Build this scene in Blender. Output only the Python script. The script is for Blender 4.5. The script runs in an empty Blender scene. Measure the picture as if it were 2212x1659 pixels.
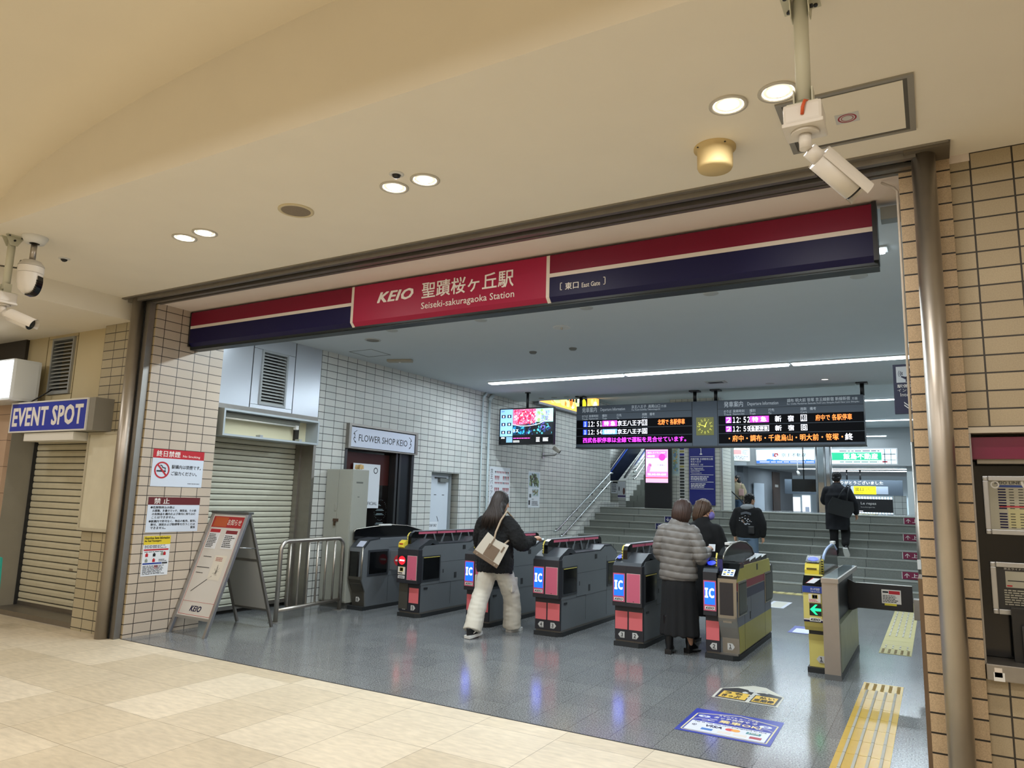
import bpy, bmesh, math, random
from mathutils import Vector, Matrix
PI = math.pi
rnd = random.Random(7)
SC = bpy.context.scene
COL = SC.collection

# ------------------------------------------------------------------ camera
YAW, PIT, ROL = 0.52902836, 0.157707546, 0.0289488892
def cam_axes():
    cy, sy, cp, sp = math.cos(YAW), math.sin(YAW), math.cos(PIT), math.sin(PIT)
    f = Vector((-sy*cp, cy*cp, sp)); r = Vector((cy, sy, 0)); u = r.cross(f)
    cr, sr = math.cos(ROL), math.sin(ROL)
    return cr*r+sr*u, -sr*r+cr*u, f
cr_, cu_, cf_ = cam_axes()
cd = bpy.data.cameras.new('camera')
cd.sensor_fit = 'HORIZONTAL'; cd.sensor_width = 36.0; cd.lens = 1553.07/2212*36.0
cd.clip_start = 0.05; cd.clip_end = 200
cam = bpy.data.objects.new('camera', cd); COL.objects.link(cam)
mw = Matrix.Identity(4)
for i in range(3):
    mw[i][0], mw[i][1], mw[i][2] = cr_[i], cu_[i], -cf_[i]
mw[2][3] = 1.6
cam.matrix_world = mw
SC.camera = cam

# ------------------------------------------------------------------ world, exposure
wd = bpy.data.worlds.new('world'); SC.world = wd; wd.use_nodes = True
wd.node_tree.nodes['Background'].inputs[0].default_value = (0.75, 0.85, 1.0, 1)
wd.node_tree.nodes['Background'].inputs[1].default_value = 0.25
SC.view_settings.view_transform = 'Standard'
SC.view_settings.look = 'None'
SC.view_settings.exposure = 0.0
SC.view_settings.gamma = 1.0
SC.view_settings.use_curve_mapping = False

# ------------------------------------------------------------------ lamps
WARM = (1.0, 0.975, 0.955); COOL = (0.80, 0.92, 1.0)
def area(name, loc, sx, sy, power, color, rot=(0, 0, 0), shape='RECTANGLE', spread=PI):
    l = bpy.data.lights.new(name, 'AREA'); l.shape = shape; l.size = sx
    if shape in ('RECTANGLE', 'ELLIPSE'): l.size_y = sy
    l.energy = power; l.color = color; l.spread = spread
    o = bpy.data.objects.new(name, l); COL.objects.link(o); o.location = loc; o.rotation_euler = rot
    return o
DOWN_PAIRS = [(-0.85, 3.70), (-0.59, 3.69), (-3.18, 3.71), (-2.91, 3.71), (-5.49, 3.70), (-5.22, 3.70)]
for x, y in DOWN_PAIRS + [(1.6, 3.7), (3.9, 3.7)]:
    area('downlight_or_fill_lamp', (x, y, 3.725), 0.13, 0.13, 10, WARM, shape='DISK')
for x in (-8.6, -5.3, -3.0, -0.7, 1.6):                          # unseen fill lamps, added in rows over the rest of the hall
    for y in (0.9, -1.6, -4.6):
        area('downlight_or_fill_lamp', (x, y, 3.5 if x < -7 else 3.9), 0.4, 0.4, 31, WARM, shape='DISK')
area('downlight_or_fill_lamp', (-9.6, 3.2, 3.48), 0.3, 0.3, 16, WARM, shape='DISK')
for y, p, x0, x1 in ((11.15, 195, -7.0, -0.1), (6.35, 180, -7.0, -0.3)):
    area('strip_or_fill_lamp', ((x0+x1)/2, y, 3.665), x1-x0, 0.14, p, COOL)
area('strip_or_fill_lamp', (-3.4, 16.0, 4.26), 7.0, 0.12, 100, COOL)  # unseen lamp added to brighten the stairs and the wall beside them
for y in (19.9, 24.6, 29.7):
    area('strip_or_fill_lamp', (-3.0, y, 4.22), 6.0, 0.12, 170, COOL)
area('strip_or_fill_lamp', (-3.0, 29.3, 2.97), 4.5, 0.12, 75, COOL)
area('strip_or_fill_lamp', (-7.4, 22.0, 4.2), 1.2, 1.2, 90, COOL)

# ------------------------------------------------------------------ materials
def lin(h):
    h = h.lstrip('#'); o = []
    for i in (0, 2, 4):
        c = int(h[i:i+2], 16)/255
        o.append(c/12.92 if c <= 0.04045 else ((c+0.055)/1.055)**2.4)
    return (*o, 1.0)
_m = {}
def M(name, col='#808080', rough=0.5, metal=0.0, emit=0.0, noise=0.0, nscale=20.0, bump=0.0, alpha=1.0, trans=0.0, spec=0.5, coat=0.0):
    if name in _m: return _m[name]
    m = bpy.data.materials.new(name); m.use_nodes = True
    nt = m.node_tree; b = nt.nodes['Principled BSDF']
    c = lin(col)
    b.inputs['Base Color'].default_value = c
    b.inputs['Roughness'].default_value = rough; b.inputs['Metallic'].default_value = metal
    b.inputs['Specular IOR Level'].default_value = spec
    if coat: b.inputs['Coat Weight'].default_value = coat; b.inputs['Coat Roughness'].default_value = 0.08
    if emit:
        b.inputs['Emission Color'].default_value = c; b.inputs['Emission Strength'].default_value = emit
    if alpha < 1: b.inputs['Alpha'].default_value = alpha
    if trans: b.inputs['Transmission Weight'].default_value = trans
    if noise or bump:
        tc = nt.nodes.new('ShaderNodeTexCoord'); n = nt.nodes.new('ShaderNodeTexNoise')
        n.inputs['Scale'].default_value = nscale; n.inputs['Detail'].default_value = 5
        nt.links.new(tc.outputs['Object'], n.inputs['Vector'])
        if noise:
            r = nt.nodes.new('ShaderNodeMix'); r.data_type = 'RGBA'
            r.inputs[6].default_value = tuple(max(0, x*(1-noise)) for x in c[:3])+(1,)
            r.inputs[7].default_value = tuple(min(1, x*(1+noise)) for x in c[:3])+(1,)
            nt.links.new(n.outputs['Fac'], r.inputs[0]); nt.links.new(r.outputs[2], b.inputs['Base Color'])
        if bump:
            bp = nt.nodes.new('ShaderNodeBump'); bp.inputs['Strength'].default_value = bump; bp.inputs['Distance'].default_value = 0.01
            nt.links.new(n.outputs['Fac'], bp.inputs['Height']); nt.links.new(bp.outputs[0], b.inputs['Normal'])
    _m[name] = m
    return m
def tile(name, axes, w, h, u0, v0, mortar, c1, c2, cm, rough=0.45, speck=0.25, sscale=260.0, bump=0.5, soft=None, msmooth=0.1, spec=0.5, blotch=0.12):
    """stack-bonded tiles in the plane spanned by two world axes"""
    m = bpy.data.materials.new(name); m.use_nodes = True
    nt = m.node_tree; N = nt.nodes; L = nt.links; b = N['Principled BSDF']
    g = N.new('ShaderNodeNewGeometry'); s = N.new('ShaderNodeSeparateXYZ'); cb = N.new('ShaderNodeCombineXYZ')
    L.new(g.outputs['Position'], s.inputs[0])
    for i, (a, off) in enumerate(zip(axes, (u0, v0))):
        ad = N.new('ShaderNodeMath'); ad.operation = 'SUBTRACT'; ad.inputs[1].default_value = off
        L.new(s.outputs['XYZ'.index(a)], ad.inputs[0]); L.new(ad.outputs[0], cb.inputs[i])
    t = N.new('ShaderNodeTexBrick'); t.offset = 0.0; t.squash = 1.0
    t.inputs['Scale'].default_value = 1.0; t.inputs['Mortar Size'].default_value = mortar; t.inputs['Mortar Smooth'].default_value = msmooth
    t.inputs['Brick Width'].default_value = w; t.inputs['Row Height'].default_value = h; t.inputs['Bias'].default_value = 0.0
    t.inputs['Color1'].default_value = lin(c1); t.inputs['Color2'].default_value = lin(c2); t.inputs['Mortar'].default_value = lin(cm)
    L.new(cb.outputs[0], t.inputs['Vector'])
    n = N.new('ShaderNodeTexNoise'); n.inputs['Scale'].default_value = sscale; n.inputs['Detail'].default_value = 3; L.new(g.outputs['Position'], n.inputs['Vector'])
    n2 = N.new('ShaderNodeTexNoise'); n2.inputs['Scale'].default_value = 1.7; n2.inputs['Detail'].default_value = 4; L.new(g.outputs['Position'], n2.inputs['Vector'])
    if soft:
        n.inputs['Scale'].default_value = sscale
        mp = N.new('ShaderNodeMapping'); mp.inputs['Scale'].default_value = soft; L.new(g.outputs['Position'], mp.inputs[0]); L.new(mp.outputs[0], n.inputs['Vector'])
    f = N.new('ShaderNodeMath'); f.operation = 'MULTIPLY_ADD'; L.new(n.outputs['Fac'], f.inputs[0]); f.inputs[1].default_value = speck*2; f.inputs[2].default_value = 1-speck
    f2 = N.new('ShaderNodeMath'); f2.operation = 'MULTIPLY_ADD'; L.new(n2.outputs['Fac'], f2.inputs[0]); f2.inputs[1].default_value = blotch*2; f2.inputs[2].default_value = 1-blotch
    fm = N.new('ShaderNodeMath'); fm.operation = 'MULTIPLY'; L.new(f.outputs[0], fm.inputs[0]); L.new(f2.outputs[0], fm.inputs[1])
    mx = N.new('ShaderNodeVectorMath'); mx.operation = 'SCALE'; L.new(t.outputs['Color'], mx.inputs[0]); L.new(fm.outputs[0], mx.inputs['Scale'])
    L.new(mx.outputs[0], b.inputs['Base Color'])
    b.inputs['Roughness'].default_value = rough; b.inputs['Specular IOR Level'].default_value = spec
    bp = N.new('ShaderNodeBump'); bp.invert = True; bp.inputs['Strength'].default_value = bump; bp.inputs['Distance'].default_value = 0.004
    L.new(t.outputs['Fac'], bp.inputs['Height']); L.new(bp.outputs[0], b.inputs['Normal'])
    _m[name] = m
    return m
# tiles (joint grid measured on the place itself: 105.5 mm rows)
TZ = 3.625
T_LW = tile('tile_left_wall', 'YZ', .2145, .1055, 7.764, TZ, .0045, '#c8c8c2', '#bcbfba', '#202221', rough=.4)
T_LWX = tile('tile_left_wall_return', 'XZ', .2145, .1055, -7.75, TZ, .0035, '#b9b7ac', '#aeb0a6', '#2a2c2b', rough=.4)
T_PI = tile('tile_pillar_inner', 'YZ', .2105, .1055, 4.98, TZ, .004, '#bcae9d', '#b5a796', '#241f1c', rough=.42, speck=.15)
T_PF = tile('tile_pillar_front', 'XZ', .2105, .1055, -7.666, TZ, .0042, '#bfae8f', '#b5a483', '#241f1c', rough=.42, speck=.2)
T_EL = tile('tile_event_wall', 'XZ', .211, .1055, -8.29, 3.618, .0045, '#b3a88c', '#a89d81', '#262320', rough=.5, speck=.35)
T_RP = tile('tile_right_pillar', 'XZ', .30, .1055, -.095, 3.653, .005, '#bda687', '#b29c7d', '#14100d', rough=.5, speck=.45, sscale=190)
T_RPY = tile('tile_right_pillar_side', 'YZ', .30, .1055, 4.87, 3.653, .004, '#bda687', '#b29c7d', '#14100d', rough=.5, speck=.45, sscale=190)
T_RW = tile('tile_right_wall', 'XZ', .2105, .1042, .301, 3.644, .005, '#ab9c80', '#a29378', '#2f2a23', rough=.5, speck=.22, sscale=150)
T_FB = tile('tile_beige_floor', 'XY', .625, .626, -4.17, 4.01, .0016, '#d3c6ae', '#c0b196', '#6f624b', rough=.42, speck=.24, sscale=9, soft=(1, 3.2, 1), bump=.25, spec=.35, blotch=.16)
T_FG = tile('tile_grey_floor', 'XY', .3175, .3175, -2.65, 4.86, .0013, '#787a7a', '#707273', '#1f2021', rough=.15, speck=1.7, sscale=95, bump=.12, blotch=.08, spec=.5)
T_CL = tile('tile_column', 'XZ', .16, .09, -5.9, 1.4535, .004, '#bdbcb2', '#b2b2a8', '#34373a', rough=.35)
T_STAIR = tile('tile_stair', 'XZ', 1.05, 20, -7.5, -5, .004, '#7f837d', '#777b75', '#24262a', rough=.6, speck=.5, sscale=120, bump=.1)
CEIL_W = M('ceiling_paint_warm', '#ece5d5', .85, noise=.03, nscale=3, bump=.02)
VAULT = M('vault_paint', '#ebe1cb', .85, noise=.03, nscale=2)
SOFFIT = M('soffit_paint', '#e2d6cc', .8, noise=.03, nscale=4)
CEIL_C = M('ceiling_paint_grey', '#bfc8cc', .8, noise=.02, nscale=3)
STEEL = M('stainless', '#b3aca2', .4, 1.0, noise=.12, nscale=6)
STEEL2 = M('brushed_steel', '#97938d', .48, 1.0, noise=.1, nscale=14)
ALU = M('aluminium', '#b4b6b8', .35, 1.0)
ALUP = M('aluminium_panel', '#c2c6cc', .28, .75, noise=.05, nscale=2)
BEIGEP = M('beige_metal_panel', '#cbbd97', .35, .25, noise=.04, nscale=2)
DARK = M('dark_metal', '#2b2d30', .4, .3)
BLACK = M('black_plastic', '#121315', .4)
BLKGLOSS = M('black_glossy', '#0b0c0e', .12)
JOINT = M('black_joint', '#0a0a0a', .7)
WHITE = M('white_paint', '#dcdcd8', .5)
WPLAS = M('white_plastic', '#dcd6cc', .4)
GREYP = M('grey_paint', '#a2a39e', .55, noise=.05, nscale=4)
RUBBER = M('rubber', '#1d2022', .6)
REDW = M('sign_crimson', '#a01a3f', .38)
REDC = M('sign_crimson_bright', '#a81e45', .38)
NAVY = M('sign_navy', '#0f0d3d', .4, spec=.25)
CREAM = M('sign_cream', '#d6cdc2', .45)
LWHITE = M('lettering_white', '#e6e2dc', .5)
PAPER = M('paper', '#d9dde2', .55)
INK = M('ink', '#16181c', .6)
REDI = M('red_ink', '#b01724', .5)
GLOW = M('lamp_glow', '#fff6e6', .5, emit=14)
TUBE = M('tube_glow', '#eaf6ff', .5, emit=9)

# ------------------------------------------------------------------ mesh helpers
class MB:
    def __init__(s): s.bm = bmesh.new(); s.mats = []; s.mi = 0
    def mat(s, m):
        if m not in s.mats: s.mats.append(m)
        s.mi = s.mats.index(m); return s
    def _fin(s, geom):
        for f in geom:
            if isinstance(f, bmesh.types.BMFace): f.material_index = s.mi
    def box(s, x0, y0, z0, x1, y1, z1, b=0.0, mx=None, seg=2):
        r = bmesh.ops.create_cube(s.bm, size=1.0)
        vs = r['verts']
        T = Matrix.Translation(((x0+x1)/2, (y0+y1)/2, (z0+z1)/2)) @ Matrix.Diagonal((abs(x1-x0), abs(y1-y0), abs(z1-z0), 1))
        bmesh.ops.transform(s.bm, matrix=T, verts=vs)
        fs = set(f for v in vs for f in v.link_faces)
        for f in fs: f.material_index = s.mi
        if b:
            es = list(set(e for v in vs for e in v.link_edges))
            r = bmesh.ops.bevel(s.bm, geom=es, offset=b, segments=seg, affect='EDGES', profile=.7)
            s._fin(r['faces'])
            vs = list(set(v for f in r['faces'] for v in f.verts) | set(v for v in vs if v.is_valid))
        if mx is not None: bmesh.ops.transform(s.bm, matrix=mx, verts=[v for v in vs if v.is_valid])
        return s
    def cyl(s, p0, p1, r0, r1=None, n=16, caps=True):
        p0, p1 = Vector(p0), Vector(p1); r1 = r0 if r1 is None else r1
        d = p1-p0
        q = d.to_track_quat('Z', 'Y').to_matrix()
        a = [s.bm.verts.new(p0+q@Vector((r0*math.cos(2*PI*i/n), r0*math.sin(2*PI*i/n), 0))) for i in range(n)]
        c = [s.bm.verts.new(p1+q@Vector((r1*math.cos(2*PI*i/n), r1*math.sin(2*PI*i/n), 0))) for i in range(n)]
        fs = [s.bm.faces.new((a[i], a[(i+1) % n], c[(i+1) % n], c[i])) for i in range(n)]
        for f in fs: f.smooth = True
        if caps: fs += [s.bm.faces.new(a[::-1]), s.bm.faces.new(c)]
        s._fin(fs); return s
    def tube(s, pts, r, n=10, caps=True):
        pts = [Vector(p) for p in pts]; rings = []
        up = None
        for i, p in enumerate(pts):
            t = (pts[min(i+1, len(pts)-1)]-pts[max(i-1, 0)]).normalized()
            if up is None: up = t.orthogonal().normalized()
            up = (up-t*up.dot(t)).normalized(); sd = t.cross(up)
            rr = r[i] if isinstance(r, (list, tuple)) else r
            rings.append([s.bm.verts.new(p+rr*(math.cos(2*PI*k/n)*up+math.sin(2*PI*k/n)*sd)) for k in range(n)])
        fs = []
        for a, c in zip(rings, rings[1:]):
            fs += [s.bm.faces.new((a[k], a[(k+1) % n], c[(k+1) % n], c[k])) for k in range(n)]
        for f in fs: f.smooth = True
        if caps: fs += [s.bm.faces.new(rings[0][::-1]), s.bm.faces.new(rings[-1])]
        s._fin(fs); return s
    def prism(s, poly, lo, hi, axis='X', smooth=False):
        """poly in the plane across the axis: X -> (y,z), Y -> (x,z), Z -> (x,y)"""
        def P(a, b, t): return (t, a, b) if axis == 'X' else (a, t, b) if axis == 'Y' else (a, b, t)
        A = [s.bm.verts.new(P(a, b, lo)) for a, b in poly]; B = [s.bm.verts.new(P(a, b, hi)) for a, b in poly]
        n = len(poly); fs = []
        for i in range(n):
            f = s.bm.faces.new((A[i], A[(i+1) % n], B[(i+1) % n], B[i])); f.smooth = smooth; fs.append(f)
        fs += [s.bm.faces.new(A[::-1]), s.bm.faces.new(B)]
        s._fin(fs); return s
    def lathe(s, prof, c=(0, 0, 0), n=24, mx=None):
        rings = []
        for r, z in prof:
            rings.append([s.bm.verts.new((c[0]+max(r, 1e-4)*math.cos(2*PI*i/n), c[1]+max(r, 1e-4)*math.sin(2*PI*i/n), c[2]+z)) for i in range(n)])
        fs = []
        for a, b in zip(rings, rings[1:]):
            fs += [s.bm.faces.new((a[i], a[(i+1) % n], b[(i+1) % n], b[i])) for i in range(n)]
        for f in fs: f.smooth = True
        s._fin(fs)
        if mx is not None: bmesh.ops.transform(s.bm, matrix=mx, verts=[v for R in rings for v in R])
        return s
    def quad(s, *p):
        f = s.bm.faces.new([s.bm.verts.new(q) for q in p]); s._fin([f]); return s
    def ring(s, c, r, w, t0, t1, n=28):
        """flat annulus prism in local XY"""
        for k in range(n):
            a, b = 2*PI*k/n, 2*PI*(k+1)/n
            q = [(c[0]+rr*math.cos(x), c[1]+rr*math.sin(x)) for rr, x in ((r-w, a), (r, a), (r, b), (r-w, b))]
            s.prism(q, t0, t1, 'Z')
        return s
    def disc(s, c, r, t0, t1, n=28, ry=None):
        ry = ry or r
        return s.prism([(c[0]+r*math.cos(2*PI*k/n), c[1]+ry*math.sin(2*PI*k/n)) for k in range(n)], t0, t1, 'Z')
    def build(s, name, m=None, parent=None, loc=None, rot=None):
        if m is not None and not s.mats: s.mats = [m]
        bmesh.ops.recalc_face_normals(s.bm, faces=s.bm.faces[:])
        me = bpy.data.meshes.new(name); s.bm.to_mesh(me); s.bm.free()
        for q in s.mats: me.materials.append(q)
        o = bpy.data.objects.new(name, me); COL.objects.link(o)
        if parent is not None: o.parent = parent
        if loc: o.location = loc
        if rot: o.rotation_euler = rot
        return o
def thing(name, label, cat, loc=(0, 0, 0), rot=(0, 0, 0), group=None):
    o = bpy.data.objects.new(name, None); COL.objects.link(o); o.empty_display_size = .1
    o.location = loc; o.rotation_euler = rot if not isinstance(rot, (int, float)) else (0, 0, rot)
    o['label'] = label; o['category'] = cat
    if group: o['group'] = group
    return o
def tag(o, label, cat, group=None):
    o['label'] = label; o['category'] = cat
    if group: o['group'] = group
    return o
def struct(o, label=None):
    o['kind'] = 'structure'
    if label: o['label'] = label
    return o
def copy_tree(o, parent=None):
    c = o.copy(); COL.objects.link(c)
    if parent is not None: c.parent = parent
    for ch in list(o.children): copy_tree(ch, c)
    return c
FRONT = (PI/2, 0, 0); LEFTW = (PI/2, 0, PI/2); FLOOR = (0, 0, 0)
def rect(name, parent, x0, y0, x1, y1, z0, z1, m, b=0.0):
    return MB().box(x0, y0, z0, x1, y1, z1, b).build(name, m, parent)
_tc = {}
def text(name, body, m, parent, x, y, w, h, z=0.0, bold=0.0, depth=.0012, shear=0.0, rot=None, sp=1.0):
    """raised lettering with its lower left corner at (x, y), stretched to w by h (None keeps the proportion)"""
    if body and all(ch in '0123456789:' for ch in body):   # wide digits with a flagged 1
        body = ''.join(chr(ord(ch)+0xFEE0) for ch in body); sp = .66
    key = (body, bold, shear, depth, sp)
    if key not in _tc:
        c = bpy.data.curves.new('t', 'FONT'); c.body = body; c.size = 1; c.shear = shear; c.resolution_u = 2; c.space_character = sp+2.2*max(bold, 0)
        t = bpy.data.objects.new('t', c); COL.objects.link(t)
        bpy.context.view_layer.update()
        me = bpy.data.meshes.new_from_object(t.evaluated_get(bpy.context.evaluated_depsgraph_get()))
        COL.objects.unlink(t); bpy.data.objects.remove(t)
        if bold > 0:                                     # heavier strokes: the outline repeated a hair to each side
            bm = bmesh.new()
            for dx, dy in ((-bold, -.7*bold), (bold, -.7*bold), (-bold, .7*bold), (bold, .7*bold)):
                k = len(bm.verts); bm.from_mesh(me); bm.verts.ensure_lookup_table()
                bmesh.ops.translate(bm, verts=bm.verts[k:], vec=(dx, dy, .00018*(k > 0)*(1+k/max(1, len(me.vertices)))))
            bm.to_mesh(me); bm.free()
        xs = [v.co.x for v in me.vertices]; ys = [v.co.y for v in me.vertices]
        _tc[key] = (me, min(xs), min(ys), max(xs)-min(xs), max(ys)-min(ys))
    src, mx, my, W, H = _tc[key]
    me = src.copy()
    if w is None: w = W/H*h
    if h is None: h = H/W*w
    for v in me.vertices:
        v.co = ((v.co.x-mx)/W*w+x, (v.co.y-my)/H*h+y, v.co.z)
    bm = bmesh.new(); bm.from_mesh(me)
    r = bmesh.ops.extrude_face_region(bm, geom=bm.faces[:])
    bmesh.ops.translate(bm, verts=[g for g in r['geom'] if isinstance(g, bmesh.types.BMVert)], vec=(0, 0, depth))
    bmesh.ops.translate(bm, verts=bm.verts[:], vec=(0, 0, z))
    bmesh.ops.recalc_face_normals(bm, faces=bm.faces[:])
    bm.to_mesh(me); bm.free()
    me.materials.clear(); me.materials.append(m)
    o = bpy.data.objects.new(name, me); COL.objects.link(o)
    if parent is not None: o.parent = parent
    if rot: o.rotation_euler = rot
    return o
def prints(name, parent, x0, y0, x1, y1, n, m, z=0.002, fill=.5, ragged=.35):
    """n lines of print too fine to read: thin broken bars"""
    b = MB(); st = (y1-y0)/n
    for i in range(n):
        yy = y1-(i+.5)*st; x = x0
        end = x1-(x1-x0)*rnd.random()*ragged
        while x < end:
            l = (x1-x0)*(.06+.14*rnd.random())
            b.box(x, yy-st*fill/2, z, min(x+l, end), yy+st*fill/2, z+.0006); x += l+(x1-x0)*.025
    return b.build(name, m, parent)
def soft(b_objs, name, m, parent, voxel=.012, smooth=4, disp=None):
    """fuse closed meshes into one continuous skin"""
    o = b_objs.build(name, m, None)
    md = o.modifiers.new('r', 'REMESH'); md.mode = 'VOXEL'; md.voxel_size = voxel; md.use_smooth_shade = True
    s2 = o.modifiers.new('s', 'SMOOTH'); s2.iterations = smooth; s2.factor = .5
    bpy.context.view_layer.update()
    me = bpy.data.meshes.new_from_object(o.evaluated_get(bpy.context.evaluated_depsgraph_get()))
    o.modifiers.clear(); old = o.data; o.data = me; bpy.data.meshes.remove(old); me.name = name
    if not me.materials: me.materials.append(m)
    for p in me.polygons: p.use_smooth = True
    if disp:
        nr = [v.normal.copy() for v in me.vertices]
        for v, n in zip(me.vertices, nr): v.co = v.co+n*disp(v.co, n)
    if parent is not None: o.parent = parent
    return o
# ================================================================== SETTING
def S(name, b, m=None, label=None): return struct(b.build(name, m), label)
ZP = 1.4535                                             # upper concourse level
S('floor_front', MB().box(-14, -7, -.15, 7, 4.858, 0), T_FB, 'beige stone tile floor of the passage')
S('floor_station', MB().box(-8.6, 4.858, -.15, 1.5, 15.2, 0), T_FG, 'grey speckled tile floor of the station')
S('trim_1', MB().box(-7.58, 4.848, -.02, .2, 4.862, .0015), JOINT)
# ceilings
S('ceiling_front', MB().box(-7.95, 2.79, 3.75, 7, 4.66, 4.9), CEIL_W)
S('ceiling_front_edge', MB().box(.2, 4.66, 3.75, 7, 4.95, 4.9), CEIL_W)
S('ceiling_left', MB().box(-14, -7, 3.51, -7.95, 5.3, 4.9), CEIL_W)
b = MB(); N_ = 40
arc = [(-2.5+4.4*math.cos(PI-PI*i/N_), 3.75+.76*math.sin(PI*i/N_)) for i in range(N_+1)]
for (x0, z0), (x1, z1) in zip(arc, arc[1:]):
    b.mat(VAULT).quad((x0, -7, z0), (x1, -7, z1), (x1, 2.79, z1), (x0, 2.79, z0))
for f in b.bm.faces: f.smooth = True
b.mat(VAULT).quad((-7.95, -7, 3.75), (-6.9, -7, 3.75), (-6.9, 2.79, 3.75), (-7.95, 2.79, 3.75))
b.quad((1.9, -7, 3.75), (7, -7, 3.75), (7, 2.79, 3.75), (1.9, 2.79, 3.75))
S('ceiling_vault', b, None, 'arched upper ceiling with a straight front edge')
S('ceiling_soffit', MB().box(-7.95, 4.9, 3.70, .3, 5.46, 4.2), SOFFIT)
S('ceiling_station', MB().box(-8.6, 5.46, 3.70, 1.5, 13.62, 4.6), CEIL_C)
S('ceiling_upper', MB().box(-11, 13.62, 4.3, 2, 27, 4.6), CEIL_C)
S('ceiling_lower', MB().box(-11, 27, 3.03, 2, 36, 4.6), CEIL_C)
# shutter track in the ceiling
b = MB().mat(STEEL2)
b.box(-7.97, 4.655, 3.735, .19, 4.70, 3.752); b.box(-7.9, 4.70, 3.70, .02, 4.74, 3.752)
b.mat(JOINT).box(-7.9, 4.74, 3.72, .02, 4.80, 3.752)
b.mat(STEEL2).box(-7.9, 4.80, 3.69, .02, 4.85, 3.752); b.box(-7.9, 4.865, 3.685, .02, 4.90, 3.752)
S('trim_2', b, None, 'steel shutter track along the ceiling over the entrance')
# hall walls out of view
WALLP = M('wall_plain', '#ddd2bb', .7)
S('wall_back', MB().box(-14, -7.2, 0, 7, -7, 4.9), WALLP)
S('wall_east', MB().box(7, -7, 0, 7.2, 5, 4.9), WALLP)
S('wall_west', MB().box(-14.2, -7, 0, -14, 5.3, 4.9), WALLP)
# left pillar: tiled inner face and front face
b = MB().mat(T_PI).box(-8.0, 4.87, 0, -7.58, 5.80, 3.70)
o = S('wall_pillar_left', b)
o.data.materials.append(T_PF)
for p in o.data.polygons:
    if abs(p.normal.y) > .5: p.material_index = 1
# event spot wall
S('wall_event', MB().box(-8.5, 4.83, 0, -8.0, 5.35, 3.51), T_EL)
b = MB().mat(BEIGEP)
b.box(-9.195, 4.9, 2.64, -8.5, 5.3, 3.51); b.box(-10.37, 4.9, 2.64, -9.905, 5.3, 3.51)
b.box(-9.885, 4.9, 3.47, -9.215, 5.3, 3.51); b.box(-9.885, 4.9, 2.64, -9.215, 5.3, 2.73)
b.box(-9.885, 4.9, 2.735, -9.745, 5.3, 3.465); b.box(-9.245, 4.9, 2.735, -9.215, 5.3, 3.465)
b.mat(JOINT).box(-9.905, 4.92, 2.64, -9.885, 5.3, 3.51); b.box(-9.215, 4.92, 2.64, -9.195, 5.3, 3.51)
b.mat(DARK).box(-9.745, 5.12, 2.735, -9.245, 5.3, 3.465)
S('wall_event_panels', b)
CONC = M('grey_render', '#8d897c', .8, noise=.12, nscale=5)
b = MB().mat(CONC).box(-10.75, 4.85, 0, -10.4, 5.3, 2.64); b.box(-10.4, 5.24, 0, -8.5, 5.35, 2.64)
b.box(-10.4, 4.95, 2.25, -8.5, 5.24, 2.64)
S('wall_event_recess', b)
T_PK = tile('tile_pink_wall', 'XZ', .42, .34, -10.4, 2.5, .003, '#c8ac93', '#c0a48c', '#4a3a30', rough=.5)
S('wall_event_far', MB().box(-14, 4.80, 0, -10.405, 4.85, 2.9), T_PK)
S('wall_event_dark', MB().box(-14, 4.86, 2.9, -10.37, 5.3, 3.51), M('dark_brown_panel', '#2a2521', .5))
# station left wall
LX = -7.75
b = MB().mat(T_LW)
b.box(-8.15, 7.65, 0, LX, 8.25, 3.70); b.box(-8.15, 8.25, 2.66, LX, 9.96, 3.70)
b.box(-8.15, 9.96, 0, LX, 10.50, 3.70); b.box(-8.15, 10.50, 2.03, LX, 11.37, 3.70)
b.box(-8.15, 11.37, 0, LX, 13.62, 3.70); b.box(-8.15, 13.62, 0, LX, 18.83, 4.3)
o = S('wall_left', b)
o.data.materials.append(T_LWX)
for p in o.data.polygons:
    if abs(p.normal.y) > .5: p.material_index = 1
b = MB().mat(ALUP)
b.box(-8.1, 5.80, 2.69, LX, 6.395, 3.70); b.box(-8.1, 7.145, 2.69, LX, 7.64, 3.70)
b.box(-8.1, 6.41, 3.50, LX, 7.13, 3.70); b.box(-8.1, 6.41, 2.69, LX, 7.13, 2.74)
b.box(-8.1, 6.41, 2.745, LX, 6.54, 3.495); b.box(-8.1, 7.0, 2.745, LX, 7.13, 3.495)
b.mat(JOINT).box(-8.1, 6.395, 2.69, LX-.02, 6.41, 3.70); b.box(-8.1, 7.13, 2.69, LX-.02, 7.145, 3.70)
b.mat(DARK).box(-8.1, 6.54, 2.745, -7.95, 7.0, 3.495)
b.mat(STEEL2).box(-8.1, 5.80, 2.63, LX+.01, 7.64, 2.69)
S('wall_left_panels', b)
b = MB().mat(STEEL2).box(-8.08, 7.57, 0, -7.99, 7.65, 2.63); b.box(-7.99, 7.60, 0, LX, 7.65, 2.63)
b.mat(DARK).box(-8.3, 5.80, 0, -8.2, 7.65, 2.63); b.mat(CONC).box(-8.3, 5.80, 0, -7.95, 5.83, 2.63)
S('trim_3', b)
S('wall_station_back', MB().box(-8.3, 5.3, 0, -8.15, 18.8, 4.6), M('plain_dark', '#3a3a38', .8))
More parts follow.
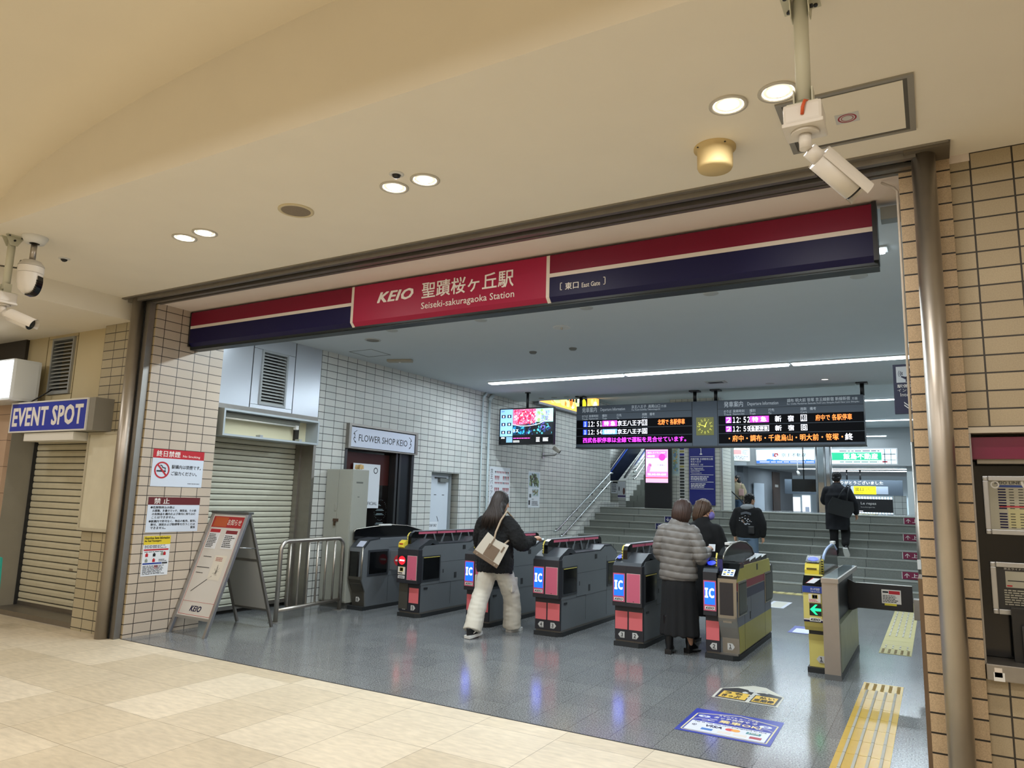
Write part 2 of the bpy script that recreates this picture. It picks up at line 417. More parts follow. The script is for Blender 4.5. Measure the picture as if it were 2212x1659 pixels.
# right pillar and ticket wall
b = MB().mat(T_RP).box(-.08, 4.87, 0, .195, 5.35, 3.75)
o = S('wall_pillar_right', b); o.data.materials.append(T_RPY)
for p in o.data.polygons:
    if abs(p.normal.x) > .5: p.material_index = 1
S('trim_4', MB().box(-.105, 5.0, 0, -.082, 5.35, 1.2), M('brown_board', '#6b5844', .6))
S('wall_right', MB().box(.195, 4.9, 2.075, 7, 5.4, 3.75), T_RW); S('wall_right_lower', MB().box(.195, 4.9, 0, 7, 5.4, .70), T_RW)
S('wall_right_recess', MB().box(.195, 5.10, .70, 7, 5.4, 2.075), BLKGLOSS)
b = MB().mat(STEEL2).box(.185, 4.88, .78, .205, 5.1, 2.06)
b.mat(M('pale_trim', '#b9b0a0', .4, .3)).box(.195, 4.875, 2.045, 7, 5.1, 2.078)
S('trim_5', b)
S('wall_station_right', MB().box(.62, 5.3, 0, .75, 36, 4.6), M('wall_cool', '#b5b8b6', .7))
S('wall_station_fill', MB().box(.1, 5.35, 0, .7, 5.6, 4.2), M('wall_cool', '#b5b8b6', .7))
# stairs: nine risers up to the concourse
Y0, TR, RI = 14.9, .332, .1615
def step_y(k): return Y0+(k-1)*TR                       # riser k (1..9)
poly = [(Y0, 0)]
for k in range(1, 10):
    poly += [(step_y(k), k*RI)]
    poly += [(step_y(k+1) if k < 9 else 19.5, k*RI)]
poly += [(19.5, -.1), (Y0, -.1)]
b = MB().mat(T_STAIR).prism(poly, -7.5, .62, 'X')
NOSE = M('stair_nosing', '#9a9d96', .6, noise=.1, nscale=30)
for k in range(1, 10): b.mat(NOSE).box(-7.5, step_y(k)-.012, k*RI-.018, .62, step_y(k)+.05, k*RI+.003)
S('stairs', b, None, 'wide grey stone staircase of nine steps')
b = MB().mat(T_LW).prism([(14.7, 0), (14.7, .2), (17.6, ZP+.12), (18.83, ZP+.12), (18.83, 0)], -7.76, -7.5, 'X')
S('wall_stair_kerb', b)
b = MB().mat(T_FG).box(-11, 17.9, 1.2, -7.0, 24, ZP); b.box(-7.0, 19.4, 1.2, .62, 24.8, ZP)
S('floor_concourse', b)
S('floor_lower', MB().mat(T_FG).box(-7.0, 24.8, .8, .62, 31, .95))
S('floor_street', MB().box(-11, 31, -.6, .7, 48, -.35), M('street_grey', '#8a8c8c', .8))
# concourse shell
T_CB = tile('tile_concourse', 'XZ', .2, .1055, -9, TZ, .0035, '#aab0ae', '#a2a8a7', '#2a2c2b')
S('wall_concourse_left', MB().box(-11, 23.2, ZP, -6.9, 23.5, 4.6), T_CB)
S('wall_concourse_west', MB().box(-9.3, 18.83, ZP, -9.0, 23.3, 4.6), T_LW)
GREYW = M('grey_plaster', '#777e85', .75, noise=.14, nscale=2.5)
b = MB().mat(GREYW).prism([(-6.9, 23.2), (-6.65, 26), (-5.55, 30.0), (-5.9, 30.2), (-7.0, 26.1), (-7.1, 23.5)], .95, 4.3, 'Z')
b.prism([(-5.55, 30.0), (-5.2, 33), (-5.6, 33), (-5.9, 30.2)], .95, 4.3, 'Z')
b.mat(M('grey_plaster_dark', '#5d646b', .75, noise=.1, nscale=2.5)).prism([(-6.35, 27.4), (-6.05, 27.5), (-5.95, 27.9), (-6.25, 27.9)], .95, 4.3, 'Z')
S('wall_concourse_grey', b)
S('wall_beam', MB().box(-5.8, 26.98, 3.02, .62, 27.3, 4.3), M('beam_grey', '#9ba1a3', .7))
S('wall_concourse_right', MB().box(-.72, 27.3, .95, .62, 31, 4.3), M('wall_pale', '#b9c0c0', .7))
b = MB().mat(T_CL).box(-5.9, 18.4, ZP, -4.6, 19.5, 4.3)
b.mat(ALU).box(-4.6, 18.4, ZP, -4.55, 18.46, 4.3)
S('wall_column', b)
# second flight of stairs and the escalator's walls behind it
pts = [(20.0, ZP)]
for k in range(14): pts += [(20.0+.3*k, ZP+.165*(k+1)), (20.0+.3*(k+1), ZP+.165*(k+1))]
pts += [(20.0+4.2, ZP)]
S('stairs_upper', MB().mat(T_STAIR).prism(pts, -7.74, -5.6, 'X'))
S('wall_upper_stair', MB().mat(T_LW).prism([(20.0, ZP), (20.0, 2.21), (24.0, 4.3), (24.0, ZP)], -7.98, -7.74, 'X'))
# outside, seen through the far exit
b = MB().mat(M('street_building', '#c9ccc8', .7)).box(-9, 46, -.4, 2, 46.5, 5)
S('wall_street', b)
DAY = M('window_daylight_glow', '#eaf2fa', .6, emit=1.3)  # outdoor daylight put into the panels as emission
# ================================================================== CEILING FIXTURES
names = ['right of the camera bracket and ceiling hatch, left one of the pair', 'nearest the ceiling hatch, half behind the camera pole',
         'left one of the middle pair, below a small sensor', 'right one of the middle pair above the station sign',
         'left one of the pair above the left end of the sign', 'right one of the pair above the left end of the sign']
LBL = ['white round downlight, left one of the pair beside the ceiling hatch', 'white round downlight touching the hatch frame behind the camera pole',
       'white round downlight just below the small ceiling sensor, middle pair', 'white round downlight, right one of the pair over the red sign panel',
       'white round downlight, left one of the pair nearest the dome camera', 'white round downlight, right one of the pair nearest the dome camera']
def downlight(x, y, z, label, r=.085):
    t = thing('downlight', label, 'ceiling light', (x, y, z), group='recessed downlights of the passage')
    MB().lathe([(r+.018, .0), (r+.018, -.006), (r, -.008), (r-.006, -.002), (r-.006, .0)], n=32).build('trim_ring', M('ring_grey', '#c9c4b6', .4), t)
    MB().lathe([(r-.006, -.003), (r-.02, .012), (.0, .014)], n=32).build('reflector', GLOW, t)
    MB().lathe([(r*.55, -.0025), (r*.55, -.004), (.0, -.004)], n=24).build('lamp', M('lamp_core', '#ffffff', .5, emit=20), t)
for (x, y), l in zip(DOWN_PAIRS, LBL): downlight(x, y, 3.749, l)
t = thing('ceiling_speaker', 'round beige ceiling speaker grille over the left half of the sign', 'speaker', (-4.14, 3.70, 3.75))
MB().lathe([(.135, 0), (.135, -.008), (.115, -.012), (.11, -.006), (.11, 0)], n=36).build('rim', M('speaker_rim', '#d5c8a4', .5), t)
MB().lathe([(.11, -.007), (.06, -.011), (0, -.012)], n=36).build('grille', M('speaker_grille', '#8d8170', .8, noise=.3, nscale=240, bump=.6), t)
def sensor(x, y, label):
    t = thing('ceiling_sensor', label, 'sensor', (x, y, 3.75))
    MB().lathe([(.05, 0), (.05, -.006), (.032, -.012), (.03, -.004)], n=24).build('base', WHITE, t)
    MB().lathe([(.03, -.004), (.026, -.022), (.012, -.032), (0, -.033)], n=20).build('lens', BLACK, t)
sensor(-3.03, 3.55, 'small dark ceiling sensor above the middle pair of downlights')
sensor(-7.09, 3.55, 'small dark ceiling sensor beside the hanging dome camera')
t = thing('ceiling_canister', 'cream cylindrical box screwed to the ceiling below the bright downlights', 'ceiling box', (-1.04, 4.15, 3.75))
CRM = M('cream_paint', '#d8c08a', .55)
b = MB().lathe([(.125, 0), (.125, -.012), (.105, -.016), (.105, -.125), (.098, -.14), (0, -.14)], n=36); b.build('body', CRM, t)
for k in range(4):
    a = PI/4+k*PI/2
    MB().cyl((.115*math.cos(a), .115*math.sin(a), -.017), (.115*math.cos(a), .115*math.sin(a), -.011), .006, n=8).build('screw', DARK, t)
# access hatch
t = thing('ceiling_hatch', 'square metal framed ceiling access hatch behind the camera', 'hatch', (-.30, 4.12, 3.75))
b = MB()
for x0, y0, x1, y1 in ((-.33, -.31, .33, -.285), (-.33, .285, .33, .31), (-.33, -.285, -.30, .285), (.30, -.285, .33, .285)): b.box(x0, y0, -.012, x1, y1, .0)
b.build('frame', M('hatch_frame', '#98958d', .5, .2), t)
b = MB().mat(CEIL_W).box(-.28, -.265, -.008, .28, .265, -.001)
b.build('panel', None, t)
b = MB().mat(M('hatch_gap', '#5c5a54', .6))
for x0, y0, x1, y1 in ((-.30, -.285, .30, -.265), (-.30, .265, .30, .285), (-.30, -.265, -.28, .265), (.28, -.265, .30, .265)): b.box(x0, y0, -.006, x1, y1, -.002)
b.build('gap', None, t)
st = MB().mat(M('label_white', '#cfcfcc', .5)).box(-.06, -.055, -.0095, .06, .055, -.008)
so = st.build('sticker', None, t)
b = MB().mat(M('ring_red', '#9c2f3f', .5)).ring((0, 0), .048, .008, -.0105, -.0095); b.ring((0, 0), .032, .004, -.0105, -.0095); b.build('red_ring', None, so)

def rod_bullet(x, y, zc, length, yaw, pitch, label):
    """pole mounted bullet camera hanging from the ceiling"""
    t = thing('security_camera', label, 'security camera', (x, y, zc))
    PG = M('pole_grey_green', '#c6c4ae', .5)
    b = MB()
    for sx in (-1, 1):
        b.prism([(-.075, 0), (.075, 0), (.028, -.085), (-.028, -.085)], sx*.036-.002, sx*.036+.002, 'X')
        b.box(sx*.036-.002, -.075, -.004, sx*.075, .075, 0)
    b.build('ceiling_bracket', PG, t)
    bb = MB()
    for sx in (-1, 1):
        for sy in (-1, 1): bb.cyl((sx*.055, sy*.05, -.012), (sx*.055, sy*.05, -.004), .009, n=8)
        bb.cyl((sx*.038, 0, -.04), (sx*.05, 0, -.04), .009, n=8)
    bb.build('bolt', DARK, t)
    MB().cyl((0, 0, -.005), (0, 0, -length), .03, n=20).build('pole', PG, t)
    b = MB()
    for sx in (-1, 1): b.box(sx*.036-.003, -.03, -length-.03, sx*.036+.003, .03, -length+.05)
    b.box(-.06, -.06, -length-.034, .06, .06, -length-.028); b.build('lower_bracket', PG, t)
    zb = -length-.034
    bx = MB().box(-.075, -.07, zb-.085, .075, .07, zb, .012).build('junction_box', WPLAS, t)
    MB().box(-.08, -.075, zb-.1, .08, .075, zb-.082, .006).build('box_lid', WPLAS, bx)
    cb = MB().tube([(.0, -.07, zb-.055), (.005, -.085, zb-.03), (.012, -.075, zb+.0), (.02, -.045, zb+.012)], .007, n=8).build('orange_cable' if x > -3 else 'cable', M('cable_orange', '#d2582a', .5) if x > -3 else WPLAS, t)
    MB().cyl((0, 0, zb-.1), (0, 0, zb-.112), .055, n=24).build('base_disc', WPLAS, t)
    MB().cyl((0, 0, zb-.112), (0, 0, zb-.175), .025, n=16).build('swivel', WPLAS, t)
    R = Matrix.Translation((0, 0, zb-.165)) @ Matrix.Rotation(yaw, 4, 'Z') @ Matrix.Rotation(pitch, 4, 'X')
    def put(bm_, n_, m_, par):
        o = bm_.build(n_, m_, par); o.matrix_local = R; return o
    cam_b = put(MB().cyl((0, .02, 0), (0, .075, 0), .032, n=20).cyl((0, .075, 0), (0, .27, 0), .052, n=28), 'camera_body', WPLAS, t)
    # sunshield: three quarter tube with an overhang
    b = MB(); n = 18
    pr = [(math.cos(a)*.06, math.sin(a)*.06) for a in [PI*(-.12)+PI*1.24*i/n for i in range(n+1)]]
    for (x0, z0), (x1, z1) in zip(pr, pr[1:]):
        b.quad((x0, .07, z0), (x1, .07, z1), (x1, .31, z1), (x0, .31, z0)); b.quad((x0*.95, .07, z0*.95), (x1*.95, .07, z1*.95), (x1*.95, .31, z1*.95), (x0*.95, .31, z0*.95))
    put(b, 'sunshield', WPLAS, t)
    put(MB().cyl((0, .271, 0), (0, .278, 0), .048, n=24), 'lens', BLKGLOSS, t)
    lb = MB(); lb.box(-.062, .10, -.02, -.0605, .15, .02)
    for k in range(5): lb.mat(INK).box(-.0532, .11+.012*k, -.03, -.0525, .116+.012*k, .012)
    put(lb, 'rating_label', M('label_grey', '#b9b7b0', .6), t)
    return t
rod_bullet(-.38, 3.01, 3.75, .474, math.radians(-52), math.radians(-38), 'white bullet camera on a ceiling pole by the hatch, orange cable')
rod_bullet(-6.90, 3.01, 3.75, .48, math.radians(-58), math.radians(-22), 'white bullet camera on a ceiling pole at the far left')
t = thing('dome_camera', 'white hanging dome camera with dark window and steel stem', 'security camera', (-6.71, 3.10, 3.75))
MB().lathe([(.1, 0), (.1, -.012), (.075, -.06), (.04, -.062)], n=32).build('ceiling_mount', WHITE, t)
MB().cyl((0, 0, -.06), (0, 0, -.22), .024, n=18).build('stem', STEEL, t)
MB().lathe([(.025, -.21), (.07, -.225), (.1, -.265), (.1, -.275)], n=32).build('cap', M('cap_grey', '#b9b3a6', .5), t)
MB().lathe([(.1, -.277), (.1, -.33), (.095, -.335)], n=32).build('collar', WPLAS, t)
MB().lathe([(.096, -.337), (.093, -.43), (.075, -.485), (.04, -.515), (0, -.522)], n=32).build('housing', WPLAS, t)
b = MB(); n = 10
pts = []
for i in range(n+1):
    a = PI*.5*i/n
    pts.append((.1*math.cos(a)**.6, -.40-.135*math.sin(a)))
Rz = Matrix.Rotation(math.radians(28), 4, 'Z')
for (r0, z0), (r1, z1) in zip(pts, pts[1:]):
    b.quad((r0, -.034, z0), (r1, -.034, z1), (r1, .034, z1), (r0, .034, z0))
    for s_ in (-.034, .034): b.quad((r0, s_, z0), (r1, s_, z1), (r1*.85, s_, z1+.012), (r0*.85, s_, z0+.006))
b.quad((.1, -.034, -.40), (.1, .034, -.40), (.096, .034, -.36), (.096, -.034, -.36))
o = b.build('window', BLKGLOSS, t); o.matrix_local = Rz
t = MB().tube([(-6.79, 3.05, 3.53), (-6.95, 3.1, 3.50), (-7.3, 3.0, 3.56), (-7.9, 2.9, 3.60)], .008, n=6).build('cable_conduit', M('conduit_dark', '#57544a', .6))
tag(t, 'thin dark cable running from the dome camera to the left', 'cable')
# small round caps in the station ceiling
CAPM = M('ceiling_cap', '#a9adab', .7)
for x, l in ((-5.94, 'leftmost'), (-4.58, 'second from left'), (-3.20, 'middle'), (-1.83, 'second from right'), (-.48, 'rightmost')):
    tag(MB().lathe([(.075, 0), (.075, -.006), (.068, -.009), (0, -.009)], n=24).build('ceiling_disc', CAPM, None, (x, 7.05, 3.70)), l+' of the five flat round caps in the grey ceiling behind the sign', 'ceiling cap', 'round caps in a row behind the sign')
t = thing('ceiling_speaker', 'round grey speaker in the station ceiling near the left wall', 'speaker', (-6.56, 7.39, 3.70))
MB().lathe([(.11, 0), (.11, -.008), (.09, -.01)], n=28).build('rim', CAPM, t); MB().lathe([(.09, -.006), (0, -.008)], n=28).build('grille', M('grille_grey', '#787670', .8), t)
t = thing('sprinkler', 'white round sprinkler in the grey ceiling centre', 'sprinkler', (-3.85, 7.76, 3.70))
MB().lathe([(.11, 0), (.11, -.007), (.095, -.012), (.08, -.006), (0, -.006)], n=28).build('plate', M('cap_white', '#c6c9c7', .6), t); MB().lathe([(.016, 0), (.012, -.03), (0, -.032)], n=12).build('head', STEEL, t)
for x, y, l in ((-4.89, 8.94, 'small dark detector on the grey ceiling, left one'), (-4.25, 8.93, 'small dark detector on the grey ceiling, right one')):
    tag(MB().lathe([(.055, 0), (.055, -.012), (.04, -.03), (0, -.032)], n=20).build('ceiling_detector', M('det_grey', '#6c6e6b', .6), None, (x, y, 3.70)), l, 'detector')
b = MB().mat(M('emer_beige', '#a79f8e', .6)).box(-.2, -.06, -.04, .2, .06, 0, .015)
t = thing('emergency_light', 'small beige emergency light on the grey ceiling near the left wall', 'emergency light', (-7.13, 8.69, 3.70), .35)
b.build('housing', None, t); MB().lathe([(.02, -.04), (.016, -.05), (0, -.052)], n=12).build('lens', WHITE, t)
b = MB()
for x0, y0, x1, y1 in ((-.22, -.22, .22, -.212), (-.22, .212, .22, .22), (-.22, -.22, -.212, .22), (.212, -.22, .22, .22)): b.box(x0, y0, -.004, x1, y1, 0)
tag(b.build('ceiling_hatch', M('line_grey', '#6e7271', .7), None, (-7.23, 8.1, 3.70)), 'faint square hatch outline in the grey ceiling corner', 'hatch')
t = thing('air_vent', 'small square vent in the grey ceiling before the departure board', 'vent', (-3.16, 12.42, 3.70))
MB().box(-.17, -.12, -.012, .17, .12, 0).build('frame', CAPM, t); MB().box(-.12, -.07, -.016, .12, .07, -.011).build('grille', DARK, t)
for x, y, l in ((-7.02, 13.25, 'first'), (-6.72, 13.25, 'second'), (-6.43, 13.25, 'third'), (-6.10, 13.25, 'fourth')):
    tag(MB().lathe([(.06, 0), (.06, -.01), (0, -.012)], n=20).build('ceiling_disc', CAPM, None, (x, y, 3.70)), l+' from left of the tiny caps along the ceiling edge above the television', 'ceiling cap', 'caps along the ceiling edge')
tag(MB().lathe([(.075, 0), (.075, -.006), (0, -.009)], n=20).build('ceiling_disc', CAPM, None, (-2.35, 12.9, 3.70)), 'flat round cap in the ceiling above the right departure board', 'ceiling cap')
t = thing('downlight', 'small lit downlight above the right departure board', 'ceiling light', (-1.45, 12.75, 3.70)); MB().lathe([(.07, 0), (.07, -.008), (.055, -.01)], n=20).build('trim_ring', ALU, t); MB().lathe([(.055, -.005), (0, -.006)], n=20).build('lamp', M('lamp_dim', '#fff4e0', .5, emit=2.5), t)
# fluorescent strip lines
def strip(x0, x1, y, z, label, w=.11):
    t = thing('strip_light', label, 'strip light', ((x0+x1)/2, y, z), group='strip lights across the ceiling'); t.location.z -= .003
    h = (x1-x0)/2-.012
    MB().box(-h, -w/2-.02, -.012, h, w/2+.02, 0).build('housing', M('strip_housing', '#d7dcdc', .5), t)
    MB().box(-h+.02, -w/2, -.03, h-.02, w/2, -.012, .01).build('tube', TUBE, t)
for x0, x1, l in ((-7.0, -4.34, 'long white strip light on the station ceiling, left section of the line'), (-4.34, -1.73, 'long white strip light on the station ceiling, middle section of the line'), (-1.73, .5, 'long white strip light on the station ceiling, right section of the line')):
    strip(x0, x1, 11.13, 3.70, l, .15)
for x0, x1, l in ((-7.0, -3.6, 'strip light hidden behind the station sign, left section'), (-3.6, -.2, 'strip light hidden behind the station sign, right section')):
    strip(x0, x1, 6.35, 3.70, l)
for y, l in ((19.9, 'nearest white strip light on the upper ceiling right of the departure board'), (24.6, 'second white strip light on the upper ceiling right of the departure board')):
    strip(-6, .5, y, 4.3, l)
strip(-7.0, .2, 16.0, 4.3, 'unseen white strip light added over the stairs behind the departure board')  # added fixture for the fill lamp above the stairs
strip(-6.2, -1.2, 26.6, 4.0, 'white strip light just above the two lit advertising signs')
strip(-4.4, .4, 29.0, 3.03, 'white strip light on the low ceiling behind the lit signs, front one')
strip(-3.9, .4, 30.6, 3.03, 'white strip light on the low ceiling behind the lit signs, rear one')

# ================================================================== STATION SIGN
def keio(parent, x, y, w, h, z, m, name='logo'): return text(name, 'KEIO', m, parent, x, y, w, h, z, bold=.03, shear=.32)
t = thing('station_sign', 'long crimson and navy station name sign across the entrance', 'station sign', (0, 5.28, 0), FRONT)
rect('cabinet', t, -7.57, 3.245, -.235, 3.69, -.16, -.04, M('sign_cabinet', '#20282b', .4, .3), .006)
SGR = M('sign_red_face', '#74102c', .4, spec=.25); 
for x0, x1 in ((-7.54, -5.0), (-2.745, -.26)):
    rect('red_band', t, x0, 3.512, x1, 3.675, -.04, 0, SGR)
    rect('cream_stripe', t, x0, 3.478, x1, 3.512, -.04, .001, CREAM)
    # bevelled lower edge
    bb = MB().mat(NAVY).box(x0, 3.305, -.04, x1, 3.478, 0)
    bb.prism([(3.305, 0), (3.268, -.04), (3.305, -.04)], x0, x1, 'X')
    bb.build('navy_band', None, t)
b = MB().mat(M('sign_red_panel', '#9c183d', .4, spec=.3)).box(-4.97, 3.305, -.04, -2.775, 3.675, 0); b.prism([(3.305, 0), (3.268, -.04), (3.305, -.04)], -4.97, -2.775, 'X')
nm = b.build('name_panel', None, t)
for x in (-4.985, -2.76):
    b = MB().mat(CREAM).box(x-.016, 3.305, -.04, x+.016, 3.675, .001); b.prism([(3.305, .001), (3.262, -.04), (3.305, -.04)], x-.016, x+.016, 'X'); b.build('cream_divider', None, t)
rect('end_cap', t, -.262, 3.27, -.232, 3.69, -.16, .004, BLACK)
rect('left_end_cap', t, -7.565, 3.27, -7.54, 3.685, -.16, .0, BLACK)
rect('bottom_rail', t, -7.57, 3.235, -.235, 3.262, -.17, -.045, M('sign_rail', '#1d2426', .4, .5))
keio(t, -4.66, 3.467, .45, .108, .001, LWHITE)
text('station_name', '聖蹟桜ヶ丘駅', LWHITE, t, -4.11, 3.449, 1.01, .158, .001, bold=.012)
text('romanised_name', 'Seiseki-sakuragaoka Station', LWHITE, t, -4.11, 3.328, 1.02, .083, .001, bold=.004)
text('gate_name', '東口', LWHITE, t, -2.594, 3.35, .125, .062, .001, bold=.01)
text('gate_name_english', 'East Gate', LWHITE, t, -2.44, 3.352, .165, .04, .001, bold=.004)
for x, s_ in ((-2.642, 1), (-2.228, -1)):
    b = MB().box(x, 3.352, .001, x+s_*.006, 3.418, .0022); b.box(x, 3.412, .001, x+s_*.018, 3.418, .0022); b.box(x, 3.352, .001, x+s_*.018, 3.358, .0022); b.build('bracket_mark', LWHITE, t)
# little bracket and conduit at the sign's right end
t = thing('conduit_box', 'small grey box and white conduit beside the right end of the sign', 'conduit', (-.16, 5.33, 3.6))
MB().box(-.05, 0, -.03, .075, .1, .06).build('box', M('galv', '#8a8f8e', .5, .5), t)
MB().tube([(-.02, -.36, .085), (.05, -.40, .02), (.068, -.43, -.02), (.068, -.44, -1.6)], .008, n=8).build('conduit', M('conduit_white', '#c7bdb0', .5), t)
# round steel posts
for x, r, l in ((.057, .064, 'thick round stainless post in front of the right tiled pillar'), (-7.765, .075, 'round stainless post at the left tiled pillar')):
    t = thing('steel_post', l, 'post', (x, 4.76, 0))
    MB().cyl((0, 0, 0), (0, 0, 3.74), r, n=40).build('tube', STEEL, t)
    if x < 0: MB().mat(STEEL2).box(.085, .03, 0, .16, .10, 3.7).mat(JOINT).box(.06, .02, 0, .085, .06, 3.69).build('shutter_guide', None, t)
    else: MB().box(-.1, -.1, 3.72, .14, .1, 3.745).build('cap_plate', M('cap_plate', '#6e6659', .5, .4), t)
# second slim post by the wide gate with the flap's bracket
t = thing('barrier_post', 'slim stainless post with bracket holding the wide gate flap', 'post', (-.14, 9.0, 0))
MB().cyl((0, 0, 0), (0, 0, 2.36), .042, n=28).build('tube', STEEL, t)
MB().box(-.10, -.10, .46, .0, .04, .67, .006).build('bracket', STEEL2, t)
MB().box(-.03, -.06, .68, .04, -.03, .73).build('paper_tag', WHITE, t)
MB().box(-.045, -.05, .98, -.01, -.03, 1.08).build('sticker', WHITE, t)
# intercom sign
t = thing('intercom_sign', 'navy hanging intercom sign with attendant pictogram beside the right pillar', 'sign', (-.30, 8.5, 2.59), FRONT)
MB().mat(M('intercom_navy', '#191a3c', .4)).box(0, 0, -.05, .34, .525, 0, .004).build('board', None, t)
rect('pictogram_plate', t, .03, .33, .31, .50, 0, .002, M('picto_white', '#cfd2d6', .5), .0)
b = MB().mat(M('intercom_navy', '#191a3c', .4)).disc((.17, .445), .026, .002, .004)
b.prism([(.115, .335), (.12, .39), (.15, .41), (.19, .41), (.225, .39), (.23, .335)], .002, .004, 'Z'); b.box(.14, .462, .002, .20, .478, .004); b.prism([(.115, .36), (.07, .39), (.08, .40), (.13, .385)], .002, .004, 'Z')
for k in range(3):
    for j in range(5):
        a = math.radians(150+15*j); r = .022+.016*k
        b.box(.105+r*math.cos(a)-.003, .425+r*math.sin(a)-.005, .002, .105+r*math.cos(a)+.003, .425+r*math.sin(a)+.005, .004)
b.build('attendant_pictogram', None, t)
text('lettering', '駅係員呼出', LWHITE, t, .035, .275, .26, .036, .001, bold=.01); text('lettering', 'インターホン', LWHITE, t, .035, .232, .26, .032, .001); text('lettering', 'Intercom', LWHITE, t, .06, .183, .19, .036, .001)
b = MB()
for dx in (-.012, .012): b.box(.15+dx-.005, .06, .001, .15+dx+.005, .155, .0025)
for k in (0, .028):
    for s_ in (-1, 1): b.prism([(.15, .03+k), (.15+s_*.06, .085+k), (.15+s_*.06, .097+k), (.15, .043+k)], .001, .0025, 'Z')
b.build('arrow', LWHITE, t)
MB().cyl((.17, .525, -.025), (.17, 1.11, -.025), .012, n=10).build('hanger', ALU, t)
rect('blue_tab', t, .2, .53, .34, .62, -.04, -.02, M('tab_blue', '#1f3f8c', .4))
# ================================================================== LEFT SIDE
def louver(loc, rot, w, h, label, n=14):
    t = thing('louver_vent', label, 'vent', loc, rot)
    b = MB()
    for x0, y0, x1, y1 in ((0, 0, w, .03), (0, h-.03, w, h), (0, .03, .03, h-.03), (w-.03, .03, w, h-.03)): b.box(x0, y0, -.12, x1, y1, .012)
    b.build('frame', M('louver_frame', '#9da0a0', .4, .6), t)
    b = MB(); st = (h-.06)/n
    for i in range(n):
        y = .03+st*i
        b.prism([(y, .0), (y+st*.75, -.06), (y+st*.75+.006, -.06), (y+.006, .0)], .03, w-.03, 'X')
    b.build('slats', M('louver_slat', '#b9bcb8', .45, .4), t)
    return t
louver((-9.745, 4.885, 2.735), FRONT, .5, .73, 'louvred air vent in the beige panels above the blue sign')
louver((LX+.005, 6.54, 2.745), LEFTW, .46, .75, 'louvred air vent in the silver panels behind the station sign', 16)
t = thing('event_sign', 'blue EVENT SPOT sign box over the closed shutter', 'sign', (-9.95, 4.6, 2.225), FRONT)
b = MB().mat(M('sign_box_grey', '#8d8a80', .5, .3)).box(0, 0, -.24, 1.80, .375, -.012)
b.build('housing', None, t)
b = MB()
for x0, y0, x1, y1 in ((0, 0, 1.68, .018), (0, .357, 1.68, .375), (0, .018, .018, .357), (1.662, .018, 1.68, .357)): b.box(x0, y0, -.012, x1, y1, .006)
b.build('rim', M('rim_white', '#d4d3cd', .4), t)
rect('face', t, .018, .018, 1.662, .357, -.012, .0, M('event_blue', '#2438a8', .35))
text('lettering', 'EVENT SPOT', LWHITE, t, .055, .075, 1.54, .235, .0, bold=.035)
t = MB().tube([(-9.62, 4.88, 2.80), (-9.66, 4.80, 2.72), (-9.73, 4.70, 2.62), (-9.74, 4.66, 2.60)], .009, n=8).build('cable', BLACK)
tag(t, 'black cable from the louvre down to the blue sign', 'cable')
t = thing('sign_lamp', 'white downward lamp strip under the blue sign', 'lamp', (-9.62, 4.62, 2.12))
MB().box(0, 0, .0, 1.08, .2, .1, .01).build('housing', M('lamp_white', '#dddbd2', .4), t)
def shutter(loc, rot, w, h, label, slat, col):
    t = thing('roller_shutter', label, 'shutter', loc, rot)
    b = MB().mat(M(col[0], col[1], .45, .15, noise=.08, nscale=9)); n = int(h/slat)
    for i in range(n):
        y = i*slat
        b.prism([(y, 0), (y+slat*.1, .010), (y+slat*.55, .014), (y+slat*.86, .010), (y+slat*.9, 0), (y+slat, -.002), (y+slat, -.012), (y, -.012)], 0, w, 'X')
        b.mat(M('slat_gap', '#3b3931', .8)).box(0, y+slat*.885, -.003, w, y+slat*1.0, .0035); b.mat(b.mats[0])
    b.build('curtain', M(col[0], col[1], .45, .15, noise=.08, nscale=9), t)
    MB().box(0, -.0, -.02, w, .05, .02).build('bottom_bar', STEEL2, t)
    return t
t = shutter((-10.4, 5.19, .06), FRONT, 1.95, 2.2, 'closed cream roller shutter under the EVENT SPOT sign', .083, ('shutter_cream', '#d2ccb2'))
MB().box(-.07, 0, -.03, .02, 2.2, .05).build('guide_rail', DARK, t)
MB().disc((1.35, .72), .012, .012, .016).build('keyhole', BLACK, t)
b = MB()
for x in (1.12, 1.62): b.box(x, .5, .013, x+.07, .53, .017)
b.build('finger_plate', STEEL, t)
S('trim_6', MB().mat(STEEL2).box(-10.75, 4.86, 0, -8.5, 5.24, .06), None, 'steel sill under the shutter')
t = thing('notice_panel', 'blank cream framed board on the tiles left of the post', 'notice board', (-8.525, 4.825, 1.10), FRONT)
rect('panel', t, .02, .02, .60, 1.10, .0, .03, M('cream_board', '#cfc9b2', .55, noise=.1, nscale=6))
b = MB()
for x0, y0, x1, y1 in ((0, 0, .62, .03), (0, 1.09, .62, 1.12), (0, .03, .03, 1.09), (.59, .03, .62, 1.09)): b.box(x0, y0, 0, x1, y1, .042)
b.build('frame', M('board_frame', '#b5ae98', .5), t)
t = thing('lit_sign', 'bright white lit sign box at the far left edge', 'lit sign', (-11.82, 4.45, 2.62), FRONT)
MB().box(0, 0, -.36, 2.04, .53, -.02, .04).build('housing', M('lit_frame', '#e7edf0', .3), t)
MB().box(.03, .03, -.02, 1.86, .50, .0, .01).build('face', M('lit_white', '#f4faff', .5, emit=2.4), t)
b = MB().box(1.9, .03, -.03, 2.03, .5, .0, .01); b.build('end_face', M('lit_white_dim', '#eef6fb', .5, emit=1.6), t)
t = thing('cloth_banner', 'teal cloth at the left picture edge before the dark jamb', 'banner', (-9.07, 4.3, .40), FRONT)
b = MB(); pts = [(-.35, 0), (.04, -.03), (.0, .38), (-.35, .42)]
b.prism(pts, -.01, .01, 'Z'); b.build('cloth', M('teal_cloth', '#2fa89a', .8), t)
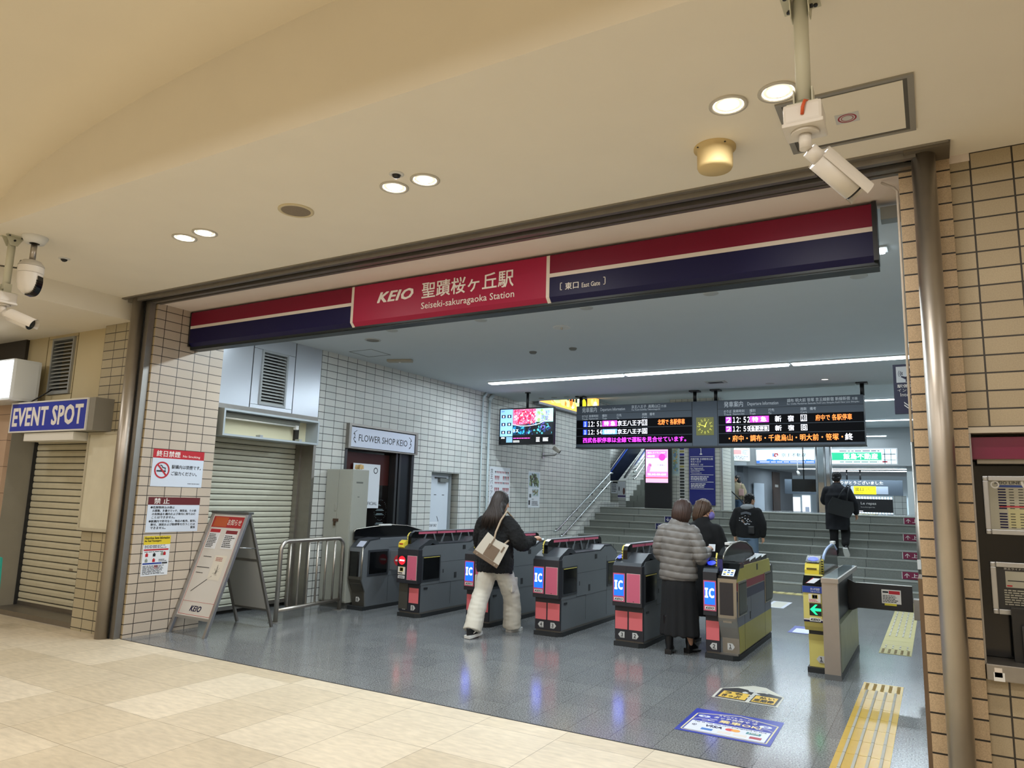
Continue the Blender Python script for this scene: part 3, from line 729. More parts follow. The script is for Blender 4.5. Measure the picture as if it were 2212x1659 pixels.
MB().cyl((-.33, -.35, 0), (-.33, .5, 0), .01, n=10).build('pole', WHITE, t)

# notices on the pillar's inner face (x = depth, y = up)
PX = -7.578
t = thing('no_smoking_sign', 'no smoking sign with red header on the tiled pillar', 'sign', (PX, 5.0, 1.62), LEFTW)
rect('board', t, 0, 0, .66, .42, 0, .004, M('notice_white', '#c9d2de', .5))
rect('header', t, 0, .32, .66, .42, .004, .005, REDI)
text('lettering', '終日禁煙', LWHITE, t, .04, .335, .30, .07, .005, bold=.012); text('lettering', 'No Smoking', LWHITE, t, .375, .335, .23, .034, .005)
b = MB().mat(REDI).ring((.125, .185), .095, .017, .005, .0065)
p = [(.055, .245), (.068, .258), (.195, .125), (.182, .112)]; b.prism(p, .005, .0068, 'Z')
b.mat(INK).box(.06, .165, .004, .175, .182, .0055); b.tube([(.165, .19, .006), (.165, .21, .006), (.13, .215, .006), (.12, .235, .006), (.1, .24, .006)], .005, n=6)
b.build('no_smoking_mark', None, t)
text('lettering', '駅構内は禁煙です。', INK, t, .245, .205, .385, .045, .004, bold=.008); text('lettering', 'ご協力ください。', INK, t, .245, .13, .335, .045, .004, bold=.008)
prints('fine_print', t, .47, .03, .63, .05, 1, M('ink_grey', '#6a7078', .6), .004, ragged=0)
t = thing('prohibition_sign', 'prohibition notice with dark red header, second sign down the pillar', 'sign', (PX, 5.0, 1.11), LEFTW)
rect('board', t, 0, 0, .66, .39, 0, .004, M('notice_white', '#c9d2de', .5))
rect('header', t, 0, .305, .66, .39, .004, .005, M('maroon', '#5c1418', .5))
text('lettering', '禁 止', LWHITE, t, .07, .315, .19, .065, .005, bold=.01)
for y, s_, w, x in ((.262, '●危険物持込み禁止', .30, .035), (.225, '火薬類、多量のマッチ、揮発油、その他', .56, .06), (.188, 'の危険品を構内および車内に持ち込む', .555, .06), (.151, 'ことはできません。', .29, .06),
                    (.108, '●駅構内で許可なく、物品の販売、配布、', .60, .03), (.071, '寄付、演説および勧誘等を行うことは', .565, .055), (.034, 'できません。', .19, .055)):
    text('lettering', s_, INK, t, x, y, w, .028, .004, bold=.012)
text('lettering', '駅長', INK, t, .565, .034, .06, .028, .004, bold=.012)
t = thing('hazard_poster', 'yellow topped hazardous items poster, lowest on the pillar', 'poster', (PX, 5.0, .635), LEFTW)
rect('sheet', t, 0, 0, .325, .435, 0, .002, PAPER)
rect('header', t, 0, .34, .325, .435, .002, .003, M('hazard_yellow', '#d8c02c', .5))
text('lettering', 'Hazardous Items Information', INK, t, .01, .40, .30, .028, .003, bold=.015); text('lettering', 'for Rail Passengers', INK, t, .01, .365, .20, .028, .003, bold=.015)
rect('red_strip', t, .01, .275, .31, .292, .002, .003, REDI); rect('blue_strip', t, .01, .125, .24, .142, .002, .003, M('strip_blue', '#24408f', .5)); rect('grey_strip', t, .245, .125, .31, .142, .002, .003, DARK)
prints('fine_print', t, .015, .30, .31, .335, 3, INK); prints('fine_print', t, .015, .015, .31, .115, 9, INK); prints('fine_print', t, .15, .07, .22, .11, 3, REDI)
b = MB()
for i, (x, y, c) in enumerate(((.05, .225, 'r'), (.14, .225, 'k'), (.235, .235, 'g'), (.265, .235, 'r'), (.05, .165, 'g'), (.14, .165, 'r'))):
    b.mat({'r': REDI, 'k': INK, 'g': M('can_grey', '#8a9184', .5)}[c]).box(x-.016, y-.016, .002, x+.016, y+.016, .0035); b.box(x-.006, y+.016, .002, x+.006, y+.026, .0035)
b.build('item_pictures', None, t); prints('fine_print', t, .02, .255, .30, .268, 1, INK); prints('fine_print', t, .20, .15, .30, .18, 2, INK)

# A-frame notice board
t = thing('a_frame_board', 'white A-frame notice board with red header standing by the pillar', 'notice board', (-7.24, 5.4, 0))
tilt = math.atan2(.46, 1.335)
Rm = Matrix.Rotation(PI/2-tilt, 4, 'X')
L_ = 1.412
b = MB()
for x in (-.325, .285): b.box(x, -.005, -.018, x+.04, L_, .018, .004)
b.box(-.285, .17, -.012, .285, .20, .012); b.box(-.285, L_-.03, -.012, .285, L_, .012)
fp = b.build('front_frame', ALU, t); fp.matrix_local = Rm
def fpart(bm_, n_, m_): return bm_.build(n_, m_, fp)
fpart(MB().box(-.285, .20, -.006, .285, L_-.03, .004), 'board', M('board_white', '#cfcdc8', .45))
fpart(MB().box(-.265, L_-.185, .004, .265, L_-.05, .0055), 'header', M('board_red', '#a82020', .45))
fpart(MB().box(-.235, L_-.175, .0055, .0, L_-.06, .0065), 'orange_panel', M('board_orange', '#b95420', .5))
text('lettering', 'お知らせ', LWHITE, fp, .005, L_-.155, .235, .075, .0055, bold=.01)
b = MB()
for x0, y0, x1, y1 in ((-.27, .215, -.266, L_-.19), (.266, .215, .27, L_-.19), (-.27, .215, .27, .219), (-.27, .36, .27, .363)): b.box(x0, y0, .004, x1, y1, .0052)
fpart(b, 'red_border', REDI)
keio(fp, -.10, .255, .19, .065, .004, NAVY)
def sheet(x0, y0, x1, y1, hcol, nm, lines=6):
    o = fpart(MB().box(x0, y0, .004, x1, y1, .0055), nm, PAPER)
    rect('sheet_header', fp, x0+.004, y1-.045, x1-.004, y1-.004, .0055, .0062, hcol)
    prints('fine_print', fp, x0+.012, y0+.012, x1-.012, y1-.06, lines, INK, .0055)
sheet(-.25, .97, -.065, 1.21, REDI, 'notice_sheet', 9); sheet(.03, .98, .235, 1.20, M('board_dkred', '#7c1a1f', .5), 'notice_sheet', 7)
o = fpart(MB().box(.0, .62, .004, .2, .90, .0052), 'map_sheet', M('sheet_cream', '#d8d4c8', .5))
prints('fine_print', fp, .03, .83, .17, .88, 3, M('ink_red', '#9c4a42', .6), .0052)
b = MB()
for k in range(7):
    a, r = rnd.random()*PI, .05
    cx, cy = .1+rnd.uniform(-.03, .03), .72+rnd.uniform(-.03, .03)
    p0, p1 = (cx-math.cos(a)*r, cy-math.sin(a)*r), (cx+math.cos(a)*r, cy+math.sin(a)*r); nx, ny = -math.sin(a)*.0012, math.cos(a)*.0012
    b.prism([(p0[0]-nx, p0[1]-ny), (p1[0]-nx, p1[1]-ny), (p1[0]+nx, p1[1]+ny), (p0[0]+nx, p0[1]+ny)], .0052, .0058, 'Z')
b.build('map_lines', INK, fp)
b = MB().box(-.25, .745, .004, -.03, .753, .0052)
p0, p1 = Vector((-.20, .47)), Vector((.06, .66)); d = (p1-p0).normalized(); n_ = Vector((-d.y, d.x))*.004
b.prism([tuple(p0-n_), tuple(p1-n_), tuple(p1+n_), tuple(p0+n_)], .004, .0052, 'Z'); fpart(b, 'marker_line', INK)
prints('scribble', fp, -.2, .86, -.03, .89, 1, INK, .004, .3); prints('scribble', fp, -.23, .67, -.1, .70, 1, INK, .004, .3)
for x in (-.305, .305):
    lg = MB().cyl((x, -.06, 0), (x, .2, 0), .013, n=10).build('leg', ALU, t); lg.matrix_local = Matrix.Translation((0, .02, .055)) @ Rm
Rb = Matrix.Translation((0, .93, 0)) @ Matrix.Rotation(PI/2+tilt, 4, 'X')
b = MB()
for x in (-.325, .285): b.box(x, .0, -.014, x+.035, L_, .014, .004)
b.box(-.285, .2, -.01, .285, .225, .01); b.box(-.285, .82, -.01, .285, .85, .01); b.box(-.285, L_-.03, -.012, .285, L_, .012)
o = b.build('rear_frame', STEEL2, t); o.matrix_local = Rb
o2 = MB().box(-.285, .225, -.004, .285, L_-.03, .004).build('rear_board', M('board_back', '#a5a6a2', .55), o)
b = MB()
for x in (-.31, .31): b.tube([(x, .36, .95), (x, .60, .93)], .006, n=6)
b.build('stay', ALU, t)
MB().box(-.33, .43, 1.325, .33, .51, 1.352, .008).build('hinge_bar', M('hinge_dark', '#4a4d4c', .5), t)

# stainless crowd rail
t = thing('barrier_rail', 'low stainless railing between the A-frame board and the first gate', 'railing', (-7.185, 7.18, 0), math.atan2(-.13, 1.26)+0)
t.rotation_euler = (0, 0, math.radians(5.9))
b = MB(); r = .12
pts = [(0, -.63, 0), (0, -.63, .86)]
for k in range(1, 6): a = PI/2*k/6; pts.append((0, -.63+r*(1-math.cos(a)), .86+r*math.sin(a)))
pts += [(0, -.51, .98), (0, .51, .98)]
for k in range(1, 6): a = PI/2*k/6; pts.append((0, .51+r*math.sin(a), .86+r*math.cos(a)))
pts += [(0, .63, .86), (0, .63, 0)]
b.tube(pts, .028, n=14).build('frame', STEEL, t)
MB().cyl((0, -.63, .14), (0, .63, .14), .024, n=12).build('lower_rail', STEEL, t)
for k in range(6):
    y = -.45+.18*k
    MB().cyl((0, y, .14), (0, y, .97), .014, n=10).build('bar', STEEL, t)
for y in (-.63, .63): MB().box(-.07, y-.06, 0, .07, y+.06, .006).build('floor_plate', M('plate_grey', '#6f6d68', .6), t)

# open sign box over the side shutter
t = thing('empty_sign_box', 'open metal sign box with bare fluorescent tube over the side shutter', 'sign box', (-7.55, 5.87, 2.27), LEFTW)
b = MB()
for x0, y0, x1, y1 in ((0, 0, 1.62, .025), (0, .315, 1.62, .34), (0, .025, .025, .315), (1.595, .025, 1.62, .315)): b.box(x0, y0, -.26, x1, y1, 0)
b.build('frame', M('box_frame', '#aeb6ba', .4, .4), t)
rect('back_panel', t, .025, .025, 1.595, .315, -.26, -.24, M('box_back', '#d6cfae', .6, noise=.06, nscale=4))
rect('gap_panel', t, 1.36, .025, 1.43, .315, -.24, -.2, M('box_dark', '#2c2922', .7))
rect('ballast', t, .06, .25, 1.36, .305, -.2, -.12, M('ballast_grey', '#7d8077', .5))
tb = MB().cyl((.06, .235, -.13), (1.32, .235, -.13), .012, n=12).build('tube', M('tube_off', '#e3e3da', .3), t)
for x in (.06, 1.30): MB().box(x-.02, .19, -.16, x+.03, .25, -.1, .008).build('socket', WHITE, t)
for x in (.62, 1.3): MB().box(x-.025, .025, -.1, x+.025, .055, -.02).build('clip', ALU, t)
t = shutter((-8.1, 5.83, .05), LEFTW, 1.75, 2.4, 'closed dusty grey roller shutter behind the railing', .075, ('shutter_grey', '#cccbb8'))
# steel cabinet
t = thing('steel_cabinet', 'tall grey two door steel cabinet beside the flower shop', 'cabinet', (-7.73, 7.89, 0))
CB = M('cabinet_grey', '#9b9c92', .5, .1, noise=.04, nscale=5)
b = MB().mat(CB).box(0, 0, .08, .51, .34, 1.95, .006); b.mat(M('cabinet_base', '#4b4c49', .6)).box(.02, .02, 0, .49, .32, .08); b.build('body', None, t)
for x0, x1 in ((.010, .247), (.253, .500)): 
    d = MB().box(x0, -.012, .10, x1, 0, 1.935, .003).build('door', CB, t)
    if x0 < .1:
        MB().box(x1-.03, -.022, 1.35, x1-.012, -.012, 1.47, .003).build('handle', M('handle_grey', '#b0b0a8', .4, .5), d)
        MB().box(x1-.055, -.024, 1.20, x1+.045, -.012, 1.24, .003).build('hasp', M('hasp_brown', '#4a3527', .5), d)
        MB().box(x1-.03, -.04, 1.14, x1+.0, -.016, 1.2, .006).build('padlock', M('padlock', '#5a4a3a', .35, .7), d)
    else: MB().tube([(x0+.01, -.014, .92), (x0+.02, -.016, .88), (x0+.012, -.014, .82)], .008, n=6).build('tear_mark', INK, d)
b = MB().mat(M('tape_grey', '#63655f', .6)).box(.51, .08, 1.75, .5112, .22, 1.775); b.box(.51, .12, 1.55, .5112, .16, 1.562); b.build('tape_residue', None, t)
t = thing('paper_scrap', 'crumpled brown paper on top of the grey cabinet', 'paper', (-7.30, 8.10, 1.955))
b = MB()
for k in range(6):
    a = k*1.1; b.quad((.03*math.cos(a), .03*math.sin(a), 0), (.07*math.cos(a+.4), .07*math.sin(a+.4), .01), (.06*math.cos(a+.8), .06*math.sin(a+.8), .07), (.01, .01, .05+.006*k))
b.build('paper', M('kraft', '#c4a878', .8), t)
# flower shop
t = thing('shop_sign', 'white FLOWER SHOP KEIO sign above the dark shop door', 'shop sign', (-7.68, 8.25, 2.29), LEFTW)
b = MB()
for x0, y0, x1, y1 in ((0, .0, 1.72, .02), (0, .35, 1.72, .385), (0, .02, .05, .35), (1.66, .02, 1.72, .35)): b.box(x0, y0, -.2, x1, y1, .0)
b.build('frame', STEEL2, t)
rect('face', t, .06, .03, 1.65, .335, -.05, -.02, M('shop_white', '#c3cbdc', .5, emit=.12))
tx = text('lettering', 'FLOWER SHOP KEIO', INK, t, .24, .125, 1.21, .105, -.02, bold=0)
b = MB()
for sx, c in ((.15, 1), (1.53, -1)):
    b.tube([(sx+c*.04, .285, -.018), (sx-c*.02, .25, -.018), (sx, .2, -.018), (sx-c*.03, .15, -.018), (sx+c*.03, .09, -.018)], .004, n=6)
    for k in range(3): b.disc((sx-c*.02+c*.015*k, .23-.06*k), .016, -.019, -.016, 10, .008)
b.build('flower_ornament', INK, t)
t = thing('shop_door', 'dark glass flower shop door with chalk style lettering', 'door', (-7.86, 8.25, 0), LEFTW)
b = MB()
for x0, x1 in ((0, .05), (1.22, 1.27), (1.31, 1.36), (1.64, 1.71)): b.box(x0, 0, -.04, x1, 2.29, .12)
b.build('frame', M('door_steel', '#57585a', .35, .9), t)
rect('glass', t, .05, 0, 1.22, 2.29, -.03, -.01, M('shop_glass', '#0e0a0a', .08)); rect('side_panel', t, 1.36, 0, 1.64, 2.29, -.02, .08, M('side_steel', '#3d4046', .3, .8))
rect('red_interior', t, .06, 1.75, 1.2, 2.25, -.009, -.006, M('red_glow_interior', '#3e120e', .3))
b = MB(); 
for k, (y, w) in enumerate(((1.42, .12), (1.34, .2), (1.27, .2), (1.12, .22), (1.05, .22))): b.box(.93, y, -.009, .93+w, y+.006, -.007); b.box(.95, y+.018, -.009, .90+w, y+.024, -.007)
b.build('chalk_lines', M('chalk', '#9fb4b8', .8), t)
b = MB()
for k in range(30):
    if k % 5 == 0: continue
    a = 2*PI*k/30; b.box(1.04+.15*math.cos(a)-.008, 1.35+.15*math.sin(a)*1.1-.003, -.009, 1.04+.15*math.cos(a)+.008, 1.35+.15*math.sin(a)*1.1+.003, -.007)
b.build('chalk_ring', M('chalk_dim', '#5d696c', .8), t)
t = thing('shop_poster', 'white OFFICIAL poster on the flower shop glass beside the cabinet', 'poster', (-7.83, 8.55, 1.38), LEFTW)
rect('sheet', t, 0, 0, .64, .70, -.004, 0, PAPER); text('lettering', 'OFFICIAL', INK, t, .27, .05, .33, .05, 0)
b = MB().ring((.53, .60), .05, .014, 0, .001); b.build('round_mark', INK, t)
# white staff door
t = thing('staff_door', 'white steel staff door with taped notice in the tiled wall', 'door', (-7.93, 10.50, 0), LEFTW)
rect('leaf', t, .04, 0, .74, 1.985, -.02, .03, M('door_white', '#c6ced6', .5)); b = MB()
for x0, y0, x1, y1 in ((0, 0, .04, 2.03), (.74, 0, .80, 2.03), (.04, 1.985, .74, 2.03)): b.box(x0, y0, -.03, x1, y1, .06)
b.build('frame', M('door_frame_grey', '#9aa0a2', .45, .5), t)
c = MB().box(.40, 1.86, .03, .66, 1.93, .09, .008).build('door_closer', M('closer_grey', '#6b6f6c', .5), t); MB().box(.3, 1.93, .03, .62, 1.945, .07).build('closer_arm', DARK, t)
b = MB()
for x, y, s_ in ((.14, 1.19, 1), (.44, 1.19, -1), (.14, .79, -1), (.44, .79, 1)):
    b.prism([(x-.03, y-.045*s_), (x-.02, y-.05*s_), (x+.03, y+.045*s_), (x+.02, y+.05*s_)], .03, .032, 'Z')
for x in (.08, .3, .55): b.box(x, 1.62, .03, x+.07, 1.632, .032)
b.build('tape_marks', INK, t)
n = rect('notice', t, .16, .83, .45, 1.14, .03, .033, PAPER); text('lettering', 'STAFF ONLY', INK, n, .19, 1.05, .23, .05, .033); 
MB().prism([(.18, .85), (.36, .85), (.36, .84), (.43, .88), (.36, .92), (.36, .91), (.18, .91)], .033, .034, 'Z').build('red_arrow', M('arrow_red', '#b5443f', .5), n); prints('fine_print', n, .22, .96, .39, .99, 2, INK, .033)
# posters on the left wall
t = thing('wine_poster', 'red and white poster of bottles on the tiled wall by the pipes', 'poster', (LX+.002, 12.46, 1.40), LEFTW)
rect('sheet', t, 0, 0, .82, .83, 0, .002, PAPER); b = MB(); WR = M('wine_red', '#8f2a2c', .5)
for r_, y in enumerate((.72, .60, .50, .36, .26, .12)):
    hh = .10 if r_ in (1, 3, 5) else .05
    for k in range(9):
        x = .2+.065*k
        if 3 <= k <= 4 and r_ % 2: continue
        b.mat(WR if (k+r_) % 7 else INK).prism([(x, y+hh/2), (x+.05, y+hh/2), (x+.028, y-hh/2), (x+.022, y-hh/2)], .002, .003, 'Z')
b.build('printed_pattern', None, t); text('lettering', '京\n王\nパ\nラ\nア\nド', INK, t, .03, .15, .10, .64, .002)
t = thing('garden_poster', 'tall poster with tree photographs on the tiled wall', 'poster', (LX+.002, 14.09, 1.41), LEFTW)
rect('sheet', t, 0, 0, .55, .80, 0, .002, PAPER)
def picture(name, par, x0, y0, x1, y1, z, cols, n=60, seed=1, r=(.08, .2)):
    """a printed picture: overlapping leaf and blob shapes, clipped to its frame"""
    q = random.Random(seed); b = MB().mat(cols[0]).box(x0, y0, z, x1, y1, z+.0005)
    W, H = x1-x0, y1-y0
    for k in range(n):
        rr = q.uniform(*r)*min(W, H); cx, cy = q.uniform(x0+rr, x1-rr), q.uniform(y0+rr, y1-rr)
        b.mat(cols[1+k % (len(cols)-1)]); a0 = q.random()*PI; m_ = q.choice((5, 6, 7))
        b.prism([(cx+rr*q.uniform(.6, 1)*math.cos(a0+2*PI*i/m_), cy+rr*q.uniform(.6, 1)*math.sin(a0+2*PI*i/m_)) for i in range(m_)], z+.0005, z+.0006+.000004*k, 'Z')
    return b.build(name, None, par)
G1, G2, G3 = M('leaf_a', '#5f6f4a', .6), M('leaf_b', '#8a9a72', .6), M('leaf_c', '#3d4a34', .6)
picture('tree_picture', t, .03, .44, .52, .77, .002, [M('pale_sky', '#b8c6cf', .6), G1, G2, G3, M('trunk_b', '#4b4236', .6)], 50, 3)
picture('street_picture', t, .19, .25, .50, .42, .002, [M('pale_sky', '#b8c6cf', .6), G2, M('roof_b', '#8b6c4e', .6), G1], 30, 4)
b = MB().mat(M('photo_grey', '#5b6360', .6)).box(.06, .22, .002, .15, .30, .003); b.mat(DARK).box(.03, .06, .002, .10, .16, .003); b.build('small_pictures', None, t)
text('lettering', '京王', INK, t, .18, .165, .1, .035, .002); prints('fine_print', t, .18, .04, .5, .15, 4, INK)
# pipes
for y, r, zb, l in ((12.07, .014, .0, 'thin white pipe running down the tiled wall'), (12.32, .024, .0, 'thicker white pipe running down the tiled wall')):
    t = thing('wall_pipe', l, 'pipe', (LX+.035, y, 0)); WP = M('pipe_white', '#b9c6c8', .45)
    MB().cyl((0, 0, zb), (0, 0, 3.56), r, n=14).build('pipe', WP, t); MB().tube([(0, 0, 3.55), (.0, .02, 3.60), (.0, .1, 3.66), (0, .13, 3.70)], r*1.7, n=10).build('elbow', WP, t)
    for z in (.6, 1.6, 2.6): MB().box(-.036, -r-.012, z, .0, r+.012, z+.02).build('clamp', ALU, t)
t = thing('wall_camera', 'small white security camera on a wall arm below the television', 'security camera', (LX, 14.75, 2.59))
MB().box(0, -.04, -.06, .02, .04, .06).build('wall_plate', ALU, t); MB().tube([(.01, 0, 0), (.25, .12, .02), (.30, .14, .06)], .02, n=8).build('arm', ALU, t)
MB().tube([(.02, -.02, .06), (.03, -.02, .5)], .012, n=8).build('conduit', WHITE, t)
MB().cyl((.22, .10, .20), (.36, .16, .10), .05, n=16).build('housing', WPLAS, t); MB().cyl((.36, .16, .10), (.37, .165, .093), .045, n=16).build('lens', BLACK, t)
# television
TVY = 12.42
t = thing('television', 'hanging television with red maple picture beside the departure board', 'television', (-7.53, TVY, 2.655), FRONT)
MB().box(0, 0, -.07, 1.24, .735, -.008, .01).build('cabinet', BLACK, t)
b = MB().mat(BLACK)
for x0, y0, x1, y1 in ((0, 0, 1.24, .02), (0, .72, 1.24, .735), (0, .02, .015, .72), (1.225, .02, 1.24, .72)): b.box(x0, y0, -.01, x1, y1, .004)
b.build('bezel', None, t)
sc = rect('screen', t, .015, .02, 1.225, .72, -.009, -.004, M('tv_black', '#04060c', .15))
def E(n, c, e=1.6): return M(n, c, .5, emit=e)
rect('side_page', sc, .02, .17, .31, .715, -.004, -.003, E('tv_blue', '#8fc4ff', 1.1))
picture('maple_picture', sc, .315, .40, .84, .71, -.0035, [E('tv_pink', '#ff7aa8', .8), E('tv_red', '#e02a55', 1), E('tv_red2', '#c21440', 1), E('tv_pale', '#ffd9df', 1), E('tv_rose', '#f04f80', 1)], 220, 5, (.04, .09))
picture('leaf_picture', sc, .80, .44, 1.215, .71, -.0035, [E('tv_cyan', '#b6f4ea', .9), E('tv_mint', '#c9f5b0', .9), E('tv_green', '#9fd87a', .8), E('tv_aqua', '#a8efff', .9)], 40, 6, (.08, .2))
picture('falls_picture', sc, .315, .19, .60, .39, -.0035, [E('tv_teal', '#0c3a55', .6), E('tv_water', '#39b7ef', .8), E('tv_deep', '#0b1c2b', .3), E('tv_water2', '#1f7fc4', .7)], 50, 7, (.06, .16))
picture('night_picture', sc, .60, .19, 1.215, .45, -.0035, [E('tv_night', '#071018', .4), E('tv_nb', '#27407f', .5), E('tv_ng', '#1c3a2c', .4), E('tv_nc', '#52b9c9', .7), E('tv_nd', '#05080d', .2)], 90, 8, (.05, .14))
b = MB(); nW = 24
for i in range(nW):
    x0, x1 = .315+.9*i/nW, .315+.9*(i+1)/nW; f = lambda x: .405-.035*math.sin((x-.315)*5.5)+max(0, x-.9)*.25
    b.prism([(x0, f(x0)-.005), (x1, f(x1)-.005), (x1, f(x1)+.006), (x0, f(x0)+.006)], -.0026, -.0020, 'Z')
b.build('wave_line', E('tv_white', '#ffffff', 1.4), sc)
for s_, x, y, h in (('紅', 1.05, .57, .10), ('葉', 1.03, .46, .10), ('ま', .955, .50, .085), ('つ', .955, .40, .08), ('り', .955, .29, .10)): text('lettering', s_, E('tv_lilac', '#7a58c0', .8), sc, x, y, h*.9, h, -.0022, bold=.01)
text('lettering', 'D X', E('tv_white', '#ffffff', 1.4), sc, .325, .25, .12, .06, -.0022, bold=.01)
text('lettering', 'KEIO', M('tv_ink', '#1d4f9a', .5), sc, .045, .665, .07, .018, -.0028, bold=.03, shear=.3)
b = MB()
for r_ in range(3):
    for c_ in range(2):
        x, y = .05+.135*c_, .22+.16*r_
        MB().mat(M('tv_dk', '#1b2a55', .5)).box(x, y, -.003, x+.09, y+.065, -.0026).mat(E('tv_white', '#ffffff', 1.4)).box(x+.03, y+.012, -.0026, x+.06, y+.05, -.0022).build('thumbnail', None, sc)
for i, (x0, y0, x1, y1, c) in enumerate(((.05, .12, .14, .16, E('tv_white', '#ffffff', 1.4)), (.33, .11, .72, .15, E('tv_magenta', '#d44fb4', 1)), (.33, .045, .48, .09, E('tv_white', '#ffffff', 1.4)), (.85, .05, .93, .15, E('tv_white', '#ffffff', 1.4)), (1.0, .06, 1.12, .14, E('tv_white', '#ffffff', 1.4)))): prints('ticker', sc, x0, y0, x1, y1, max(1, int((y1-y0)/.02)), c, -.0035, ragged=.1)
b = MB()
for k in range(4): b.box(.17, .05+.028*k, -.0035, .31, .07+.028*k, -.0028)
b.build('ticker_boxes', E('tv_blue', '#8fc4ff', 1.1), sc)
MB().cyl((.62, .735, -.04), (.62, 1.045, -.04), .026, n=16).build('hanging_pole', BLACK, t); MB().cyl((.62, 1.03, -.04), (.62, 1.045, -.04), .06, n=20).build('ceiling_plate', BLACK, t)
# lit orange advertising box high on the left wall
t = thing('orange_lightbox', 'lit orange advertising panel above the left wall beyond the ceiling edge', 'lit advertisement', (-7.60, 14.3, 3.79), LEFTW)
rect('frame', t, -.05, -.05, 3.4, .52, -.13, -.01, M('lb_frame', '#9a9ea6', .4, .5)); picture('lit_picture', t, 0, 0, 3.35, .50, -.01, [E('lb_orange', '#ffb04a', 1.6), E('lb_or2', '#ff7a2a', 1.5), E('lb_yel', '#ffe27a', 1.6), E('lb_white', '#fff8e0', 1.8), E('lb_green', '#b9e28c', 1.4)], 60, 9, (.15, .4))
b = MB().mat(INK)
for k in range(9): b.box(.6+.16*k, .22, -.0085, .7+.16*k, .36, -.008)
b.mat(INK).box(2.2, .08, -.0085, 2.6, .42, -.008); b.mat(E('lb_yel2', '#ffe81a', 1.8)).disc((2.4, .25), .12, -.008, -.0075); b.build('bold_characters', None, t)
# stair handrails on the left wall
HX = -7.6
for (p0, p1), l, r in ((((15.22, .88), (18.45, 2.36)), 'upper steel handrail of the pair on the left stair wall', .024), (((15.55, .76), (18.45, 2.12)), 'lower steel handrail of the pair on the left stair wall', .024), (((15.95, .70), (17.98, 1.49)), 'short low rail along the left stair kerb', .016)):
    t = thing('handrail', l, 'handrail', (HX, p0[0], p0[1]))
    dy, dz = p1[0]-p0[0], p1[1]-p0[1]
    hz = .3 if r > .02 else .12
    MB().tube([(0, -.12, -.0 if r < .02 else 0), (0, 0, 0), (0, dy, dz), (0, dy+.15, dz)], r, n=10).build('rail', M('rail_steel', '#c4cacb', .25, 1), t)
    if r > .02:
        for k in range(4):
            f = .08+.28*k; MB().tube([(0, dy*f, dz*f-.02), (0, dy*f, dz*f-.07), (-.14, dy*f, dz*f-.08)], .009, n=6).build('bracket', DARK, t)
    else: MB().cyl((0, -.1, 0), (0, -.1, -.2), r, n=8).build('foot', STEEL, t)
# ================================================================== TICKET GATES
GY = 7.93
GB = M('gate_body', '#6c7175', .42, .25, noise=.05, nscale=6); GF = M('gate_front', '#25252b', .42, .1); GT = M('gate_top', '#34383d', .35, .1)
GPINK = M('gate_pink', '#c05a72', .5); GSAL = M('gate_salmon', '#cf6468', .5); GSCR = M('gate_screen_blue', '#0d4cff', .4, emit=2.4); GW = M('screen_white', '#ffffff', .4, emit=1.6)
GYEL = M('gate_yellow', '#d8c23c', .45); GYS = M('gate_yellow_panel', '#b3a951', .45, noise=.06, nscale=20); GBLUE = M('reader_blue', '#2a3cff', .4, emit=1.6)
GSEAM = M('gate_seam', '#202327', .6); GST = M('gate_stainless', '#a09a90', .32, .95, noise=.08, nscale=9); GRED = M('gate_band_red', '#8c2a40', .45); GNAV = M('gate_band_navy', '#2b2d52', .45); GGRY = M('gate_band_grey', '#6d7280', .45)
NUMW = M('number_plate', '#b9b9b6', .5); REDLED = M('red_led', '#ff1826', .4, emit=1.6); GRNLED = M('green_led', '#19f08a', .4, emit=1.5); STRIPY = M('strip_yellow', '#d9c85a', .5)
def hexplate(par, x, y, num, right, w=.075, h=.055, z=.001):
    s_ = 1 if right else -1
    b = MB().mat(NUMW).prism([(x-s_*w*.45, y-h*.6), (x+s_*w*.2, y-h*.6), (x+s_*w*.55, y), (x+s_*w*.2, y+h*.6), (x-s_*w*.45, y+h*.6)], z, z+.002, 'Z')
    b.mat(INK).box(x-.018-s_*.004, y-h*.48, z+.002, x+.018-s_*.004, y-h*.42, z+.003)
    o = b.build('number_plate', None, par)
    text('number', str(num), INK, o, x-.014-s_*.004, y-h*.32, .026, h*.72, z+.002, bold=.03); return o
def face(name, par, y, m=None):
    """an upright frame on the gate's front: x right, y up, z towards the viewer"""
    return None
def fr(o, y):                                            # put a front-plane mesh (x, up, out) at depth y
    o.matrix_local = Matrix.Translation((0, y, 0)) @ Matrix.Rotation(PI/2, 4, 'X'); return o
def frect(name, par, x0, z0, x1, z1, y, m, t=.004): return fr(MB().box(x0, z0, 0, x1, z1, t).build(name, m, par), y)
def ftext(name, par, body, x, z, w, h, y, m, **k): return fr(text(name, body, m, par, x, z, w, h, 0, **k), y)
def ic_screen(g, x0, x1, y):
    p = frect('reader_sign', g, x0, .49, x1, .80, y, GPINK, .006)
    s_ = fr(MB().box(x0+.012, .555, .006, x1-.012, .785, .008).build('screen', GSCR, g), y)
    c = (x0+x1)/2
    fr(text('lettering', 'C', GW, g, c-.008, .622, .054, .10, .008, bold=.035), y)
    fr(MB().prism([(c-.05, .622), (c-.018, .622), (c-.018, .64), (c-.025, .64), (c-.025, .704), (c-.018, .704), (c-.018, .722), (c-.05, .722), (c-.05, .704), (c-.043, .704), (c-.043, .64), (c-.05, .64)], .008, .0095, 'Z').build('lettering', GW, g), y)
    fr(MB().box(x0+.015, .502, .006, x1-.015, .535, .008).build('label', WHITE, g), y)
    fr(text('logo', 'KEIO', INK, g, x0+.022, .508, x1-x0-.044, .022, .008, bold=.03, shear=.32), y)
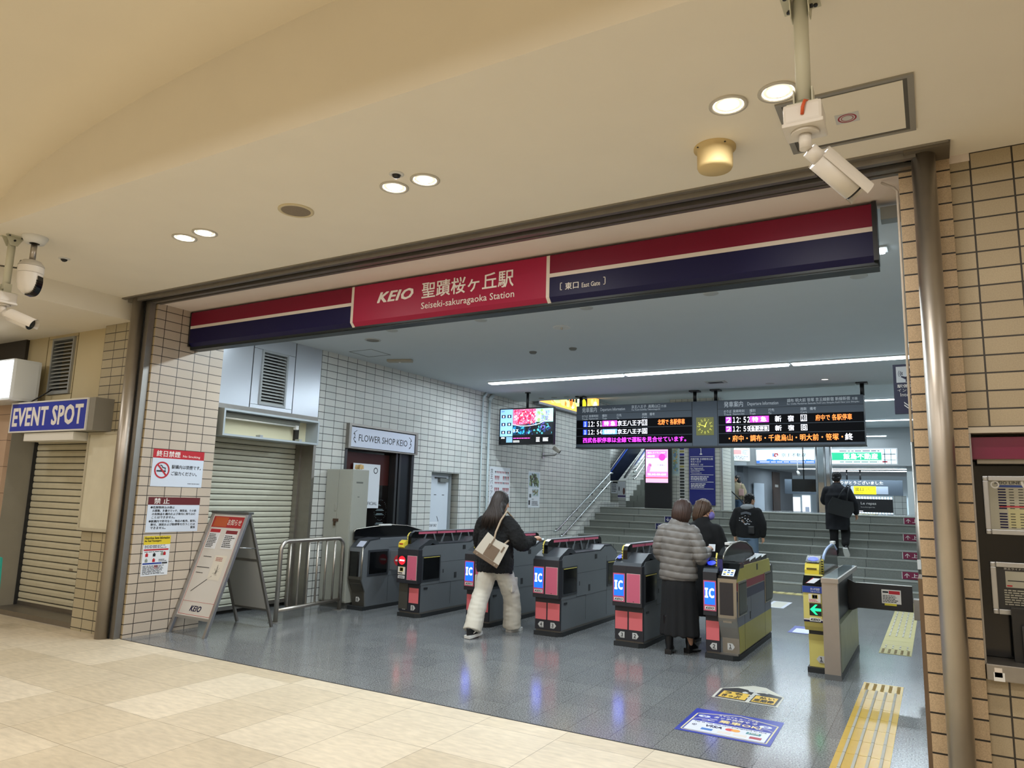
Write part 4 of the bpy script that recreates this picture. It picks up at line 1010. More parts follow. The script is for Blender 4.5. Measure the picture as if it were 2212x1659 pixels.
def side_profile():
    return [(-.05, .42), (-.06, .47), (-.06, .885), (-.03, .92), (.2, 1.015), (.30, 1.015), (.40, .955), (1.20, .955), (1.34, 1.01), (1.56, 1.01), (1.74, .93), (1.80, .87), (1.80, .47), (1.78, .42)]
def gate_base(g, hw=.175, light=False):
    b = MB().mat(RUBBER).prism([(-hw, -.01), (hw-.06, -.01), (hw, .05), (hw, 1.74), (hw-.05, 1.80), (-hw+.05, 1.80), (-hw, 1.74)], 0, .05, 'Z'); b.mat(M('plinth_top', '#6e6a64', .5, .4)).box(-hw+.012, .02, .05, hw-.012, 1.76, .07); b.build('plinth', None, g)
def gate_std(x, left, right, label, nums, lwr=True, body=GB):
    g = thing('ticket_gate', label, 'ticket gate', (x, GY, 0), group=None)
    gate_base(g)
    b = MB().mat(body).box(-.165, .02, .07, .165, 1.77, .44)
    b.prism([(y, z) for y, z in side_profile() if z < .96 or y > .3] and [(.02, .42), (.02, .88), (.08, .93), (.40, .94), (1.22, .94), (1.36, .99), (1.56, .99), (1.76, .90), (1.78, .42)], -.17, .17, 'X')
    b.build('body', None, g)
    b = MB().mat(GT).prism([(-.06, .885), (-.03, .92), (.2, 1.015), (.30, 1.015), (.42, .957), (1.18, .957), (1.33, 1.015), (1.56, 1.015), (1.76, .92), (1.80, .87), (1.70, .89), (1.52, .98), (1.36, .98), (1.22, .93), (.40, .93), (.26, .96), (.02, .87)], -.165, .165, 'X')
    b.build('top_cover', None, g)
    b = MB().mat(GF).box(-.175, -.06, .44, .175, .03, .888, .008); b.mat(GSEAM).box(-.0125, -.062, .44, -.0105, -.059, .88)
    b.build('front_cover', None, g)
    if lwr:
        MB().mat(GF).box(-.168, .005, .07, .168, .03, .44).build('lower_front', None, g)
    # seams and fittings on the side
    b = MB()
    for y0, z0, y1, z1 in ((.45, .70, 1.40, .703), (.44, .42, .443, .70), (1.40, .10, 1.403, .87), (.72, .12, .723, .42), (.44, .42, .72, .423)):
        for s_ in (-1, 1): b.box(s_*.170, y0, z0, s_*.1712, y1, z1)
    b.build('seam', GSEAM, g)
    for s_ in (-1, 1):
        for y0, y1 in ((.06, .42), (1.44, 1.74)):
            f = MB().mat(GT).box(s_*.165, y0-.03, .46, s_*.178, y1+.03, .80, .004).mat(BLKGLOSS).box(s_*.176, y0, .49, s_*.182, y1, .775).mat(STRIPY).box(s_*.176, y0, .775, s_*.184, y1, .781)
            f.build('flap_slot', None, g)
        b = MB().box(s_*.168, .52, .55, s_*.173, .535, .60); b.box(s_*.168, .80, .46, s_*.1715, .86, .54); b.box(s_*.168, .10, .36, s_*.173, .18, .385); b.box(s_*.168, 1.0, .85, s_*.174, 1.07, .91); b.build('lock_fitting', DARK, g)
    # fin along the top
    fx = -.06
    if left != 'steel' or True:
        b = MB().mat(BLKGLOSS)
        b.prism([(.04, .87), (.04, 1.05), (.07, 1.095), (.13, 1.115), (1.62, 1.115), (1.68, 1.09), (1.70, 1.03), (1.70, .90), (1.62, .90), (1.62, 1.02), (1.60, 1.035), (.20, 1.035), (.17, 1.02), (.12, .90)], fx-.025, fx+.025, 'X')
        b.mat(M('fin_top', '#9da0a6', .4, .4)).box(fx-.028, .14, 1.113, fx+.028, 1.60, 1.122)
        b.build('fin', None, g)
        b = MB().mat(GPINK)
        for y0, y1 in ((.20, .62), (.64, 1.10), (1.12, 1.58)):
            for s_ in (-1, 1): b.box(fx+s_*.0255, y0, 1.075, fx+s_*.027, y1, 1.105)
        b.build('pink_strip', None, g)
        for y in (.30, .74, 1.18):
            MB().prism([(y, .955), (y+.03, .955), (y+.09, 1.075), (y+.06, 1.075)], fx-.027, fx+.027, 'X').build('fin_strut', GB, g); MB().prism([(y+.30, .955), (y+.33, .955), (y+.27, 1.075), (y+.24, 1.075)], fx-.027, fx+.027, 'X').build('fin_strut', GB, g)
        b = MB().mat(BLACK).box(fx-.012, .2, .957, fx+.012, 1.6, 1.036); b.build('fin_window', None, g)
        b = MB().mat(STRIPY).tube([(fx-.034, .036, .90), (fx-.034, .036, 1.05), (fx-.034, .064, 1.085), (fx-.034, .10, 1.10)], .009, n=6)
        for k in range(5): b.mat(INK).box(fx-.04, .026, .915+.03*k, fx-.028, .028, .927+.03*k)
        b.build('caution_strip', None, g)
    # faces
    yf = -.06
    if left == 'ic': ic_screen(g, -.165, -.025, yf)
    if right == 'pink': fr(MB().mat(CREAM).box(-.003, .487, 0, .157, .803, .003).mat(GPINK).box(.0, .49, 0, .154, .80, .005).mat(INK).box(.07, .497, .005, .085, .503, .006).build('pink_panel', None, g), yf)
    for x0, x1 in ((-.163, -.018), (.0, .158)):
        if left == 'steel' and x0 < -.1: continue
        frect('salmon_panel', g, x0, .185, x1, .38, .005, GSAL, .003)
    for s_, n in zip((0, 1), nums):
        p = hexplate(None, .075 if s_ else -.085, .125, n, bool(s_))
        p.parent = g; fr(p, .004)
    return g
g5 = gate_std(-5.05, 'ic', 'pink', 'dark ticket gate with pink panels behind the woman with the shoulder bag', (5, 4))
g4 = gate_std(-4.055, 'ic', 'pink', 'dark ticket gate with pink panels immediately right of the woman in the fleece', (4, 3))
g3 = gate_std(-3.03, 'ic', 'pink', 'dark ticket gate with pink panels just left of the lady in the quilted jacket', (3, 2))
def reader(g, x0, x1, col=GBLUE):
    sl = math.atan2(.095, .23)
    o = MB().box(x0, 0, 0, x1, .15, .006, .002).build('reader_pad', BLKGLOSS, g); o.matrix_local = Matrix.Translation((0, .0, .937)) @ Matrix.Rotation(sl, 4, 'X')
    o2 = MB().disc(((x0+x1)/2, .08), (x1-x0)*.4, .006, .008, ry=.05).build('reader_glow', col, o)
reader(g3, -.165, -.10)
# gate 6|5: steel left half with a no entry light
g65 = gate_std(-6.14, 'steel', 'pink', 'ticket gate with red no entry light, numbered 6 and 5', (6, 5))
GS2 = M('gate_steel_dark', '#5f5c55', .4, .7)
fr(MB().mat(GS2).box(-.168, .10, 0, -.02, .44, .004).build('steel_panel', None, g65), .003)
fr(MB().mat(BLACK).box(-.165, .665, 0, -.02, .80, .005).build('light_box', None, g65), -.06)
o = fr(MB().mat(REDLED).disc((-.092, .735), .055, .005, .007).mat(GW).box(-.132, .726, .007, -.052, .744, .008).build('no_entry_light', None, g65), -.06)
fr(MB().mat(CREAM).box(-.155, .55, 0, -.035, .65, .004).mat(GYEL).box(-.125, .59, .004, -.065, .645, .005).mat(INK).prism([(-.12, .64), (-.07, .64), (-.12, .595), (-.07, .595)], .005, .006, 'Z').build('caution_sticker', None, g65), -.06)
prints('fine_print', g65, -.15, .555, -.04, .585, 1, INK, 0).matrix_local = Matrix.Translation((0, -.066, 0)) @ Matrix.Rotation(PI/2, 4, 'X')
fr(MB().mat(WHITE).box(-.15, .50, 0, -.04, .535, .004).build('label', None, g65), -.06); ftext('logo', g65, 'KEIO', -.14, .507, .09, .02, -.065, NAVY, bold=.03, shear=.32)
b = MB().mat(GYEL).prism([(-.04, .885), (-.07, .91), (-.06, .965), (.0, 1.0), (.02, .98), (.02, .89)], -.165, -.075, 'X'); b.mat(REDI).box(-.15, -.072, .945, -.09, -.064, .958); b.build('yellow_reader', None, g65)
# gate 6: single sided, leftmost
g = thing('ticket_gate', 'leftmost dark ticket gate numbered 6 with curved glass top', 'ticket gate', (-7.06, GY, 0))
b = MB().mat(RUBBER).box(-.15, -.01, 0, .13, 1.80, .05); b.build('plinth', None, g)
b = MB().mat(GB).prism([(.06, .05), (.04, .25), (-.02, .36), (-.05, .42), (-.05, .85), (.08, .965), (1.72, .965), (1.76, .92), (1.76, .05)], -.12, .12, 'X'); b.build('body', None, g)
MB().mat(GS2).prism([(.055, .05), (.035, .25), (-.025, .36), (-.055, .42), (-.055, .46), (-.04, .46), (-.03, .36), (.05, .25), (.07, .05)], -.122, .10, 'X').build('steel_front', None, g)
fr(MB().mat(BLKGLOSS).box(-.115, .46, 0, .06, .80, .006).build('front_screen', None, g), -.05)
MB().mat(GST).cyl((.115, -.052, .42), (.115, -.052, .86), .012, n=10).build('edge_strip', None, g)
b = MB().mat(GT).prism([(-.05, .85), (.08, .965), (.3, .985), (.30, .965), (.09, .945), (-.04, .83)], -.122, .122, 'X'); b.build('nose', None, g)
pd = MB().mat(M('label_pale', '#b9bfd0', .5)).box(-.02, .0, 0, .10, .11, .003).build('card_label', None, g); pd.matrix_local = Matrix.Translation((0, -.035, .868)) @ Matrix.Rotation(math.atan2(.115, .13), 4, 'X')
pr = [(.0, .95)]+[(.0+.05*(1-math.cos(PI/2*k/5)), 1.06+.04*math.sin(PI/2*k/5)) for k in range(6)]+[(.35, 1.125), (.8, 1.15), (1.2, 1.13), (1.6, 1.05), (1.68, .95)]
b = MB().mat(BLKGLOSS).prism(pr, -.12, -.10, 'X'); b.build('side_screen', None, g)
b = MB().mat(GST).tube([(-.11, y, z) for y, z in pr[1:]], .010, n=8); b.build('edge_rail', None, g)
MB().mat(WHITE).box(-.135, .55, 1.14, -.085, .80, 1.165, .008).build('top_sensor', None, g)
b = MB().mat(GT).box(.118, .06, .46, .128, .50, .82).mat(BLKGLOSS).box(.126, .09, .49, .131, .47, .79); b.build('flap_slot', None, g)
b = MB(); [b.box(.119, y0, z0, .1212, y1, z1) for y0, z0, y1, z1 in ((.52, .08, .523, .44), (.52, .44, 1.7, .443), (.5, .84, 1.7, .843))]; b.build('seam', GSEAM, g)
p = hexplate(None, -.01, .14, 6, True); p.parent = g; fr(p, .045)
for y, l in ((.55, 'near'), (1.45, 'far')):
    t_ = MB().box(.12, y, .52, .42, y+.02, .80, .008).build('flap', GB, g)
    b = MB().mat(M('noentry_red', '#c03038', .5)).disc((.25, .66), .075, 0, .003).mat(WHITE).box(.20, .648, .003, .30, .672, .005)
    o = b.build('no_entry_mark', None, t_); o.matrix_local = Matrix.Translation((.02, y, 0)) @ Matrix.Rotation(PI/2, 4, 'X')
# gate 2|1: stainless and yellow right half
g = thing('ticket_gate', 'ticket gate with stainless and yellow right side, numbered 2 and 1', 'ticket gate', (-2.0, GY, 0))
gate_base(g)
b = MB().mat(GF).box(-.175, -.06, .44, -.03, .1, .888, .006).mat(GB).box(-.17, .035, .07, .0, 1.77, .93); b.mat(GF).box(-.168, .005, .07, -.02, .04, .44); b.build('body', None, g)
b = MB().mat(GT).prism([(-.06, .885), (-.03, .92), (.2, 1.015), (.3, 1.015), (.42, .96), (1.18, .96), (1.33, 1.01), (1.56, 1.01), (1.76, .92), (1.76, .87), (.02, .87)], -.172, -.02, 'X'); b.build('left_cover', None, g)
ic_screen(g, -.168, -.035, -.06); frect('salmon_panel', g, -.163, .185, -.025, .38, .005, GSAL, .003)
p = hexplate(None, -.085, .125, 2, False); p.parent = g; fr(p, .004)
reader(g, -.165, -.06)
curve = [(.04, .07), (.035, .22), (.0, .33), (-.045, .40), (-.055, .44), (-.055, .82)]
b = MB().mat(GST).prism(curve+[(.03, .82), (.06, .07)], -.02, .172, 'X'); b.build('steel_front', None, g)
fr(MB().mat(M('panel_charcoal', '#2a2628', .4)).box(.0, .46, 0, .14, .79, .003).build('front_screen', None, g), -.055)
fr(MB().mat(GST).box(-.015, .43, 0, .16, .455, .006).box(.03, .385, -.02, .12, .40, .0).build('front_ledge', None, g), -.055)
prof = [(.06, .07), (.055, .22), (.02, .33), (-.03, .42), (-.03, .84), (.17, .955), (1.66, .985), (1.76, .88), (1.76, .07)]
def cut(z0, z1):
    """side strip of the body between two heights, following its front curve"""
    out = []
    def yf_(z):
        for (ya, za), (yb, zb) in zip(prof[:5], prof[1:6]):
            if min(za, zb) <= z <= max(za, zb) and zb != za: return ya+(yb-ya)*(z-za)/(zb-za)
        return prof[5][0]
    def yr_(z): return 1.76 if z <= .88 else 1.76-.10*(z-.88)/.105
    zs = [z0]+[z for _, z in prof[1:6] if z0 < z < z1]+[z1]
    return [(yf_(z), z) for z in zs]+[(yr_(z1), z1)]+([(1.76, .88)] if z0 < .88 < z1 else [])+[(yr_(z0), z0)]
for z0, z1, m_, n_ in ((.07, .34, GYS, 'yellow_lower_panel'), (.34, .60, GGRY, 'grey_panel'), (.60, .70, GNAV, 'navy_band'), (.70, .71, GST, 'band_gap'), (.71, .79, GRED, 'red_band'), (.79, .95, GYS, 'yellow_upper_panel')):
    MB().mat(m_).prism(cut(z0, z1), .0, .174, 'X').build(n_, None, g)
b = MB().mat(BLKGLOSS).prism([(-.05, .82), (-.04, .86), (.14, .975), (.22, .985), (.3, .965), (.3, .93), (.1, .93), (-.03, .82)], -.015, .176, 'X')
for k in range(4):
    y = .34+.32*k; b.prism([(y, .945), (y+.02, .985), (y+.30, 1.01), (y+.31, .95)], -.015, .165, 'X')
b.build('top_cover', None, g)
fr(MB().mat(GST).box(-.018, .80, 0, .178, .83, .008).build('chrome_edge', None, g), -.052)
sc_ = MB().mat(M('reader_lcd', '#c6d4ea', .4, emit=.7)).box(.02, 0, 0, .145, .115, .004).build('display', None, g); sc_.matrix_local = Matrix.Translation((0, -.045, .858)) @ Matrix.Rotation(math.atan2(.115, .18), 4, 'X')
b = MB()
for r_ in range(3):
    for c_ in range(3): b.mat((INK, GYEL, M('icon_blue', '#3f6ea8', .5))[(r_+c_) % 3]).box(.032+.038*c_, .015+.032*r_, .004, .058+.038*c_, .033+.032*r_, .005)
b.build('display_icons', None, sc_)
pr = [(.03, .88), (.03, 1.02), (.06, 1.06), (.2, 1.12), (.45, 1.165), (.8, 1.18), (1.15, 1.155), (1.45, 1.08), (1.55, 1.0), (1.50, .97)]
MB().mat(BLKGLOSS).prism(pr, -.04, .02, 'X').build('fin', None, g)
b = MB().mat(GST).tube([(.022, y, z+.004) for y, z in pr[1:9]], .008, n=6); b.mat(M('fin_navy', '#23235e', .35)).box(-.04, .026, .885, .015, .03, 1.02); b.build('fin_edge', None, g)
MB().mat(WHITE).box(-.04, .35, 1.155, .015, .55, 1.185, .008).build('top_sensor', None, g)
b = MB().mat(STRIPY).tube([(-.05, .028, .89), (-.05, .028, 1.03), (-.05, .06, 1.08)], .010, n=6)
for k in range(5): b.mat(INK).box(-.056, .016, .905+.028*k, -.044, .018, .917+.028*k)
b.build('caution_strip', None, g)
for y0, y1 in ((.03, .36), (1.42, 1.74)):
    MB().mat(GST).box(.172, y0-.03, .44, .182, y1+.03, .80, .004).mat(M('slot_dark', '#33373a', .35)).box(.18, y0, .47, .186, y1, .775).mat(BLACK).box(.18, y0, .455, .187, y1, .475).box(.18, y0, .765, .187, y1, .782).build('flap_slot', None, g)
MB().mat(GT).prism([(1.76, .44), (1.76, .86), (1.80, .88), (1.88, .86), (1.90, .55), (1.86, .46)], .12, .178, 'X').build('rear_cover', None, g)
b = MB().mat(GSEAM); [b.box(.1735, y0, z0, .1752, y1, z1) for y0, z0, y1, z1 in ((.30, .07, .303, .60), (1.38, .07, 1.383, .60), (.62, .42, .623, .60), (.55, .36, .60, .44), (.95, .86, 1.02, .93), (.42, .46, .435, .52))]; b.build('seam', None, g)
p = hexplate(None, .085, .135, 1, True); p.parent = g; fr(p, .036)
# gate 1: yellow reader post with the wide stainless machine
g = thing('ticket_gate', 'yellow ticket gate numbered 1 with green arrow beside the wide black flap', 'ticket gate', (-1.07, GY, 0))
MB().mat(RUBBER).box(-.09, -.03, 0, .10, 1.6, .05, .004).build('plinth', None, g)
GY2 = M('gate_yellow_soft', '#cabd6a', .42)
b = MB().mat(GY2).prism([(.02, .05), (.015, .30), (-.005, .36), (.1, .36), (.1, .05)], -.075, .09, 'X'); b.mat(DARK).box(-.07, .0, .355, .085, .10, .40); b.build('lower_front', None, g)
b = MB().mat(GY2).prism([(-.06, .44), (-.09, .52), (-.08, .80), (-.06, .845), (.05, .93), (.10, .93), (.10, .40), (-.03, .40)], -.10, .07, 'X'); b.mat(M('gate_side_dark', '#56534d', .4, .5)).prism([(-.07, .44), (-.08, .80), (-.05, .84), (.10, .93), (.10, .40), (-.03, .40)], .07, .095, 'X'); b.build('reader_head', None, g)
rp = MB().mat(BLKGLOSS).box(-.105, 0, 0, .075, .135, .005).mat(M('pad_white', '#d6d8dc', .4)).prism([(-.07, .03), (.0, .03), (.055, .10), (-.01, .10)], .005, .007, 'Z').mat(REDI).prism([(-.078, .024), (-.07, .024), (-.008, .106), (-.016, .106)], .005, .0065, 'Z').build('card_reader', None, g); rp.matrix_local = Matrix.Translation((0, -.075, .83)) @ Matrix.Rotation(math.atan2(.10, .12), 4, 'X')
fr(MB().mat(M('touch_blue', '#23408f', .4)).box(-.105, .765, 0, .075, .828, .006).build('touch_label', None, g), -.088); ftext('lettering', g, 'タッチ決済', -.03, .79, .085, .024, -.095, LWHITE, bold=.01); ftext('lettering', g, 'Tap to ride', -.03, .773, .085, .011, -.095, LWHITE)
fr(MB().mat(CREAM).box(-.05, .675, 0, .06, .755, .004).mat(GYEL).box(-.02, .71, .004, .035, .75, .005).mat(INK).prism([(-.015, .748), (.03, .748), (-.015, .712), (.03, .712)], .005, .006, 'Z').build('caution_sticker', None, g), -.088)
fr(prints('fine_print', g, -.045, .68, .055, .706, 2, REDI, .004), -.088)
fr(MB().mat(BLACK).box(-.045, .55, 0, .065, .665, .004).mat(GRNLED).prism([(-.04, .607), (.01, .655), (.03, .655), (.0, .62), (.06, .62), (.06, .594), (.0, .594), (.03, .56), (.01, .56)], .004, .006, 'Z').build('green_arrow', None, g), -.088)
fr(MB().mat(REDI).box(-.10, .52, 0, .072, .54, .003).mat(CREAM).box(-.10, .505, 0, .072, .52, .003).mat(NAVY).box(-.10, .488, 0, .072, .505, .003).mat(WHITE).box(-.045, .495, .003, .055, .53, .005).build('brand_band', None, g), -.086)
ftext('logo', g, 'KEIO', -.038, .502, .086, .021, -.092, INK, bold=.03, shear=.32)
b = MB().mat(GYEL).prism([(.10, .90), (.09, .97), (.14, 1.03), (.26, 1.06), (.28, .90)], -.105, .03, 'X').mat(M('slot_brown', '#5a4a10', .5)).box(-.085, .085, .975, .01, .093, .99); b.build('ticket_inlet', None, g)
rp = MB().mat(BLKGLOSS).box(-.10, 0, 0, .03, .16, .006).mat(GBLUE).disc((-.035, .08), .05, .006, .008, ry=.045).build('blue_reader', None, g); rp.matrix_local = Matrix.Translation((0, .13, 1.04)) @ Matrix.Rotation(.35, 4, 'X')
n = 12
arcp = [(.30, .90), (.30, 1.06)]+[(.30+.9*(1-math.cos(PI/2*k/n)), 1.06+.13*math.sin(PI/2*k/n)) for k in range(1, n+1)]+[(1.45, 1.12), (1.55, .90)]
o = MB().mat(M('smoke_glass', '#3c4043', .1, alpha=.75)).prism(arcp, .045, .055, 'X').build('glass_fin', None, g)
b = MB().mat(M('fin_edge_blue', '#9fb3d8', .4, .3)).tube([(.05, y, z) for y, z in arcp[1:-1]], .014, n=8); b.build('fin_edge', None, g)
MB().mat(WHITE).box(.03, 1.05, 1.19, .075, 1.2, 1.225, .008).build('top_sensor', None, g)
b = MB().mat(STRIPY).tube([(.04, .295, .90), (.04, .295, 1.07)], .014, n=6)
for k in range(6): b.mat(INK).box(.03, .279, .915+.025*k, .05, .282, .927+.025*k)
b.build('caution_strip', None, g)
MB().mat(M('gate_inner', '#7c7a60', .5)).box(-.07, .10, .05, .09, 1.55, .90).build('inner_body', None, g)
GST2 = M('gate_stainless_tall', '#a8a098', .4, .85, noise=.06, nscale=7)
b = MB().mat(GST2).box(.095, -.26, .05, .235, -.18, .89).mat(M('gate_plinth_grey', '#5b5c5c', .6)).box(.095, -.26, 0, .24, 1.62, .05); b.mat(BLACK).box(.10, -.18, .05, .20, 1.6, .88); b.build('steel_post', None, g)
MB().mat(M('mottled_panel', '#8f9276', .35, noise=.35, nscale=4)).box(.20, -.17, .06, .238, 1.58, .50).build('side_panel', None, g)
MB().mat(GST2).box(.09, -.27, .885, .245, 1.66, .93, .004).build('top_frame', None, g)
MB().mat(M('grey_glass', '#a6b4b4', .08, coat=.5)).box(.105, -.24, .93, .23, 1.63, .935).build('glass_top', None, g)
fl_ = MB().mat(M('flap_black', '#1b1d22', .35)).prism([(.12, .47), (.12, .80), (.16, .835), (.22, .82), (.27, .795), (.825, .795), (.825, .53), (.30, .53), (.24, .50)], 1.03, 1.06, 'Y').build('wide_flap', None, g)
fr(MB().mat(CREAM).box(.53, .60, 0, .715, .745, .002).mat(REDI).box(.60, .70, .002, .705, .735, .003).mat(INK).box(.54, .71, .002, .595, .728, .003).mat(GYEL).box(.555, .58, 0, .67, .602, .003).build('flap_notice', None, fl_), 1.03)
fr(prints('fine_print', fl_, .54, .61, .70, .69, 5, INK, .002), 1.03)
MB().mat(WHITE).box(.28, 1.025, .795, .82, 1.065, .80).build('flap_edge', None, fl_)
p = hexplate(None, .03, .125, 1, False); p.parent = g; fr(p, .015)

# ================================================================== DEPARTURE BOARD
BY = 13.15
t = thing('departure_board', 'long hanging departure board with two displays and a clock', 'departure board', (0, BY, 0), FRONT)
BG = M('board_grey', '#3c454f', .5, .2); LEDB = M('led_black', '#050508', .5, spec=.06); LW_ = M('led_white', '#f4f4ff', .5, emit=1.5); LO = M('led_orange', '#ff8a3a', .5, emit=1.5); LMG = M('led_magenta', '#f03cff', .5, emit=1.4); LBL_ = M('led_blue', '#2a4cf0', .5, emit=1.2); LPU = M('led_purple', '#b43cf0', .5, emit=1.2); BT = M('board_lettering', '#b9c0c6', .5, emit=.12)
rect('cabinet', t, -6.16, 2.64, -.918, 3.478, -.30, -.01, BG, .006)
rect('bottom_edge', t, -6.165, 2.63, -.913, 2.652, -.31, 0, M('board_edge', '#15181c', .5))
b = MB()
for x in (-3.797, -3.33): b.box(x-.004, 2.65, -.012, x+.004, 3.478, -.008)
for x0, x1 in ((-6.16, -3.80), (-3.325, -.918)): b.box(x0, 3.315, -.012, x1, 3.321, -.008)
b.build('seam', JOINT, t)
hd = rect('left_header', t, -6.15, 3.32, -3.81, 3.47, -.01, -.006, BG); hr = rect('right_header', t, -3.32, 3.32, -.925, 3.47, -.01, -.006, BG)
def bt(p, s_, x0, y0, x1, y1, m=BT, z=-.006, bold=.0):
    if s_ == '1': c_ = (x0+x1)/2; x0, x1 = c_-(x1-x0)*.22, c_+(x1-x0)*.18
    return text('lettering', s_, m, p, x0, y0, x1-x0, y1-y0, z, bold=bold)
bt(hd, '発車案内', -6.033, 3.345, -5.715, 3.45, bold=.005); bt(hd, 'Departure Information', -5.635, 3.345, -5.118, 3.425); bt(hd, '京王八王子  高尾山口', -4.984, 3.39, -4.41, 3.455, bold=.005); bt(hd, '方面', -4.393, 3.392, -4.288, 3.44); bt(hd, 'For Keiō-hachiōji Takaosanguchi', -4.98, 3.34, -4.41, 3.38)
bt(hr, '発車案内', -3.208, 3.345, -2.871, 3.45, bold=.005); bt(hr, 'Departure Information', -2.792, 3.345, -2.265, 3.425); bt(hr, '調布 明大前 笹塚 京王線新宿 新線新宿', -2.119, 3.39, -1.118, 3.455, bold=.005); bt(hr, '方面', -1.094, 3.392, -1.005, 3.44); bt(hr, 'For Chōfu Meidaimae Sasazuka Keiō Line Shinjuku Keiō New Line Shinjuku', -2.121, 3.34, -.984, 3.378)
cl = rect('left_column_heads', t, -6.15, 3.185, -3.81, 3.312, -.01, -.006, BG); cr2 = rect('right_column_heads', t, -3.32, 3.185, -.925, 3.312, -.01, -.006, BG)
for p, L in ((cl, ((-6.035, 'のりば', 'Track', .127), (-5.884, '発車時刻', 'Departure time', .2), (-5.598, '種別', 'Train', .1), (-5.291, '行先', 'To', .1), (-4.768, '両数', 'Cars', .1), (-4.617, '備考', None, .1))),
             (cr2, ((-3.211, 'のりば', 'Track', .134), (-3.05, '発車時刻', 'Departure time', .2), (-2.758, '種別', 'Train', .1), (-2.436, '行先', 'To', .1), (-1.904, '両数', 'Cars', .1), (-1.753, '備考', None, .1)))):
    for x, a, e, w in L:
        bt(p, a, x, 3.243, x+w, 3.296)
        if e: bt(p, e, x, 3.195, x+(w if e != 'To' else .05), 3.232)
def row(x0, x1, y0, y1, items):
    p = rect('led_row', t, x0, y0, x1, y1, -.01, -.004, LEDB)
    h = y1-y0
    for it in items:
        kind, s_, a, c = it[0], it[1], it[2], it[3]
        if kind == 't': bt(p, s_, a, y0+h*.17, c, y1-h*.17, it[4], -.004, .012)
        elif kind == 'b':                                  # lettering on a lit block
            rect('led_block', p, a, y0+h*.16, c, y1-h*.14, -.004, -.003, it[4]); bt(p, s_, a+(c-a)*.12, y0+h*.22, c-(c-a)*.12, y1-h*.2, LW_, -.003, .012)
        elif kind == 'o':                                  # outlined box
            b = MB(); w = .009; ya, yb = y0+h*.16, y1-h*.14
            for q in ((a, ya, c, ya+w), (a, yb-w, c, yb), (a, ya, a+w, yb), (c-w, ya, c, yb)): b.box(q[0], q[1], -.004, q[2], q[3], -.003)
            b.build('led_outline', LW_, p); bt(p, s_, a+.02, y0+h*.26, c-.02, y1-h*.24, LW_, -.004, .015)
row(-6.15, -3.80, 3.03, 3.19, [('b', '1', -6.004, -5.917, LBL_), ('t', '12:51', -5.897, -5.60, LW_), ('b', '特 急', -5.59, -5.283, LMG), ('t', '京王八王子', -5.27, -4.781, LW_), ('o', '10', -4.771, -4.666), ('t', '北野で 各駅停車', -4.456, -3.933, LO)])
row(-6.15, -3.80, 2.875, 3.02, [('b', '1', -6.004, -5.917, LBL_), ('t', '12:54', -5.895, -5.598, LW_), ('b', '各駅停車', -5.589, -5.282, M('led_sky', '#7ab4ff', .5, emit=.9)), ('t', '京王八王子', -5.269, -4.781, LW_), ('o', '8', -4.768, -4.666)])
row(-6.15, -3.80, 2.71, 2.865, [('t', '西武各駅停車は全線で運転を見合せています。', -6.007, -3.912, LMG)])
row(-3.31, -.922, 3.03, 3.19, [('b', '2', -3.181, -3.078, LPU), ('t', '12:52', -3.053, -2.758, LW_), ('b', '特 急', -2.755, -2.432, LMG), ('t', '新', -2.33, -2.221, LW_), ('t', '宿', -2.116, -2.018, LW_), ('o', '10', -1.905, -1.806), ('t', '府中で 各駅停車', -1.667, -1.10, LO)])
row(-3.31, -.922, 2.875, 3.02, [('b', '2', -3.181, -3.078, LPU), ('t', '12:59', -3.056, -2.762, LW_), ('o', '各駅停車', -2.759, -2.433), ('t', '新', -2.33, -2.221, LW_), ('t', '宿', -2.116, -2.018, LW_), ('o', '8', -1.905, -1.804)])
row(-3.31, -.922, 2.69, 2.865, [('t', '・府中・調布・千歳烏山・明大前・笹塚・', -3.134, -1.25, LO), ('t', '終', -1.22, -1.10, LW_)])
ck = rect('clock', t, -3.72, 2.845, -3.398, 3.175, -.01, -.005, M('clock_olive', '#5a5a10', .4, emit=.25))
cx, cy = -3.559, 3.01; YC = M('clock_yellow', '#e8e25a', .5, emit=.9); b = MB().mat(YC)
for k in range(12): a = PI/6*k; b.box(cx+.135*math.cos(a)-.005, cy+.135*math.sin(a)-.005, -.005, cx+.135*math.cos(a)+.005, cy+.135*math.sin(a)+.005, -.004)
for a, l, w in ((math.radians(90-23), .085, .009), (math.radians(90-288), .125, .006)):
    d = Vector((math.cos(a), math.sin(a))); n_ = Vector((-d.y, d.x))*w; c_ = Vector((cx, cy))
    b.prism([tuple(c_-d*.02-n_), tuple(c_+d*l-n_*.6), tuple(c_+d*l+n_*.6), tuple(c_-d*.02+n_)], -.004, -.003, 'Z')
b.build('clock_hands', None, ck)
for k in range(1, 13):
    a = math.radians(90-30*k); bt(ck, str(k), cx+.108*math.cos(a)-(.017 if k > 9 else .011), cy+.108*math.sin(a)-.014, cx+.108*math.cos(a)+(.017 if k > 9 else .011), cy+.108*math.sin(a)+.014, YC, -.005)
for x in (-6.13, -3.78, -3.39, -.94):
    MB().cyl((x, 3.478, -.15), (x, 3.70, -.15), .034, n=14).build('hanger', BLACK, t); MB().box(x-.09, 3.675, -.24, x+.09, 3.70, -.06).build('hanger_plate', BLACK, t)

